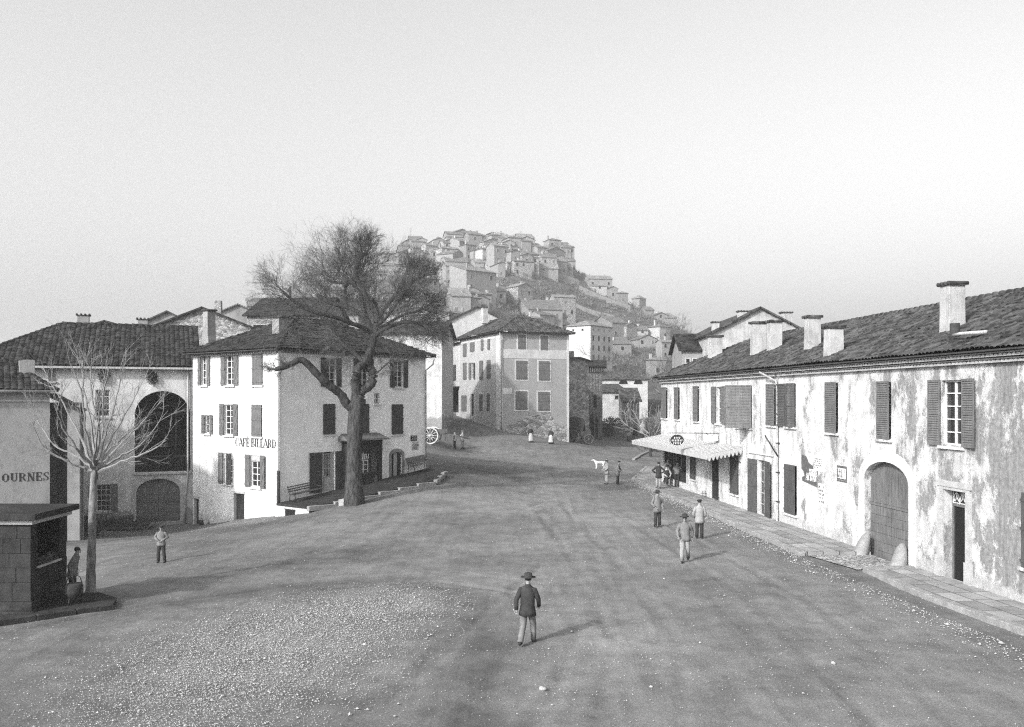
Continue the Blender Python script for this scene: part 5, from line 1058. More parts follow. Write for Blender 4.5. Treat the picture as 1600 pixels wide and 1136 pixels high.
box_house('broad grey house hidden by lower branches of the big tree', 440, 450, 560, 490, 560, -6, 'gS', 'mid', 'tile', Y=96, dep=10, name='town_house', chim=2)
box_house('white walled house seen between right branches of big tree', 560, 566, 640, 500, 560, 6, 'gF', 'pale', 'tile_l', Y=110, dep=10, name='town_house', chim=1, sl=.38)
# gable house right behind the big central group
box_house('light gable house with bulky chimneys behind central roofs', 670, 690, 800, 506, 600, 14, 'gF', 'pale', 'tile', Y=122, dep=14, name='town_house', sl=.5, chim=0, wins=[])
_g = [o for o in COL.objects if o.get('label') == 'light gable house with bulky chimneys behind central roofs'][0]
# big gable behind the right-hand row
gb = box_house('stained gable house rising behind the right-hand row of roofs', 1088, 1112, 1262, 520, 600, 0, 'gF', 'chim', 'tile', Y=76, dep=14, name='town_house', sl=.52, chim=0, wins=[])
for px, yb, yt, w in ((1118, 530, 504, .62), (1161, 512, 487, .95), (1228, 510, 489, .95)):
    p = P(px, yb, 77.5); chimney(gb, gb.matrix_world.inverted() if False else frame_m(gb.location, 0).inverted(), p, w, .6, (yb-yt)/FPX*77.5, M['chim'], 0, 'slab')
box_house('low dark roofed outbuilding with three attic openings, behind awning house', 1058, 1066, 1112, 546, 600, -3, 'gS', 'mid', 'tile_d', Y=80, dep=7, name='outbuilding', sl=.45, chim=0, wins=[(0, .5, 1.9, .3, .35), (0, 1.1, 1.9, .3, .35), (0, 1.7, 1.9, .3, .35)])
# right of the central house: rough stone house, dark brick tower house, garden wall, low houses
sth = box_house('rubble stone house squeezed between grey house and dark brick one', 880, 885, 920, 563, 688, 38, 'gF', 'far_rubble', 'tile', Y=99, dep=6, name='stone_house', sl=.2, chim=1, wins=[(0, 1.2, 1.0, .9, 1.2)])
bt = thing('brick_house', 'dark brick tower like house with toothed eaves, behind the wagon', 'house', frame_m((P(918, 686, 113).x, 113, P(918, 686, 113).z), R_(-6)))
w_ = 23/FPX*113; h_ = 113/FPX*113; m = MB(); m.box(0, w_, 0, 6, -1, h_)
for i in range(5): m.box(w_*i/5+.05, w_*i/5+.2, -.06, 0, 0, h_-.9)
m.build('wall', M['brick'], bt); m = MB(); small_roof(m, w_, 6, h_+.25, 'gS', .25, .55); m.build('roof', M['tile_d'], bt)
m = MB()
for i in range(7): m.box(w_*(i+.3)/7, w_*(i+.7)/7, -.28, 0, h_-.7, h_+.1)
m.build('corbel', M['brick'], bt)
for u, z0_, ww, hh in ((.55, .1, .45, 3.1), (1.15, .3, .3, 2.6), (.95, 4.0, .4, 1.6)): m = MB(); m.prism([(u-ww/2, z0_), (u+ww/2, z0_)]+arc_pts(u-ww/2, u+ww/2, z0_+hh-.3, .3, 6)[::-1], -.075, -.061); m.build('arched_opening', M['dark'], bt)
box_house('pale walled house with two half moon windows and tiled roof', 930, 941, 1012, 592, 660, 2, 'hip', 'pale', 'tile', Y=150, dep=12, name='lunette_house', sl=.42, chim=0, wins=[])
lh = [o for o in COL.objects if o.name.startswith('lunette_house')][0]
for px in (974, 997.6):
    u = (px-941)/FPX*150; z = (660-600)/FPX*150; m = MB(); m.prism([(x, zz) for x, zz in arc_pts(u-.75, u+.75, z, .75, 10)], -.05, .02); m.build('lunette_window', M['dark'], lh)
box_house('pale gabled barn with narrow dark front wing, beside garden wall', 935, 942, 978, 612, 668, 3, 'shed', 'pale', 'tile', Y=128, dep=8, name='barn', sl=.2, chim=0, wins=[(0, 2.0, 4.1, .5, .5)])
bw = box_house('small dark house with arched doorway at far end of the road', 968, 974, 999, 626, 684, 2, 'gS', 'brick', 'tile', Y=124, dep=7, name='dark_cottage', sl=.5, chim=0, wins=[(0, .75, 2.3, .35, 1.4), (0, 1.1, .9, .25, .5)])
m = MB(); m.prism([(1.35, 0), (1.95, 0)]+arc_pts(1.35, 1.95, 1.0, .45, 8)[::-1], -.05, .01); m.build('arched_doorway', M['dark'], bw)
# garden wall with ivy
p = P(941, 684, 118); m = MB(); L_ = 33/FPX*118; m.box(0, L_, 0, .45, -1, 1.75); m.box(-.05, L_+.05, -.05, .5, 1.752, 1.85); o = m.build('garden_wall', M['brick']); o.matrix_world = frame_m(p, 0); tag(o, 'low dark garden wall between brick house and small dark house', 'wall')
m = MB(); leaf_cloud(m, (L_*.5, .1, 2.1), 1.6, 700, .1, (1, .3, .45)); leaf_cloud(m, (L_*.3, -.15, .9), 1, 260, .1, (1, .15, .9)); o = m.build('ivy', M['leaf']); o.matrix_world = frame_m(p, 0); tag(o, 'bushy ivy growing over the low garden wall', 'ivy')
# ================================================================== HILL TOWN
def Z6(x): return 620+x/5.714
def Y6(y): return 350+y/5.714
def Z8(x): return 820+x/5.161
def Y8(y): return 380+y/5.161
hh = lambda lab, *a, **k: box_house(lab, *a, **k)
T6 = [
 ('small gabled house at far left end of the hilltop skyline', 62, 75, 165, 150, 250, 18, 'gF', 'dim', 'ftile'),
 ('white gable house near left end of the hilltop skyline', 190, 205, 292, 178, 240, 15, 'gF', 'clight', 'ftile'),
 ('hilltop house with stepped roofs left of the long curved wall', 300, 330, 432, 140, 215, 20, 'gF', 'mid', 'ftile2'),
 ('broad low roofed house over the long curved hilltop wall', 430, 445, 625, 112, 240, 12, 'hip', 'mid', 'ftile'),
 ('long hilltop house below the second chimney of the skyline', 600, 640, 760, 90, 230, 22, 'gS', 'dim', 'ftile'),
 ('hilltop gable house carrying the highest chimney', 790, 806, 892, 92, 200, 12, 'gF', 'mid', 'ftile2'),
 ('long roofed house just right of the highest chimney', 870, 890, 990, 100, 220, 25, 'gS', 'dim', 'ftile'),
 ('tall flat fronted hilltop house with broad chimney', 985, 1000, 1110, 118, 290, 20, 'hip', 'mid', 'ftile'),
 ('hilltop house with two chimneys on its falling roof', 1100, 1115, 1200, 150, 300, 24, 'gS', 'mid', 'ftile'),
 ('last tall house of the dense hilltop block, right end', 1195, 1205, 1292, 195, 310, 20, 'gS', 'mid', 'ftile2'),
 ('big blank gable house with one small window, left upper slope', 355, 500, 608, 262, 400, 60, 'gF', 'mid', 'ftile'),
 ('plain house in front of the curved hilltop wall', 430, 560, 640, 150, 270, 55, 'gS', 'mid', 'ftile2'),
 ('small dark house above the pale hip roofed one', 618, 625, 715, 245, 310, 12, 'gS', 'dim', 'ftile'),
 ('pale two storey house with hipped roof, middle of upper slope', 700, 765, 895, 222, 330, 38, 'hip', 'clight', 'ftile'),
 ('tall grey tenement below the falling roofline, upper slope', 800, 870, 1000, 190, 430, 35, 'gS', 'mid', 'ftile2'),
 ('tall narrow grey tenement next right on upper slope', 990, 1020, 1100, 245, 430, 30, 'gF', 'mid', 'ftile'),
 ('stone tenement with two stacked roofs, upper slope', 1090, 1115, 1215, 280, 440, 30, 'gF', 'far_rubble', 'ftile'),
 ('rough gabled house at right end of the upper tenements', 1185, 1200, 1275, 330, 440, 22, 'gF', 'far_rubble', 'ftile'),
 ('white house glimpsed under terrace, upper slope', 800, 806, 890, 368, 420, 8, 'gS', 'clight', 'ftile2'),
 ('low house with two doorways below pale hip roofed house', 690, 700, 800, 345, 410, 12, 'shed', 'mid', 'ftile2'),
 ('dark gabled house standing against the bare slope', 890, 905, 970, 350, 480, 20, 'gF', 'mid', 'ftile'),
 ('large long house with pale end wall, left middle slope', 470, 622, 888, 408, 700, 40, 'shed', 'mid', 'ftile2'),
 ('pale narrow house at foot of the large long house', 440, 566, 622, 622, 760, 62, 'gS', 'clight', 'ftile'),
 ('white fronted house with stone gable end, middle slope', 972, 1082, 1212, 555, 745, 40, 'gF', 'far_rubble', 'ftile2'),
 ('small white cottage beside the stone gable house, middle slope', 890, 896, 975, 600, 690, 10, 'gS', 'clight', 'ftile'),
 ('chapel like house with steep slanting roof, right end of hilltop', 1240, 1262, 1440, 392, 440, 10, 'gS', 'mid', 'ftile2'),
 ('tall gable end standing beside the steep slanting roof', 1425, 1432, 1490, 290, 445, 18, 'gF', 'mid', 'ftile'),
 ('square tower like house right of the steep slanting roof', 1482, 1492, 1562, 318, 430, 15, 'hip', 'mid', 'ftile'),
 ('thin chimney like house end right of the square house', 1560, 1566, 1592, 330, 430, 12, 'gS', 'mid', 'ftile'),
 ('long low roofed house at foot of bare slope behind central house', 1040, 1180, 1480, 760, 860, 15, 'gS', 'mid', 'ftile'),
]
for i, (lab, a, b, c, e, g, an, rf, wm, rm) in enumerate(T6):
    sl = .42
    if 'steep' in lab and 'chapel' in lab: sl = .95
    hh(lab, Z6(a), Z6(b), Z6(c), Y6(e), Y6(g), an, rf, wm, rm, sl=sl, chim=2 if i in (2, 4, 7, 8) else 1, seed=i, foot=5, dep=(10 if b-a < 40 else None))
T8 = [
 ('long low house on the ridge, right of the bare terrace', 505, 515, 705, 285, 355, 10, 'gS', 'mid', 'ftile2'),
 ('white garden wall house under the long low ridge house', 535, 542, 662, 345, 385, 6, 'shed', 'clight', 'ftile2'),
 ('gabled ridge house stepping down beside the long low one', 662, 670, 752, 365, 445, 14, 'gF', 'mid', 'ftile'),
 ('rounded bastion like house with white corner, on ridge', 750, 758, 832, 402, 490, 14, 'hip', 'dim', 'ftile2'),
 ('lone tower house with pyramid roof on the ridge', 864, 925, 976, 437, 540, 44, 'hip', 'mid', 'ftile2'),
 ('low roof attached to the lone ridge tower', 972, 978, 1042, 540, 585, 12, 'gS', 'dim', 'ftile'),
 ('low gable house further down the ridge', 1030, 1040, 1158, 582, 620, 14, 'gF', 'mid', 'ftile'),
 ('plain house beside the ridge bushes', 1122, 1132, 1225, 600, 650, 8, 'shed', 'mid', 'ftile2'),
 ('hip roofed house with white front wall, right lower slope', 985, 1088, 1180, 672, 775, 38, 'hip', 'clight', 'ftile'),
 ('small gable cottage with one dark window, right lower slope', 900, 908, 1075, 775, 835, 12, 'gF', 'mid', 'ftile'),
 ('low white house behind the small gable cottage', 903, 908, 995, 702, 745, 5, 'gS', 'clight', 'ftile'),
 ('twin gabled house with pale slit windows, lower slope', 740, 820, 905, 665, 760, 40, 'gF', 'far_rubble', 'ftile'),
 ('dark broad roofed house right of the white house', 530, 705, 830, 640, 760, 30, 'gS', 'dim', 'ftile'),
 ('small white house with two windows left of big white one', 185, 192, 340, 598, 670, 8, 'gS', 'clight', 'ftile'),
 ('grey roofed shed directly left of big white house', 240, 248, 345, 660, 700, 8, 'gS', 'mid', 'ftile2'),
 ('ruined looking house with open front under the twin gables', 705, 715, 860, 810, 890, 8, 'shed', 'dim', 'ftile'),
 ('low gabled roof hidden among bushes near right rooftops', 1255, 1262, 1400, 790, 850, 8, 'gF', 'mid', 'ftile'),
 ('grey house above left shoulder of the big white one', 20, 125, 240, 575, 680, 40, 'gS', 'mid', 'ftile'),
]
for i, (lab, a, b, c, e, g, an, rf, wm, rm) in enumerate(T8):
    hh(lab, Z8(a), Z8(b), Z8(c), Y8(e), Y8(g), an, rf, wm, rm, chim=0 if 'tower' in lab or 'wall house' in lab else 1, seed=50+i, foot=5, dep=(9 if b-a < 40 else None), sl=.7 if 'pyramid' in lab else .42)
big = box_house('big white hill house with rows of windows and small attic openings', Z8(335), Z8(530), Z8(706), 507.5, 566, 52, 'hip', 'pale', 'ftile2', Y=235, name='hill_house', sl=.4, chim=0, foot=8,
    wins=[(0, u, z, .85, 1.35) for u in (1.3, 4.0, 6.7, 9.2) for z in (.6, 3.2, 5.8)]+[(0, u, 8.5, .45, .45) for u in (1.3, 4.0, 6.7, 9.2)]+[(2, 2.5, 8.4, .55, .55), (2, 5.5, 8.4, .55, .55)])
# further roofs of the hill town behind the big tree
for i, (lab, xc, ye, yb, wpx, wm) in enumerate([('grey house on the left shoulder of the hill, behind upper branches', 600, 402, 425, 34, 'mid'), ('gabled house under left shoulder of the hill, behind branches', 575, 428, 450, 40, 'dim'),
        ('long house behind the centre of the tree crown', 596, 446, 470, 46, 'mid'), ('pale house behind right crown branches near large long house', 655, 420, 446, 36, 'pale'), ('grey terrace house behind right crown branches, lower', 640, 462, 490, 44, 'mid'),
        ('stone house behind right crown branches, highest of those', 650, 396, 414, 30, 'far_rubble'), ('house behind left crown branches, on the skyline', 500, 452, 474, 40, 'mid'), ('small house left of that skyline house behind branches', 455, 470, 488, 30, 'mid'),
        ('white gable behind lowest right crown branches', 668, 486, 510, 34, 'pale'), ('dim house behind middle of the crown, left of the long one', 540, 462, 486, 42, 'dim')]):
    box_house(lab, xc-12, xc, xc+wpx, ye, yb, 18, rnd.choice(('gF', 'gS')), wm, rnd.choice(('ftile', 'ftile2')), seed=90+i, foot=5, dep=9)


# the many more houses packed between those, too alike to tell apart
FILL = [(640, 700, 392, 470, 30), (690, 800, 386, 440, 40), (780, 878, 396, 432, 26), (590, 660, 410, 520, 26), (700, 790, 470, 520, 8), (820, 880, 490, 530, 3), (560, 640, 440, 500, 10), (740, 800, 425, 470, 8), (1010, 1095, 560, 590, 4)]
r = random.Random(5)
for x0, x1, y0, y1, n in FILL:
    for i in range(n):
        px = r.uniform(x0, x1); py = r.uniform(y0, y1)
        if 700 < px < 790 and 415 < py < 475 or 885 < px < 960 and 490 < py < 575: continue
        wpx = r.uniform(18, 36)*(.8 if py < 430 else 1); hpx = r.uniform(18, 32)*(.85 if py < 430 else 1); dx = r.uniform(4, 14)
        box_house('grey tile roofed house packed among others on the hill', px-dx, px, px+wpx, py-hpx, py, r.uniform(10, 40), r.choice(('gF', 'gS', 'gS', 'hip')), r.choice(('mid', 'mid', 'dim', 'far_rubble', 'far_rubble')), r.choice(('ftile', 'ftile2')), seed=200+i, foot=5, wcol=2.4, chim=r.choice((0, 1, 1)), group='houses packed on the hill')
# terrace walls holding the bare slope
for i, (pa, pb, Y, hh_) in enumerate([((860, 432), (905, 447), 385, 2.5), ((905, 455), (985, 486), 365, 2.2), ((840, 462), (900, 480), 330, 2.0), ((900, 482), (960, 500), 310, 1.8), ((965, 505), (1010, 522), 300, 1.6), ((850, 448), (890, 456), 350, 2)]):
    a = G(pa[0], pa[1], 100); b = G(pb[0], pb[1], 100); m = MB(); n = 10; pts = []
    for k in range(n+1): x = a.x+(b.x-a.x)*k/n; y = a.y+(b.y-a.y)*k/n; pts.append((x, y, H(x, y)))
    for p_, q_ in zip(pts[:-1], pts[1:]): m.add([(p_[0], p_[1], p_[2]-3), (q_[0], q_[1], q_[2]-3), (q_[0], q_[1], q_[2]+hh_), (p_[0], p_[1], p_[2]+hh_), (p_[0], p_[1]+.8, p_[2]-3), (q_[0], q_[1]+.8, q_[2]-3), (q_[0], q_[1]+.8, q_[2]+hh_), (p_[0], p_[1]+.8, p_[2]+hh_)], [(0, 1, 2, 3), (7, 6, 5, 4), (3, 2, 6, 7)])
    o = m.build('terrace_wall', M['dim']); tag(o, ['rough terrace wall directly under the steep slanting roof', 'long terrace wall stepping down below the ridge houses', 'terrace wall halfway down the bare slope, left one', 'terrace wall halfway down the bare slope, right one', 'lowest terrace wall toward the lone ridge tower', 'short terrace wall between the dark gable and slanting roof'][i], 'wall', 'terrace walls on the slope')
# ================================================================== PAVEMENTS AND GROUND COVER
drape('pavement', [(11.15, 34.0), (10.75, 40), (10.2, 48), (9.6, 56), (9.0, 65), (11.4, 75), (15.5, 76), (14.5, 63.4), (10.57, 63.35), (13.72, 34.0)], M['pave'], .15, .6, .4)
kerb_line('kerb', [(11.05, 33.9), (10.63, 40), (10.08, 48), (9.48, 56), (8.87, 65.1), (11.4, 75.2)], .24, .17)
drape('pavement', [(12.2, 30.6), (12.6, 26.5), (13.2, 22.5), (14.2, 12), (16.05, 12.5), (14.08, 30.7)], M['pave'], .15, .6, .4)
kerb_line('kerb', [(12.25, 30.8), (12.45, 26.5), (13.05, 22.5), (14.1, 11.5)], .26, .18, L=1.05)
kerb_line('kerb', [(12.3, 30.85), (14.0, 30.95)], .24, .17)
drape('cobbled_apron', [(11.2, 33.9), (12.0, 31.0), (14.03, 31.1), (13.73, 33.9)], M['cobble'], .05, .5)
a, b = G(990, 719, 40), G(1024, 702, 40); kerb_line('kerb', [(a.x, a.y), ((a.x+b.x)/2-.1, (a.y+b.y)/2), (b.x, b.y)], .3, .14, L=1.6)
# raised terrace in front of the café
def tz(u): return .07+.102*max(u, 0)
tp = [(-.02, .02), (-.25, 2.9), (2.9, 3.35), (8.7, 3.9), (11.8, 1.9), (12.1, .02)]; mb = MB(); mb.T = Matrix.Identity(4)
def tw(u, o, z): q = FR.M @ Vector((u, -o, 0)); return (q.x, q.y, z)
N_ = 12
ins = [];
for k in range(N_+1):
    u = -.25+12.3*k/N_
    def edge(u):
        for (a0, o0), (a1, o1) in zip(tp[1:-1], tp[2:]):
            if a0 <= u <= a1: return o0+(o1-o0)*(u-a0)/(a1-a0)
        return 2.9 if u < 0 else .1
    ins.append((u, edge(u)))
vs = []; fs = []
for k, (u, o) in enumerate(ins): vs += [tw(u, .03, tz(u)), tw(u, o, tz(u)), tw(u, o, tz(u)-1.6)]
for k in range(N_): i = 3*k; fs += [(i, i+1, i+4, i+3), (i+1, i+2, i+5, i+4)]
vs += [tw(-.25, .03, -1.6)]; fs += [(0, len(vs)-1, 2, 1)]
mb.add(vs, fs); o = mb.build('terrace', M['ashlar']); o['kind'] = 'structure'
kp = [tw(u, e+.05, 0)[:2] for u, e in [(-.3, 2.85)]+tp[2:5]]
def ttop(x, y): q = FR.I @ Vector((x, y, 0)); return max(tz(q.x)+.04, H(x, y)+.12)
kerb_line('kerb', kp, .26, .17, top=ttop, L=1.3, sink=.1)
q = FR.I @ Vector((0, 0, 0)); m = MB(); m.T = FR.M @ Matrix.Translation((-.25, 0, 2.2)) @ Matrix.Rotation(R_(-90), 4, 'Z')
m.box(-.02, 2.95, -.03, -.003, -1.4, -.06); o = m.build('terrace_side_wall', M['white']); tag(o, 'pale retaining wall at left end of the café terrace', 'wall')
g = MB(); g.T = m.T; g.box(.9, 1.75, -.05, -.033, -.72, -.2)
g2 = MB(); g2.T = m.T
for i in range(7): g2.box(.93+i*.13, .96+i*.13, -.08, -.05, -.74, -.18)
g2.box(.86, 1.79, -.085, -.055, -.2, -.16); g2.box(.86, 1.79, -.085, -.055, -.76, -.72)
g.build('cellar_opening', M['dark'], o); g2.build('grille', M['iron'], o)
# gravel: pale spread heap in the left foreground + loose stones on the whole square
gp = [(-3.0, 27.9), (-2.2, 26.2), (-2.9, 23.5), (-3.6, 20.5), (-4.5, 17.5), (-5.0, 15.6), (-7.2, 15.4), (-8.3, 18.5), (-8.6, 21.2), (-7.4, 24.2), (-5.4, 26.8)]
def inpoly(x, y, P_):
    c = False; n = len(P_)
    for i in range(n):
        x0, y0 = P_[i]; x1, y1 = P_[(i+1) % n]
        if (y0 > y) != (y1 > y) and x < (x1-x0)*(y-y0)/(y1-y0)+x0: c = not c
    return c
def stones(name, pts, smin, smax, mat, label=None):
    N3 = len(pts); X = np.array(pts); z = hgt(X[:, 0], X[:, 1]); r = np.random.RandomState(5); base = np.array([(1, 0, 0), (0, 1, 0), (-1, 0, 0), (0, -1, 0), (0, 0, .8), (0, 0, -.6)])
    s = r.uniform(smin, smax, N3)*(1+(r.rand(N3) > .97)*1.2); v = base[None]*s[:, None, None]*r.uniform(.6, 1.3, (N3, 6, 1)); a = r.rand(N3)*6.28; c, sn = np.cos(a)[:, None], np.sin(a)[:, None]
    v = np.stack([v[..., 0]*c-v[..., 1]*sn, v[..., 0]*sn+v[..., 1]*c, v[..., 2]], -1)+np.stack([X[:, 0], X[:, 1], z+s*.25+.02], -1)[:, None]
    F = np.array([(0, 1, 4), (1, 2, 4), (2, 3, 4), (3, 0, 4), (1, 0, 5), (2, 1, 5), (3, 2, 5), (0, 3, 5)]); f = (F[None]+6*np.arange(N3)[:, None, None]).reshape(-1, 3)
    me = bpy.data.meshes.new(name); me.from_pydata(v.reshape(-1, 3).tolist(), [], f.tolist()); me.materials.append(mat); o = bpy.data.objects.new(name, me); COL.objects.link(o); return tag(o, label, None, kind='stuff')
gs = []
while len(gs) < 30000:
    x, y = rnd.uniform(-10, -1), rnd.uniform(14.5, 29); e = rnd.gauss(0, 1.0)
    if inpoly(x+e, y+rnd.gauss(0, 1.1), gp): gs.append((x, y))
stones('gravel', gs, .006, .016, M['gravel'], 'pale loose gravel spread over the earth in left foreground')
gs = []
while len(gs) < 9000:
    t = rnd.random(); y = 11+70*t**1.7; x = rnd.uniform(-.62, .62)*y
    if x < 17-.108*y-.5 and (nfield(np.array([x]), np.array([y]), .5, 2)[0]+rnd.uniform(-.3, .3) > .05 or rnd.random() < .25): gs.append((x, y))
stones('loose_stones', gs, .006, .018, M['gravel'], 'small loose stones scattered across the trodden square')
gs = [(12.0-(y-22.5)*.1-abs(rnd.gauss(0, .5)) if y < 31 else 10.9-(y-34)*.07-abs(rnd.gauss(0, .45)), y) for y in [rnd.uniform(18, 64) for _ in range(2600)]]
stones('gutter_gravel', gs, .008, .028, M['gravel'], 'stone chips gathered in the gutter along the right kerb')
# a few larger pale stones and a paper scrap
for i, (px, py, s) in enumerate([(848, 1080, .09), (1038, 905, .05), (1302, 1038, .07), (570, 1009, .06), (1018, 1075, .05), (648, 935, .05)]):
    p = G(px, py); m = MB(); m.ball((0, 0, s*.4), (s, s*.8, s*.5), 7, .2); o = m.build('stone', M['gravel']); o.matrix_world = frame_m(p, i); tag(o, ['white stone lying in centre foreground of the earth square', 'pale pebble on the ground below the two men near the kerb', 'pale stone on bare earth toward the right kerb', 'stone at the edge of the pale gravel spread', 'small pebble right of the white foreground stone', 'pebble just beyond far end of the gravel spread'][i], 'stone', 'stones on the square')
# ================================================================== FOUNTAIN HOUSE (left foreground)
KX, KY = -13.2, 24.4; kz = H(KX, KY)
k = thing('stone_well_house', 'small square well house of dark stone blocks with flat slab roof, left foreground', 'well house', frame_m((KX-2.2, KY, kz), 0))
m = MB(); wv = 2.2
for (zb, zt, off) in ((0, .18, .12), (.18, .42, .06)): m.box(-off, wv+off, -off, 2.0+off, zb-.2 if zb == 0 else zb+.002, zt)
m.build('plinth', M['ashlar'], k, .02)
m = MB(); courses = [.425, .95, 1.35, 1.75, 2.15, 2.55]
ox0, ox1, oz0, oz1 = .3, 1.5, 1.42, 2.4
def blocks(T, L, hole, seed):
    r = random.Random(seed); m.T = T
    for i in range(len(courses)-1):
        z0, z1 = courses[i], courses[i+1]; x = 0
        while x < L-.05:
            w = min(r.uniform(.4, .75), L-x); 
            if L-x-w < .2: w = L-x
            a, b = x, x+w; seg = [(a, b)]
            if hole and z1 > hole[2]+.05 and z0 < hole[3]-.05: seg = [(s, t) for s, t in ((a, min(b, hole[0])), (max(a, hole[1]), b)) if t-s > .03]
            for s, t in seg: m.box(s+.004, t-.004, -.0+r.uniform(-.008, .008), .25, z0+.004, z1-.004)
            x += w
blocks(Matrix.Identity(4), wv, None, 1); blocks(Matrix.Translation((wv, 0, 0)) @ Matrix.Rotation(R_(90), 4, 'Z') @ Matrix.Translation((.26, 0, 0)), 1.72, (.1, 1.3, 1.35, 2.55), 2)
m.T = Matrix.Identity(4); m.box(0, .2, .26, 1.98, .42, 2.55); m.box(.2, wv-.02, 1.8, 1.98, .42, 2.55); m.build('wall', M['ashlar'], k, .008)
m = MB(); m.box(-.1, wv+.1, -.1, 2.1, 2.552, 2.68); m.build('cornice', M['dress'], k, .02)
m = MB(); m.add([(-.25, -.25, 2.69), (wv+.25, -.25, 2.69), (wv+.25, 2.25, 2.69), (-.25, 2.25, 2.69), (-.25, -.25, 2.86), (wv+.25, -.25, 2.86), (wv+.25, 2.25, 2.86), (-.25, 2.25, 2.86), (wv/2, 1, 2.94)], [(0, 3, 2, 1), (0, 1, 5, 4), (1, 2, 6, 5), (2, 3, 7, 6), (3, 0, 4, 7), (4, 5, 8), (5, 6, 8), (6, 7, 8), (7, 4, 8)]); m.build('slab_roof', M['ashlar'], k, .02)
m = MB(); m.box(.5, 1.25, -.05, -.012, 1.45, 2.1); o = m.build('vent_panel', M['dress'], k)
m = MB()
for i in range(6): m.box(.58, 1.17, -.075, -.052, 1.52+i*.09, 1.57+i*.09)
m.build('vent_slat', M['plank'], o)
m = MB(); m.box(wv-.1, wv+.05, .3, 1.6, 1.29, 1.345); m.build('sill', M['dress'], k)
m = MB(); leaf_cloud(m, (wv-.02, .95, 1.45), .55, 260, .055, (.12, 1.0, .3)); o = m.build('window_plants', M['scrub']); o.matrix_world = frame_m((KX-2.2, KY, kz), 0); tag(o, 'dry leafy plants growing on the well house sill', 'plants')
# bowed pump pipe and iron bucket
m = MB(); m.tube([(2.26, 1.2, .7), (2.55, 1.1, .95), (2.85, 1.0, .85), (3.0, .95, .55)], .03, 6); m.tube([(2.3, .9, .5), (2.55, .9, .62), (2.8, .9, .45)], .025, 6); o = m.build('pump_spout', M['iron'], k)
m = MB(); m.lathe([(.14, 0), (.2, .02), (.25, .2), (.24, .38), (.2, .42)], 12); m.tube([(-.22, 0, .38), (-.15, 0, .6), (0, 0, .68), (.15, 0, .6), (.22, 0, .38)], .015, 5)
for a in (0, 2.1, 4.2): m.tube([(.17*math.cos(a), .17*math.sin(a), .06), (.24*math.cos(a), .24*math.sin(a), -.16)], .02, 5)
o = m.build('iron_pot', M['iron']); o.matrix_world = frame_m((KX+.72, KY+.95, kz+.32), .3); tag(o, 'black three legged iron pot under spout of the well house', 'pot')
pl = [(-16, 23.3), (-13.6, 23.5), (-11.3, 25.2), (-11.6, 26.1), (-12.6, 27.1), (-16, 27.2)]
o = drape('stone_platform', pl, M['ashlar'], .14, .6, .4)
kerb_line('kerb', [(-16, 23.25), (-13.6, 23.42), (-11.25, 25.15)], .22, .16, mat=M['ashlar'])
# ================================================================== BENCHES
def slat_bench(name, label, T, L, iron):
    t = thing(name, label, 'bench', T); wm_ = M['darkw'] if iron else M['shut_m']
    m = MB()
    for i in range(4): m.box(0, L, -.5+i*.12, -.41+i*.12, .43, .46)
    m.build('seat', wm_, t)
    m = MB()
    if iron:
        for i in range(3): z = .56+i*.13; m.box(0, L, -.03+.02*i, 0+.02*i, z, z+.05)
        n = int(L/.12)
        for i in range(n): x = (i+.5)*L/n; m.tube([(x, -.01, .5), (x+.05, 0, .68), (x, .02, .86)], .012, 4)
    else: m.add([(0, -.06, .5), (L, -.06, .5), (L, .1, .95), (0, .1, .95), (0, -.02, .5), (L, -.02, .5), (L, .14, .95), (0, .14, .95)], [(0, 1, 2, 3), (4, 7, 6, 5), (0, 4, 5, 1), (3, 2, 6, 7), (0, 3, 7, 4), (1, 5, 6, 2)])
    m.build('backrest', wm_, t)
    for x in (.12, L-.12):
        m = MB(); m.tube([(x, -.48, .43), (x, -.52, .2), (x, -.42, .0)], .025, 6); m.tube([(x, -.5, .42), (x, .0, .42), (x, .12, .92)], .025, 6); m.tube([(x, -.05, .42), (x, .04, .2), (x, .1, 0)], .025, 6); m.tube([(x, -.5, .43), (x, -.5, .64), (x, .02, .66)], .02, 6)
        m.build('leg', M['iron'], t)
    return t
def on_wall(F, px, z, off): u, _ = F.uv(px, 750); q = F.M @ Vector((u, -off, 0)); return Matrix.Translation((q.x, q.y, z)) @ Matrix.Rotation(F.a, 4, 'Z')
u = FR.uv(442, 780)[0]; slat_bench('garden_bench', 'ornate iron garden bench at left end of café terrace', on_wall(FR, 443, tz(.4), .45) @ Matrix.Rotation(R_(5.4)*-1, 4, 'Y'), 2.1, True)
u = FR.uv(633, 750)[0]; slat_bench('wooden_bench', 'plain plank bench against café wall right of the arched door', on_wall(FR, 631, tz(u+.6), .35) @ Matrix.Rotation(R_(-5.4), 4, 'Y'), 1.75, False)
# white slabs leaning at the foot of the big tree
for i, (px, py, rz) in enumerate(((536, 788, .5), (545, 789, .25))):
    p = G(px, py+2, 30); m = MB(); m.T = Matrix.Rotation(R_(-28), 4, 'X'); m.prism([(-.24, -.03), (.2, -.03), (.25, .34), (.1, .4), (-.2, .36)], -.03, .03); o = m.build('stone_slab', M['pale']); o.matrix_world = frame_m(p, rz); tag(o, ['white slab leaning at left foot of the big tree', 'white slab propped between the other slab and the tree trunk'][i], 'slab')
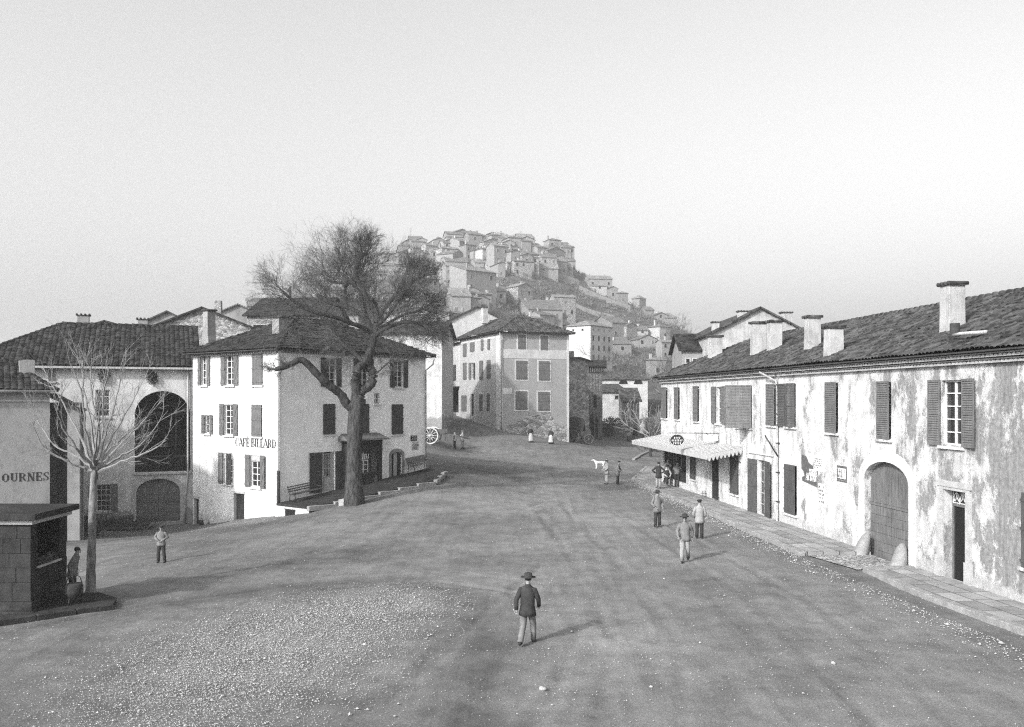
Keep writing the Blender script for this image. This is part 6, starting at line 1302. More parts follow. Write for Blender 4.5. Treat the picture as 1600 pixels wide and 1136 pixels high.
# ================================================================== TREES
def tube_np(paths, n=3):
    """paths: list of (pts[k,3], radii[k]) -> one welded list of verts/faces"""
    V = []; F = []; o = 0
    ang = np.arange(n)*2*np.pi/n
    for pts, rad in paths:
        pts = np.asarray(pts, float); k = len(pts); d = np.gradient(pts, axis=0); d /= np.linalg.norm(d, axis=1)[:, None]+1e-9
        ref = np.array([0, 0, 1.]) if abs(d[0, 2]) < .9 else np.array([1., 0, 0]); a = np.cross(d, ref); a /= np.linalg.norm(a, axis=1)[:, None]+1e-9; b = np.cross(a, d)
        r = np.asarray(rad)[:, None, None]; q = pts[:, None]+r*(a[:, None]*np.cos(ang)[None, :, None]+b[:, None]*np.sin(ang)[None, :, None]); V.append(q.reshape(-1, 3))
        i = np.arange(k-1)[:, None]*n; j = np.arange(n)[None]; F.append(np.stack([o+i+j, o+i+(j+1) % n, o+i+n+(j+1) % n, o+i+n+j], -1).reshape(-1, 4)); o += k*n
    return np.concatenate(V), np.concatenate(F)
def np_obj(name, V, F, mat, parent, smooth=False):
    me = bpy.data.meshes.new(name); me.from_pydata(V.tolist(), [], F.tolist()); me.materials.append(mat); me.polygons.foreach_set('use_smooth', [smooth]*len(F)); me.update()
    o = bpy.data.objects.new(name, me); COL.objects.link(o); o.parent = parent; return o
def smooth_path(P_, R, sub=5, wob=.04, rr=None):
    P_ = np.array(P_, float); R = np.array(R, float); n = len(P_); out = []; ro = []
    for i in range(n-1):
        p0, p1, p2, p3 = P_[max(i-1, 0)], P_[i], P_[i+1], P_[min(i+2, n-1)]
        for k in range(sub):
            t = k/sub; out.append(.5*((2*p1)+(-p0+p2)*t+(2*p0-5*p1+4*p2-p3)*t*t+(-p0+3*p1-3*p2+p3)*t**3)); ro.append(R[i]*(1-t)+R[i+1]*t)
    out.append(P_[-1]); ro.append(R[-1]); out = np.array(out); ro = np.array(ro); rs = np.random.RandomState(rr or 3)
    out += rs.randn(*out.shape)*wob*ro[:, None]; ro *= 1+rs.randn(len(ro))*.05
    return out, ro
def shoots(paths_out, start, direction, length, r0, level, rs, up=.25, maxlevel=3, nb=(5, 7, 4), spread=.75, seg=5):
    d = direction/np.linalg.norm(direction); p = start.copy(); pts = [p.copy()]; L = length/seg
    for i in range(seg):
        d = d+rs.randn(3)*.13+np.array([0, 0, up*.22]); d /= np.linalg.norm(d); p = p+d*L; pts.append(p.copy())
    pts = np.array(pts); rad = np.linspace(r0, r0*.42, seg+1); paths_out.append((pts, rad))
    if level < maxlevel:
        for k in range(nb[level]):
            t = rs.uniform(.22, 1.0)*seg; i = min(int(t), seg-1); q = pts[i]+(pts[i+1]-pts[i])*(t-i); dd = (pts[i+1]-pts[i]); dd /= np.linalg.norm(dd)
            e = rs.randn(3); e -= e.dot(dd)*dd; e /= np.linalg.norm(e); nd = dd+e*rs.uniform(.45, spread)
            shoots(paths_out, q, nd, length*rs.uniform(.38, .62), r0*.56, level+1, rs, up, maxlevel, nb, spread, max(3, seg-1))
TY = 49.5; tX = (553-800)/FPX*TY; tz0 = H(tX, TY)
bt_ = thing('elm_tree', 'huge bare old tree with pollarded limbs and twiggy crown before the café house', 'tree', Matrix.Translation((tX, TY, tz0)))
org = np.array([tX, TY, tz0])
def pp(px, py, dy=0.0): v = P(px, py, TY+dy); return np.array([v.x, v.y, v.z])-org
limbs = [
 ([(553, 790, 0), (553, 740, 0), (554, 690, 0), (556, 650, 0), (560, 622, 0)], [.62, .50, .47, .50, .50]),
 ([(556, 640, 0), (543, 632, -.1), (533, 617, -.4), (516, 603, -.9), (497, 586, -1.3), (477, 566, -1.7), (466, 563, -1.9), (448, 572, -2.1), (430, 577, -2.2)], [.42, .32, .27, .26, .24, .22, .2, .19, .15]),
 ([(560, 626, 0), (563, 612, 0), (577, 603, .1), (584, 590, .2), (580, 578, .2), (573, 568, .1), (579, 548, 0), (584, 524, 0)], [.46, .34, .32, .30, .28, .30, .29, .27]),
 ([(559, 628, 0), (556, 606, -.2), (556, 588, -.3), (561, 574, -.2), (571, 566, 0)], [.36, .33, .31, .26, .2]),
 ([(571, 568, 0), (560, 558, .3), (548, 548, .8), (536, 538, 1.4), (530, 528, 1.7)], [.18, .15, .14, .12, .09]),
 ([(584, 528, 0), (577, 508, .2), (566, 493, .5), (552, 484, .7), (540, 479, .9), (522, 475, 1.1), (511, 470, 1.2), (497, 461, 1.3)], [.24, .2, .19, .17, .16, .17, .18, .15]),
 ([(543, 482, .8), (540, 463, .9), (541, 447, .9), (549, 440, .8), (556, 440, .8)], [.14, .13, .12, .11, .1]), ([(556, 447, .1), (545, 439, .1), (532, 442, .2), (516, 440, .3)], [.14, .13, .12, .1]),
 ([(580, 520, 0), (562, 510, -.6), (544, 503, -1.1), (522, 495, -1.5), (500, 490, -1.8), (478, 482, -2.0), (460, 471, -2.2), (443, 457, -2.4)], [.2, .17, .16, .15, .14, .13, .12, .09]),
 ([(586, 522, 0), (589, 495, .2), (583, 483, .3), (577, 474, .3), (566, 450, .1), (557, 434, -.1), (557, 415, -.3), (563, 402, -.4), (573, 396, -.5)], [.27, .23, .2, .19, .18, .17, .16, .15, .15]),
 ([(587, 505, 0), (600, 483, .5), (619, 460, 1.0), (628, 445, 1.3), (634, 428, 1.5), (645, 418, 1.7)], [.2, .17, .15, .14, .12, .09]), ([(624, 452, 1.1), (642, 441, 1.9), (656, 435, 2.3), (668, 428, 2.5)], [.13, .12, .12, .07]),
 ([(586, 524, 0), (603, 513, -.8), (623, 505, -1.4), (643, 503, -1.9), (661, 508, -2.3), (678, 519, -2.6)], [.2, .16, .14, .13, .12, .1]),
 ([(586, 518, 0), (604, 507, 1.2), (628, 493, 2.2), (654, 486, 3.0), (672, 476, 3.4)], [.15, .12, .1, .09, .06]),
 ([(588, 510, .2), (600, 500, -1.5), (612, 486, -2.8), (622, 470, -3.6)], [.14, .11, .09, .07]), ([(584, 515, 0), (575, 498, 1.8), (570, 480, 3.0), (566, 462, 3.8)], [.14, .11, .09, .07]),
 ([(583, 588, 0), (594, 578, -.2), (606, 567, -.4), (622, 562, -.5)], [.08, .06, .05, .04])]
rs = np.random.RandomState(12); tp_ = []; heads = []
for i, (pl_, ra) in enumerate(limbs):
    pts, rd = smooth_path([pp(*q) for q in pl_], ra, 6, .012 if i == 0 else .05, i+1)
    rd = rd*(.84 if i < 4 else .74); tp_.append((pts, rd)); heads.append((pts, rd, i))
V, F = tube_np(tp_[:1], 14); 
# flare and furrow the trunk
Vt, Ft = tube_np(tp_[:1], 20); a_ = np.arctan2(Vt[:, 1], Vt[:, 0]); fl = 1+.22*np.exp(-np.maximum(Vt[:, 2], 0)/.5)*(1+.35*np.sin(a_*5+1)); Vt[:, 0] = Vt[:, 0]*fl; Vt[:, 1] = Vt[:, 1]*fl; rr_ = 1+.05*np.sin(a_*9+Vt[:, 2]*1.5); Vt[:, 0] *= rr_; Vt[:, 1] *= rr_
np_obj('trunk', Vt, Ft, M['bark'], bt_, True)
for i in range(1, len(tp_)):
    V, F = tube_np(tp_[i:i+1], 10); np_obj('limb', V, F, M['bark'], bt_, True)
tw_ = []; cc = pp(556, 520); ec = pp(554, 482); er = np.array([5.7, 5.3, 4.2])
def reach(s, d):
    """how far from s along d the rounded outline of the crown is"""
    d = d/np.linalg.norm(d); a = (d/er)@(d/er); b = 2*((s-ec)/er)@(d/er); c = ((s-ec)/er)@((s-ec)/er)-1; q = b*b-4*a*c
    return (-b+math.sqrt(q))/(2*a) if q > 0 and c < 0 else .9
for pts, rd, i in heads:
    if i in (0, 3): continue
    n = len(pts); base_k = {1: 18, 2: 12, 4: 24, 5: 34, 6: 26, 7: 22, 8: 50, 9: 44, 10: 36, 11: 32, 12: 52, 13: 42, 14: 36, 15: 36, 16: 16}[i]
    for k_ in range(base_k):
        t = n-1 if rs.rand() < .25 else int(rs.uniform(.3 if i > 2 else .75, 1.0)*(n-1)); s = pts[t]
        rad = s-cc; rad /= np.linalg.norm(rad)+.3; tan = pts[min(t+1, n-1)]-pts[max(t-1, 0)]; tan /= np.linalg.norm(tan)+1e-6
        d = rad*.7+tan*.3+rs.randn(3)*.55+np.array([0, 0, .42])
        if i in (8, 12, 13, 4): d[2] -= rs.choice([0, .5, 1.1])
        L = min(rs.uniform(1.3, 3.2), reach(s, d)*rs.uniform(.8, 1.02)); L = max(L, .8)
        if i in (1, 4, 16): L *= .7
        shoots(tw_, s+rs.randn(3)*.03, d, L*.92, rs.uniform(.010, .019), 0, rs, .12, 3, (6, 6, 4), .95)
V, F = tube_np(tw_, 3); np_obj('crown', V, F, M['twig'], bt_)
# slender pale tree by the well house
p0 = G(143, 929, 20); st = thing('young_plane_tree', 'slender pale barked bare tree with fan of branches beside the well house', 'tree', Matrix.Translation(p0)); org2 = np.array(p0)
def p2(px, py, dy=0.0): v = P(px, py, p0.y+dy); return np.array([v.x, v.y, v.z])-org2
pts, rd = smooth_path([p2(142, 932), p2(142, 890), p2(144, 840), p2(145, 790), p2(147, 745), p2(148, 728)], [.17, .135, .125, .115, .11, .10], 5, .03)
V, F = tube_np([(pts, rd)], 14); np_obj('trunk', V, F, M['plane'], st, True)
br = []
for E in [[(148, 735, 0), (120, 712, .2), (85, 695, .3), (48, 640, .5)], [(147, 738, 0), (115, 725, -.3), (70, 700, -.6), (50, 660, -.9)], [(146, 730, 0), (128, 690, .6), (105, 640, .9), (80, 600, 1.2)], [(148, 728, 0), (133, 670, -.5), (128, 620, -.7), (112, 570, -.9)],
          [(148, 728, 0), (142, 660, .2), (130, 600, .3), (130, 562, .4)], [(149, 728, 0), (152, 665, 0), (142, 610, .2), (144, 560, .2)], [(149, 728, 0), (160, 680, .5), (162, 620, .8), (170, 572, 1.1)], [(149, 730, 0), (165, 680, -.6), (180, 630, -.9), (190, 585, -1.2)],
          [(150, 730, 0), (172, 690, .3), (200, 640, .6), (222, 598, .9)], [(150, 733, 0), (178, 705, -.3), (215, 668, -.5), (246, 634, -.7)], [(150, 735, 0), (185, 715, .3), (225, 690, .4), (262, 642, .6)], [(151, 738, 0), (190, 722, -.4), (232, 706, -.6), (260, 688, -.8)],
          [(148, 728, 0), (150, 690, -1.0), (155, 650, -1.6), (150, 610, -2.0)], [(148, 728, 0), (150, 690, 1.0), (146, 650, 1.7), (158, 600, 2.2)], [(147, 733, 0), (120, 700, -.9), (98, 668, -1.3), (88, 640, -1.6)], [(150, 733, 0), (175, 700, .9), (205, 672, 1.4), (235, 655, 1.9)]]:
    pts, rd = smooth_path([p2(*q) for q in E], [.058, .034, .023, .009], 5, .55, len(br)+1); br.append((pts, rd))
    for k_ in range(6):
        t = int(rs.uniform(.3, .95)*len(pts)); d = pts[min(t+1, len(pts)-1)]-pts[t-1]; d = d/np.linalg.norm(d)+rs.randn(3)*.32+np.array([0, 0, .15]); shoots(br, pts[t], d, rs.uniform(.6, 1.4)*.85, .011, 0, rs, .3, 2, (3, 2, 0), .7, 5)
V, F = tube_np(br, 5); np_obj('crown', V, F, M['ptwig'], st)
def bare_tree(name, label, X, Y, h, seed, mat='twig', r=.12, n=14, group=None, lv_=2, nb=(5, 4, 3)):
    z = H(X, Y); t = thing(name, label, 'tree', Matrix.Translation((X, Y, z)), group); rs = np.random.RandomState(seed)
    pts, rd = smooth_path([(0, 0, -.2), (rs.uniform(-.2, .2), 0, h*.2), (rs.uniform(-.3, .3), 0, h*.42)], [r, r*.8, r*.6], 4, .1, seed); V, F = tube_np([(pts, rd)], 7); np_obj('trunk', V, F, M['bark'], t, True)
    out = []
    for k_ in range(n): s = pts[int(rs.uniform(.45, 1)*(len(pts)-1))]; d = rs.randn(3)*np.array([.6, .6, .25])+np.array([0, 0, .8]); shoots(out, s, d, h*rs.uniform(.35, .6), r*.3, 0, rs, .2, lv_, nb, .8)
    V, F = tube_np(out, 3); np_obj('crown', V, F, M[mat], t); return t
for i, (lab, px, py, Y, h) in enumerate([('bare tree at far end of the awning house, pale branches', 1016, 690, 88, 5.8), ('bare tree standing before the big white hill house', 943, 566, 200, 9.5), ('lone bare tree on the skyline at far end of the ridge', 1066, 510, 330, 11), ('bush like bare tree left of the lone skyline tree', 1048, 512, 330, 5),
        ('dense dark bare tree right below the lone skyline tree', 1075, 520, 320, 9), ('bare tree behind rubble house chimney', 916, 590, 130, 5.5), ('bare tree on the slope under the twin gabled house', 985, 590, 190, 7), ('bare tree among scrub left of right-hand rooftops', 1040, 575, 210, 9), ('small bare tree by the hip roofed house with white front', 1060, 548, 240, 7), ('bare tree growing at the brow beside the steep slanting roof', 858, 420, 400, 8)]):
    X = (px-CX)/FPX*Y; bare_tree('bare_tree', lab, X, Y, h, 30+i, r=.12+h*.008, mat='ptwig' if i == 0 else 'twig')
# scrub on the slopes: nobody could count it
sv_ = []; rs = np.random.RandomState(77); cnt = 0
pos = []
while len(pos) < 3600:
    Y = rs.uniform(128, 425); X = rs.uniform(-.12, .27)*Y+rs.uniform(-15, 15)
    if .09 < X/Y < .175 and Y < 235: continue
    if nfield(np.array([X]), np.array([Y]), .06, 21)[0] > -.12 or rs.rand() < .3: pos.append((X, Y))
pos = np.array(pos); zz = hgt(pos[:, 0], pos[:, 1]); VV = []; 
for (X, Y), z in zip(pos, zz):
    s = rs.uniform(.8, 2.6); n = 26; d = rs.randn(n, 3)*[.55, .55, .3]+[0, 0, .9]; d /= np.linalg.norm(d, axis=1)[:, None]; b = rs.randn(n, 3)*.35*s*[1, 1, .2]+[X, Y, z]; e = b+d*s*rs.uniform(.5, 1, (n, 1)); w = rs.randn(n, 3)*.055*s
    VV.append(np.stack([b-w, b+w, e], 1).reshape(-1, 3))
VV = np.concatenate(VV); FF = np.arange(len(VV)).reshape(-1, 3); o = np_obj('hillside_scrub', VV, FF, M['scrub'], None); tag(o, 'leafless grey scrub covering the hill slope', None, kind='stuff')
# ================================================================== LOG HEAP, HEDGE
lm = None
for i, (px, py, L, rz, ry, r) in enumerate([(190, 822, 2.2, .3, .1, .13), (200, 826, 1.8, -.2, .05, .1), (176, 824, 2.4, .15, .2, .14), (215, 824, 1.5, .9, .5, .07), (205, 818, 1.9, .5, .35, .09), (168, 818, 2.0, -.4, .3, .11), (182, 815, 1.6, .2, .6, .08), (222, 828, 1.2, 1.3, .15, .08), (160, 825, 1.9, .05, .1, .13), (195, 830, 2.1, .1, .05, .11)]):
    p = G(px, py, 30); m = MB(); m.tube([(-L/2, 0, 0), (0, .05, .03), (L/2, 0, 0)], [r, r*.95, r*.8], 9); o = m.build('log', M['log']); o.matrix_world = Matrix.Translation(p+Vector((0, 0, r+.18*(i % 3)))) @ Matrix.Rotation(rz, 4, 'Z') @ Matrix.Rotation(-ry*.5, 4, 'Y'); tag(o, 'rough log in the dark heap before the loggia house', 'log', 'logs heaped before the loggia house')
m = MB()
for c, r in (((-27.5, 50.5, -.6), 1.5), ((-25.6, 50, -1.0), 1.2), ((-24.2, 50.6, -1.3), .9)): leaf_cloud(m, c, r, 900, .1, (1, .7, .7))
for i in range(60): a = rnd.uniform(0, 6.28); x0 = rnd.uniform(-28, -23.5); m.tube([(x0, 50.4, -1.9), (x0+math.cos(a)*.5, 50.4+math.sin(a)*.4, -1), (x0+math.cos(a)*.9, 50.4+math.sin(a)*.8, -.2+rnd.random()*.5)], [.03, .02, .008], 3)
for px, py, r in ((104, 822, 1.3), (128, 824, 1.0), (160, 822, .7), (186, 822, .55)): g_ = G(px, py, 30); leaf_cloud(m, (g_.x, g_.y+.6, g_.z+r*.35), r, 800, .09, (1.2, .6, .75))
for i in range(150): px = rnd.uniform(92, 235); g_ = G(px, 824+rnd.uniform(-4, 5), 30); a = rnd.uniform(-.6, .6)+rnd.choice((0, 3.14)); L_ = rnd.uniform(.5, 1.3); m.tube([g_, g_+Vector((math.cos(a)*L_*.5, rnd.uniform(-.2, .2), rnd.uniform(.1, .5))), g_+Vector((math.cos(a)*L_, rnd.uniform(-.3, .3), rnd.uniform(.2, .9)))], [.03, .022, .008], 3)
o = m.build('dark_shrubs', M['leaf']); tag(o, 'dark overgrown shrubs between lettered house and loggia house', 'shrubs', kind='stuff')
for i, (px, py, r, lab) in enumerate(((384, 806, .2, 'small round tub outside lower café door, right side'), (314, 819, .16, 'small dark pail by far left cellar door of café house'), (322, 818, .14, 'pale pail just right of the dark one by the cellar door'))):
    g_ = G(px, py+2, 30); m = MB(); m.lathe([(r*.8, 0), (r, .02), (r*1.15, r*1.9), (r*1.05, r*1.95), (r*.9, r*.6)], 12); m.tube([(-r, 0, r*1.9), (0, 0, r*2.9), (r, 0, r*1.9)], .01, 4); o = m.build('tub', M['iron'] if i < 2 else M['zinc']); o.matrix_world = frame_m(g_, 0); tag(o, lab, 'tub')
# ================================================================== CARTS
def spoked_wheel(m, R, n=12, w=.09):
    A = [(R*math.cos(2*math.pi*i/24), 0, R*math.sin(2*math.pi*i/24)) for i in range(25)]; m.tube(A, .05, 6, False); B = [(x*.95, 0, z*.95) for x, y, z in A]; m.tube(B, .045, 6, False)
    for i in range(n): a = 2*math.pi*i/n; m.tube([(0, 0, 0), (R*.95*math.cos(a), 0, R*.95*math.sin(a))], [.035, .025], 5)
    m.T = m.T @ Matrix.Rotation(R_(90), 4, 'X'); m.lathe([(.06, -.16), (.11, -.1), (.12, .1), (.06, .16)], 10); m.T = m.T @ Matrix.Rotation(R_(-90), 4, 'X')
pc = P(672, 691.5, 78.5); pc.z = H(pc.x, pc.y); ct = thing('two_wheeled_cart', 'loaded two wheeled cart with pale spoked wheels behind café corner', 'cart', frame_m(pc, R_(-8)))
for y in (0, 1.4): m = MB(); m.T = Matrix.Translation((0, y, .76)); spoked_wheel(m, .72); m.build('wheel', M['cartp'], ct)
m = MB(); m.box(-1.5, 1.3, .2, 1.2, .86, .95); m.box(-1.5, 1.3, .2, .24, .952, 1.3); m.box(-1.5, 1.3, 1.16, 1.2, .952, 1.3); m.box(-1.5, -1.46, .24, 1.16, .952, 1.4); m.tube([(0, 0, .76), (0, 1.4, .76)], .05, 6); m.build('bed', M['cartw'], ct)
for y in (.3, 1.1): m = MB(); m.tube([(1.2, y, .9), (2.3, y, .72), (3.4, y, .5)], [.05, .045, .035], 6); m.build('shaft', M['cartw'], ct)
m = MB(); m.tube([(1.3, .2, .3), (1.35, .2, .88)], .035, 5); m.build('prop', M['cartw'], ct)
for i, (x, z, s, l) in enumerate(((-.7, 1.1, .4, 'pale sack lying at rear of the cart load'), (.3, 1.12, .36, 'dark sack lying at front of the cart load'))):
    m = MB(); m.ball((0, 0, .15), (s, .35, .26), 10, .06); o = m.build('sack', M['cl_white' if i == 0 else 'cl_dark']); o.matrix_world = ct.matrix_world @ Matrix.Translation((x, .7, z-.12)); tag(o, l, 'sack')
pc = P(905, 692, 97.0); pc.z = H(pc.x, pc.y); wg = thing('covered_wagon', 'dark hooded wagon parked against the rubble stone house', 'wagon', frame_m(pc, R_(8)))
for x, y, R in ((-.75, 0, .75), (-.75, 1.5, .75), (1.1, 0, .5), (1.1, 1.5, .5)): m = MB(); m.T = Matrix.Translation((x, y, R)); spoked_wheel(m, R, 10); m.build('wheel', M['cartw'], wg)
m = MB(); m.box(-1.1, 1.4, .25, 1.25, .85, 1.35); m.tube([(-.75, 0, .75), (-.75, 1.5, .75)], .05, 6); m.tube([(1.1, 0, .5), (1.1, 1.5, .5)], .05, 6); m.build('bed', M['darkw'], wg)
m = MB(); m.prism([(-1.1, 1.352), (.5, 1.352), (.75, 2.3), (.5, 2.75), (-.3, 2.95), (-1.0, 2.75), (-1.25, 2.3)], .2, 1.3); m.build('hood', M['cl_dark'], wg, .05)
m = MB(); m.box(.8, 1.3, .3, 1.2, 1.352, 1.55); m.box(.72, .8, .3, 1.2, 1.352, 2.0); m.build('driver_seat', M['darkw'], wg)
pc = P(983, 687, 118); pc.z = H(pc.x, pc.y); fc = thing('flat_cart', 'small flat cart carrying two seated men at far end of the road', 'cart', frame_m(pc, 0))
for y in (0, 1.2): m = MB(); m.T = Matrix.Translation((.3, y, .45)); spoked_wheel(m, .42, 8); m.build('wheel', M['cartw'], fc)
m = MB(); m.box(-.9, 1.5, .1, 1.1, .55, .66); m.tube([(.3, 0, .45), (.3, 1.2, .45)], .04, 5); m.build('bed', M['cartw'], fc)
for y in (.15, 1.05): m = MB(); m.tube([(1.4, y, .6), (2.9, y, .75)], .04, 5); m.build('shaft', M['cartw'], fc)
# street lantern beyond the awning house
p = P(1004, 690, 105); p.z = H(p.x, p.y); lp = thing('street_lantern', 'pale street lantern on stone post, far end of the road', 'street lamp', frame_m(p, 0))
m = MB(); m.lathe([(.3, 0), (.28, .5), (.16, .6), (.14, 1.5), (.2, 1.6)], 8); m.build('post', M['ashlar'], lp)
m = MB(); m.lathe([(.16, 1.6), (.36, 1.72), (.33, 2.35), (.42, 2.4), (.2, 2.7), (.05, 3.0), (.02, 3.2)], 8); m.build('lantern_head', M['pale'], lp)
m = MB(); p = P(1018, 690, 96); p.z = H(p.x, p.y); leaf_cloud(m, (p.x, p.y, p.z+.6), 1.4, 420, .1, (1.1, .5, .7)); o = m.build('shrub', M['scrub']); tag(o, 'low shrub under the bare tree at far end of awning house', 'shrub')
# ================================================================== PEOPLE
def person(label, X, Y, yaw, hgt_=1.68, coat='cl_mid', trous='cl_dark', hat='cap', arms=None, legs=None, coat_len=.78, skirt=None, apron=False, hair='hair', lean=0.0, seat=None, z=None, hatm='cl_dark', group=None, female=False, rest=None, vest=None, headturn=0.0):
    """local frame: the person faces -Y. arms/legs: joint positions in metres for a 1.75 m figure"""
    s = hgt_/1.75; z = H(X, Y) if z is None else z
    root = thing('person', label, 'person', frame_m((X, Y, z), yaw) @ Matrix.Scale(s, 4), group)
    dz = 0 if seat is None else seat-.9
    L = lean; pel = Vector((0, 0, .93+dz)); che = Vector((0, -L*.6, 1.28+dz)); sho = Vector((0, -L, 1.44+dz)); nec = Vector((0, -L*1.1-.01, 1.52+dz)); hb = Vector((0, -L*1.25-.02, 1.60+dz)); hc_ = Vector((0, -L*1.35-.025, 1.665+dz)); ht = Vector((0, -L*1.35-.01, 1.73+dz))
    shw = .17 if female else .19
    arms = arms or [((-.27, .0, 1.16), (-.26, -.06, .9)), ((.27, .0, 1.16), (.26, -.06, .9))]
    legs = legs or [((-.10, -.02, .5), (-.10, .02, .09)), ((.11, -.02, .5), (.12, .0, .09))]
    vs = []; es = []; rad = []; roots = []
    def add(p, r, par=None):
        vs.append(tuple(p)); rad.append(r if hasattr(r, '__len__') else (r, r))
        if par is not None: es.append((par, len(vs)-1))
        return len(vs)-1
    i0 = add(pel, (.135, .10)); roots.append(0); i1 = add(che, (.15, .105), i0); i2 = add(sho, (.12, .08), i1); i3 = add(nec, (.052, .052), i2); i4 = add(hb, (.062, .075), i3); i5 = add(hc_, (.078, .095), i4); add(ht, (.05, .06), i5)
    hands = []
    for k, sx in ((0, -1), (1, 1)):
        S_ = sho+Vector((sx*shw, 0, -.03)); E_ = Vector(arms[k][0])+Vector((0, 0, dz)); W_ = Vector(arms[k][1])+Vector((0, 0, dz)); a = add(S_, .05, i2); b = add((S_+E_)/2, .044, a); c = add(E_, .038, b); d = add((E_+W_)/2, .034, c); e = add(W_, (.026, .02), d)
        f = (W_-E_).normalized(); pm = W_+f*.06; add(pm, (.036, .016), e); hands.append((W_, f, pm, sx))
    feet = []
    for k, sx in ((0, -1), (1, 1)):
        Hp = pel+Vector((sx*.09, 0, -.06)); K = Vector(legs[k][0]); A = Vector(legs[k][1]); a = add(Hp, .085, i0); b = add((Hp+K)/2, .072, a); c = add(K, .055, b); d = add((K*.55+A*.45), .056, c); e = add(A, .036, d); f = add(A+Vector((0, -.1, -.045)), (.04, .03), e); add(A+Vector((0, -.17, -.055)), (.036, .022), f); feet.append((Hp, K, A))
    for W_, f, pm, sx in hands:      # four fingers of unequal length and a thumb, each its own tapered chain rooted in the palm
        side = f.cross(Vector((0, 0, 1))); side = side.normalized() if side.length > .1 else Vector((1, 0, 0)); curl = side.cross(f).normalized()
        if curl.dot(Vector((-sx, -.3, 0))) < 0: curl = -curl
        side = f.cross(curl).normalized()
        for q, l in ((-.027, .058), (-.009, .07), (.009, .075), (.027, .066)):
            b0 = pm+side*q+f*.01; r0 = add(b0, .0095); roots.append(r0); r1 = add(b0+f*l*.6+curl*.008, .009, r0); add(b0+f*l*.95+curl*.035, .0075, r1)
        b0 = W_+f*.03-side*.02; r0 = add(b0, .012); roots.append(r0); r1 = add(b0-side*.035+f*.025, .011, r0); add(b0-side*.045+f*.055+curl*.01, .009, r1)
    me = bpy.data.meshes.new('person_skeleton'); me.from_pydata(vs, es, []); o = bpy.data.objects.new('person_tmp', me); COL.objects.link(o)
    sk = o.modifiers.new('skin', 'SKIN'); sk.use_smooth_shade = True
    for i, r in enumerate(rad): me.skin_vertices[0].data[i].radius = r
    for v in me.skin_vertices[0].data: v.use_root = False
    for r in roots: me.skin_vertices[0].data[r].use_root = True
    sb = o.modifiers.new('sub', 'SUBSURF'); sb.levels = 1; sb.render_levels = 1
    dg = bpy.context.evaluated_depsgraph_get(); me2 = bpy.data.meshes.new_from_object(o.evaluated_get(dg)); bpy.data.objects.remove(o); me2.materials.clear(); me2.materials.append(M['skin'])
    bo = bpy.data.objects.new('body', me2); COL.objects.link(bo); bo.parent = root
    f = MB(); tc = hc_; Rh = Matrix.Translation(tc) @ Matrix.Rotation(headturn, 4, 'Z'); f.T = Rh   # face
    f.ball((0, -.094, -.005), (.014, .02, .024), 6); f.ball((-.077, .0, -.005), (.012, .02, .032), 6); f.ball((.077, .0, -.005), (.012, .02, .032), 6); f.ball((0, -.078, -.075), (.035, .025, .024), 8); f.build('face_relief', M['skin'], root)
    f = MB(); f.T = Rh
    for x in (-.03, .03): f.ball((x, -.089, .012), (.011, .008, .007), 6)
    f.box(-.022, .022, -.1, -.085, -.052, -.047); f.box(-.045, -.015, -.094, -.08, .028, .034); f.box(.015, .045, -.094, -.08, .028, .034); f.build('eyes_and_mouth', M['hair'], root)
    h = MB(); h.T = Rh; h.ball((0, .022, .028), (.086, .088, .078), 10)
    if female: h.ball((0, .1, .03), (.045, .045, .05), 8)
    h.build('hair', M[hair], root)
    h = MB(); h.T = Rh
    if hat == 'wide': h.lathe([(.20, .055), (.205, .062), (.11, .068), (.105, .15), (.08, .17), (.03, .165)], 14); h.build('hat', M[hatm], root)
    elif hat == 'cap': h.lathe([(.095, .04), (.105, .065), (.12, .095), (.09, .115), (.03, .12)], 12, (0, .01)); h.box(-.06, .06, -.15, -.07, .05, .058); h.build('cap', M[hatm], root)
    elif hat == 'scarf': h.ball((0, .02, .03), (.095, .1, .092), 10); h.build('headscarf', M[hatm], root)
    if hat == 'cap' and False: pass
    # clothes: rings round the trunk, sleeves along the arms
    def ring(c, rx, ry, n=16, w=.0):
        return [(c[0]+rx*math.cos(2*math.pi*j/n)*(1+w*math.sin(5*j)), c[1]+ry*math.sin(2*math.pi*j/n)*(1+w*math.cos(4*j)), c[2]) for j in range(n)]
    def loft(m, rings):
        n = len(rings[0]); vs_ = [p for r in rings for p in r]; m.add(vs_, [(i*n+j, i*n+(j+1) % n, (i+1)*n+(j+1) % n, (i+1)*n+j) for i in range(len(rings)-1) for j in range(n)]+[tuple(range(n-1, -1, -1)), tuple(range((len(rings)-1)*n, len(rings)*n))], True)
    c = MB(); hem = coat_len+dz if seat is None else .9+dz
    loft(c, [ring((0, L*.1, hem), .225 if coat_len < .85 else .2, .165, w=.09), ring((0, 0, (hem+.98+dz)/2), .21, .155, w=.07), ring((0, -L*.2, 1.02+dz), .185, .135, w=.04), ring((0, -L*.5, 1.2+dz), .19, .135, w=.02), ring((0, -L*.85, 1.36+dz), .205, .13), ring((0, -L, 1.45+dz), .17, .10), ring(tuple(nec), .075, .075), ring((nec.x, nec.y, nec.z+.035), .07, .07)])
    for k, sx in ((0, -1), (1, 1)):
        S_ = sho+Vector((sx*(shw-.02), 0, -.03)); E_ = Vector(arms[k][0])+Vector((0, 0, dz)); W_ = Vector(arms[k][1])+Vector((0, 0, dz)); c.tube([S_-Vector((sx*.04, 0, -.01)), S_, (S_+E_)/2, E_, (E_+W_)/2, W_-(W_-E_)*.04], [.06, .075, .07, .062, .056, .05], 10)
    c.build('blouse' if female else 'coat', M[coat], root)
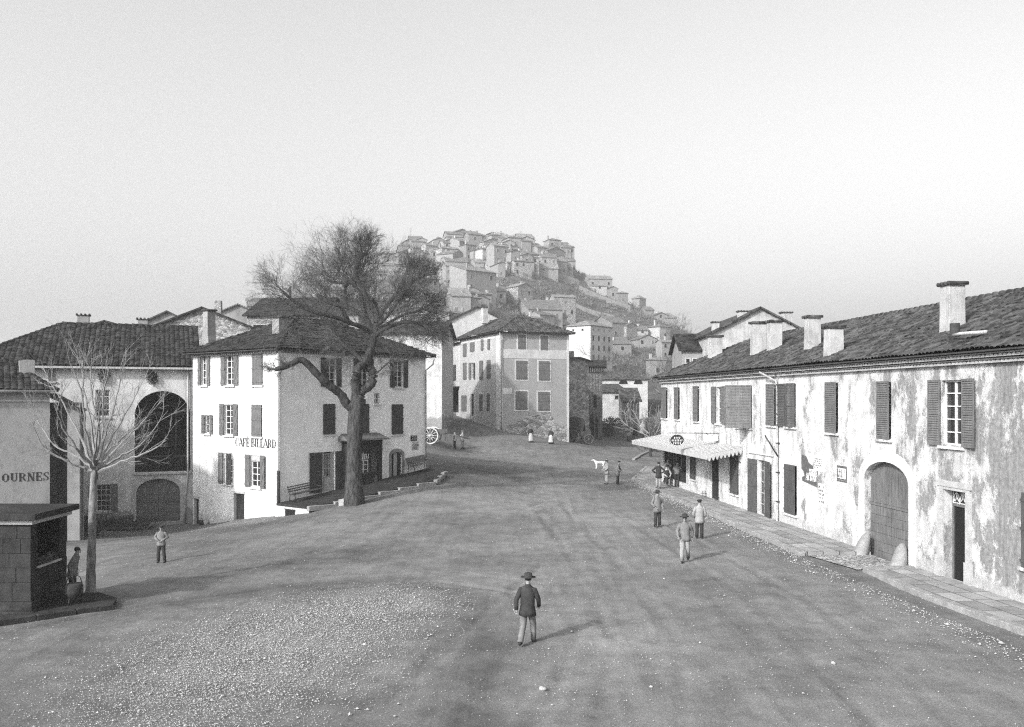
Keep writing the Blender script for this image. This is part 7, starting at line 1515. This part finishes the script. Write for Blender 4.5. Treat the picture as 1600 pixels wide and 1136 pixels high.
    if vest: v = MB(); loft(v, [ring((0, 0, .93+dz), .21, .16), ring((0, -L*.3, 1.1+dz), .2, .145), ring((0, -L*.8, 1.38+dz), .215, .14), ring((0, -L, 1.44+dz), .15, .11)]); v.build('waistcoat', M[vest], root)
    if skirt:
        t = MB(); loft(t, [ring((0, 0, .06), .34, .30, 20, .06), ring((0, 0, .45), .28, .25, 20, .05), ring((0, 0, .8), .22, .19, 20, .03), ring((0, 0, 1.04), .155, .12, 20)]); t.build('skirt', M[skirt], root)
        if apron:
            t = MB(); R2 = [[(x*1.04, y*1.04-.012, zz) for x, y, zz in ring((0, 0, a), b*1.03, d*1.03, 20, .05)][12:19] for a, b, d in ((.2, .325, .285), (.45, .285, .255), (.8, .225, .195), (1.03, .16, .125))]; n = len(R2[0])
            t.add([p for r in R2 for p in r], [(i*n+j, i*n+j+1, (i+1)*n+j+1, (i+1)*n+j) for i in range(3) for j in range(n-1)], True); t.build('apron', M['cl_white'], root)
    else:
        t = MB(); 
        loft(t, [ring((0, 0, .80+dz), .17, .125), ring((0, 0, .92+dz), .175, .13), ring((0, 0, 1.02+dz), .165, .12)])
        for Hp, K, A in feet: t.tube([Hp+Vector((0, 0, .04)), (Hp+K)/2, K, (K+A)/2, A+Vector((0, 0, -.02))], [.105, .095, .08, .078, .075], 10)
        t.build('trousers', M[trous], root)
    for Hp, K, A in feet:
        b = MB(); b.tube([A+Vector((0, .05, -.01)), A+Vector((0, .03, -.045)), A+Vector((0, -.1, -.05)), A+Vector((0, -.2, -.06))], [.045, .05, .045, .03], 8); b.build('boot', M['leather'], root)
    return root
def walk(p=.28): return [((-.1, -.16-p*.3, .5), (-.1, -p, .1)), ((.11, -.02, .5), (.12, p*1.1, .14))]
def at(px, py, Y=None):
    p = G(px, py, 12) if Y is None else P(px, py, Y); return p.x, p.y
pocket = [((-.3, .03, 1.18), (-.2, -.16, 1.0)), ((.3, .03, 1.18), (.2, -.16, 1.0))]
akimbo = [((-.42, .06, 1.2), (-.22, -.08, 1.03)), ((.42, .06, 1.2), (.22, -.08, 1.03))]
def man(lab, px, py, yaw, h, **k): X, Y = at(px, py); return person(lab, X, Y, R_(yaw), h, **k)
man('person in wide brimmed hat and long grey smock standing by right kerb', 1027, 824, 20, 1.66, coat='cl_mid', trous='cl_dark', hat='wide', arms=pocket, coat_len=.74, headturn=.5)
man('person seen from behind in pale smock and flat cap beside right kerb', 1093, 842, 176, 1.66, coat='cl_light', trous='cl_dark', hat='cap', arms=[((-.27, .0, 1.16), (-.2, -.14, .95)), ((.27, 0, 1.16), (.2, -.14, .95))], coat_len=.72)
man('person in loose grey jacket striding toward camera, nearest the two by the kerb', 1070, 878, -12, 1.7, coat='cl_mid', trous='cl_light', hat='wide', legs=walk(.22), coat_len=.8, lean=.06, arms=[((-.28, -.08, 1.17), (-.24, -.3, .98)), ((.28, .1, 1.16), (.26, .1, .9))])
man('person all in dark clothes walking alone in centre foreground', 824, 1008, 165, 1.66, coat='cl_dark', trous='cl_mid', hat='wide', legs=walk(.26), coat_len=.76, lean=.05, arms=[((-.27, -.1, 1.16), (-.24, -.28, .95)), ((.27, .1, 1.16), (.26, .12, .9))])
man('person in short dark jacket standing on left of square near log heap', 252, 879, 5, 1.42, coat='cl_mid', trous='cl_dark', hat='cap', arms=[((-.3, .02, 1.2), (-.08, -.24, 1.08)), ((.3, .02, 1.2), (.08, -.24, 1.08))], coat_len=.82, legs=[((-.12, -.05, .5), (-.14, 0, .09)), ((.13, -.05, .5), (.16, .02, .09))])
person('person in dark smock half hidden behind the well house', -13.35, 27.0, R_(95), 1.55, coat='cl_mid', trous='cl_dark', hat='scarf', lean=.12)
man('person in pale smock and pale trousers, left one of the pair talking mid square', 948, 757, -70, 1.66, coat='cl_light', trous='cl_light', hat='cap', arms=[((-.27, -.05, 1.18), (-.15, -.28, 1.05)), ((.27, -.05, 1.18), (.15, -.28, 1.02))], coat_len=.72)
X, Y = at(965, 757); pr = person('person in long dark coat leaning on cane, right one of the talking pair', X, Y, R_(70), 1.62, coat='cl_mid', trous='cl_dark', hat='cap', lean=.07, coat_len=.66, arms=[((-.27, -.1, 1.16), (-.22, -.3, .98)), ((.27, -.1, 1.18), (.18, -.3, 1.05))])
m = MB(); m.tube([(0, 0, 0), (0, 0, .86), (.03, 0, .9), (.09, 0, .9)], .013, 5); o = m.build('cane', M['darkw']); q = pr.matrix_world @ Vector((-.25, -.38, 0)); o.matrix_world = frame_m((q.x, q.y, H(q.x, q.y)), 1); tag(o, 'thin walking cane held by the dark coated talker', 'cane')
man('person in dark waistcoat standing beside the lighter clad one near cart', 710.5, 702, -60, 1.6, coat='cl_mid', vest='cl_dark', trous='cl_dark', hat='cap')
man('person in whitish work clothes and cap near the two wheeled cart', 722.5, 702.5, 60, 1.66, coat='cl_white', trous='cl_light', hat='cap', hatm='cl_light', arms=pocket)
man('person in dark bodice and wide white apron walking before grey house', 829, 692, 15, 1.56, coat='cl_dark', skirt='cl_mid', apron=True, hat='scarf', female=True)
man('person in dark dress with narrow apron, right of the wider aproned one', 861, 694, -20, 1.52, coat='cl_dark', skirt='cl_dark', apron=True, hat='scarf', female=True, legs=None)
def pav(px, py, off=0): p = P(px, py, (CAMZ-.15)*FPX/(py-HZ)); return p.x, p.y
X, Y = pav(1029, 763); person('person with hands on hips in dark coat, back turned, under the awning', X, Y, R_(165), 1.68, coat='cl_dark', trous='cl_light', hat='cap', arms=akimbo, coat_len=.7, z=.16)
X, Y = pav(1058, 761); person('person in grey waistcoat and dark trousers leaning in under awning', X, Y, R_(150), 1.66, coat='cl_mid', vest='cl_mid', trous='cl_dark', hat='cap', lean=.05, arms=[((-.36, .02, 1.2), (-.22, -.12, 1.05)), ((.3, -.06, 1.2), (.12, -.3, 1.15))], z=.16, coat_len=.9)
X, Y = pav(1043, 758); seatp = [((-.13, -.42, .5), (-.13, -.42, .09)), ((.13, -.42, .5), (.13, -.42, .09))]
person('person seated on a stool in the group under the awning', X, Y+.3, R_(10), 1.66, coat='cl_white', vest='cl_dark', trous='cl_dark', hat='wide', arms=[((-.3, -.1, 1.16), (-.1, -.36, 1.0)), ((.3, -.1, 1.16), (.1, -.36, 1.0))], legs=seatp, seat=.5, z=.16)
m = MB(); m.lathe([(.17, .42), (.18, .45), (.17, .46)], 12)
for a in (0.5, 2.6, 4.7): m.tube([(.12*math.cos(a), .12*math.sin(a), .42), (.18*math.cos(a), .18*math.sin(a), 0)], .016, 5)
o = m.build('stool', M['darkw']); o.matrix_world = frame_m((X, Y+.3, .16), 0); tag(o, 'round three legged stool under the seated person', 'stool')
person('person with dark upswept hair behind the seated one under awning', X+.25, Y+1.3, R_(-5), 1.66, coat='cl_light', skirt='cl_dark', hat='none', female=True, z=.16)
for i, (px, lab, ct_) in enumerate(((972, 'person in pale hat seated on left of the far flat cart', 'cl_mid'), (983, 'person in grey seated on right of the far flat cart', 'cl_light'))):
    q = P(px, 687, 118.5); person(lab, q.x, q.y, R_(180), 1.66, coat=ct_, trous='cl_dark', hat='wide', hatm='cl_light', legs=[((-.13, -.4, .5), (-.13, -.45, .1)), ((.13, -.4, .5), (.13, -.45, .1))], seat=.66, z=fc.matrix_world.translation.z)
# dogs
def dog(label, X, Y, yaw, s, mat, lying=False, z=None):
    z = H(X, Y) if z is None else z; root = thing('dog', label, 'dog', frame_m((X, Y, z-(.2*s if lying else 0)), yaw) @ Matrix.Scale(s, 4))
    vs, es, rad = [], [], []
    def add(p, r, par=None):
        vs.append(p); rad.append(r)
        if par is not None: es.append((par, len(vs)-1))
        return len(vs)-1
    a = add((0, 0, .5), (.1, .12)); b = add((.25, 0, .5), (.13, .15), a); c = add((.38, 0, .52), (.11, .13), b); d = add((-.25, 0, .52), (.1, .11), a); n = add((.5, 0, .66), (.07, .08), c); h = add((.58, 0, .74), (.075, .075), n); mz = add((.7, 0, .7), (.04, .04), h); add((.77, 0, .69), (.028, .028), mz)
    t = add((-.36, 0, .56), .035 if False else (.035, .035), d); t2 = add((-.48, 0, .64), (.025, .025), t); add((-.55, 0, .74), (.014, .014), t2)
    for y in (-.09, .09):
        f = add((.34, y, .4), (.05, .06), c); g = add((.33, y, .24), (.032, .035), f); k_ = add((.35, y, .05), (.024, .026), g); add((.4, y, .02), (.026, .02), k_)
        f = add((-.27, y, .4), (.06, .08), d); g = add((-.2, y, .27), (.04, .045), f); g2 = add((-.33, y, .17), (.026, .028), g); k_ = add((-.3, y, .04), (.022, .024), g2); add((-.25, y, .02), (.026, .02), k_)
    me = bpy.data.meshes.new('dog_skeleton'); me.from_pydata(vs, es, []); o = bpy.data.objects.new('dog_tmp', me); COL.objects.link(o); o.modifiers.new('skin', 'SKIN')
    for i, r in enumerate(rad): me.skin_vertices[0].data[i].radius = r
    sb = o.modifiers.new('sub', 'SUBSURF'); sb.levels = 1; dg = bpy.context.evaluated_depsgraph_get(); m2 = bpy.data.meshes.new_from_object(o.evaluated_get(dg)); bpy.data.objects.remove(o); m2.materials.clear(); m2.materials.append(M[mat])
    b_ = bpy.data.objects.new('body', m2); COL.objects.link(b_); b_.parent = root
    e = MB()
    for y in (-.06, .06): e.prism([(.53, .79), (.6, .78), (.55, .87)], y-.012, y+.012)
    e.build('ear', M['hair'], root)
    if lying: root.matrix_world = root.matrix_world @ Matrix.Rotation(R_(78), 4, 'X') @ Matrix.Translation((0, -.1, -.15))
    return root
X, Y = at(938, 733); dog('white dog with dark patches standing behind the talking pair', X, Y, R_(195), 1.0, 'fur')
X, Y = pav(1083, 767); dog('pale dog lying on the pavement against awning house wall', X+.1, Y, R_(60), .8, 'fur', True, z=.36)
# ================================================================== AIR
m = MB(); m.box(-3600, 3600, -60, 5100, -9, 125); hz = m.build('haze', bpy.data.materials.new('haze_air')); hz['kind'] = 'stuff'
hm = hz.data.materials[0]; hm.use_nodes = True; nt = hm.node_tree; nt.nodes.clear(); ou = nt.nodes.new('ShaderNodeOutputMaterial'); pv = nt.nodes.new('ShaderNodeVolumePrincipled')
pv.inputs['Color'].default_value = (.93, .93, .93, 1); pv.inputs['Density'].default_value = .00068; pv.inputs['Anisotropy'].default_value = .2; nt.links.new(pv.outputs[0], ou.inputs['Volume'])
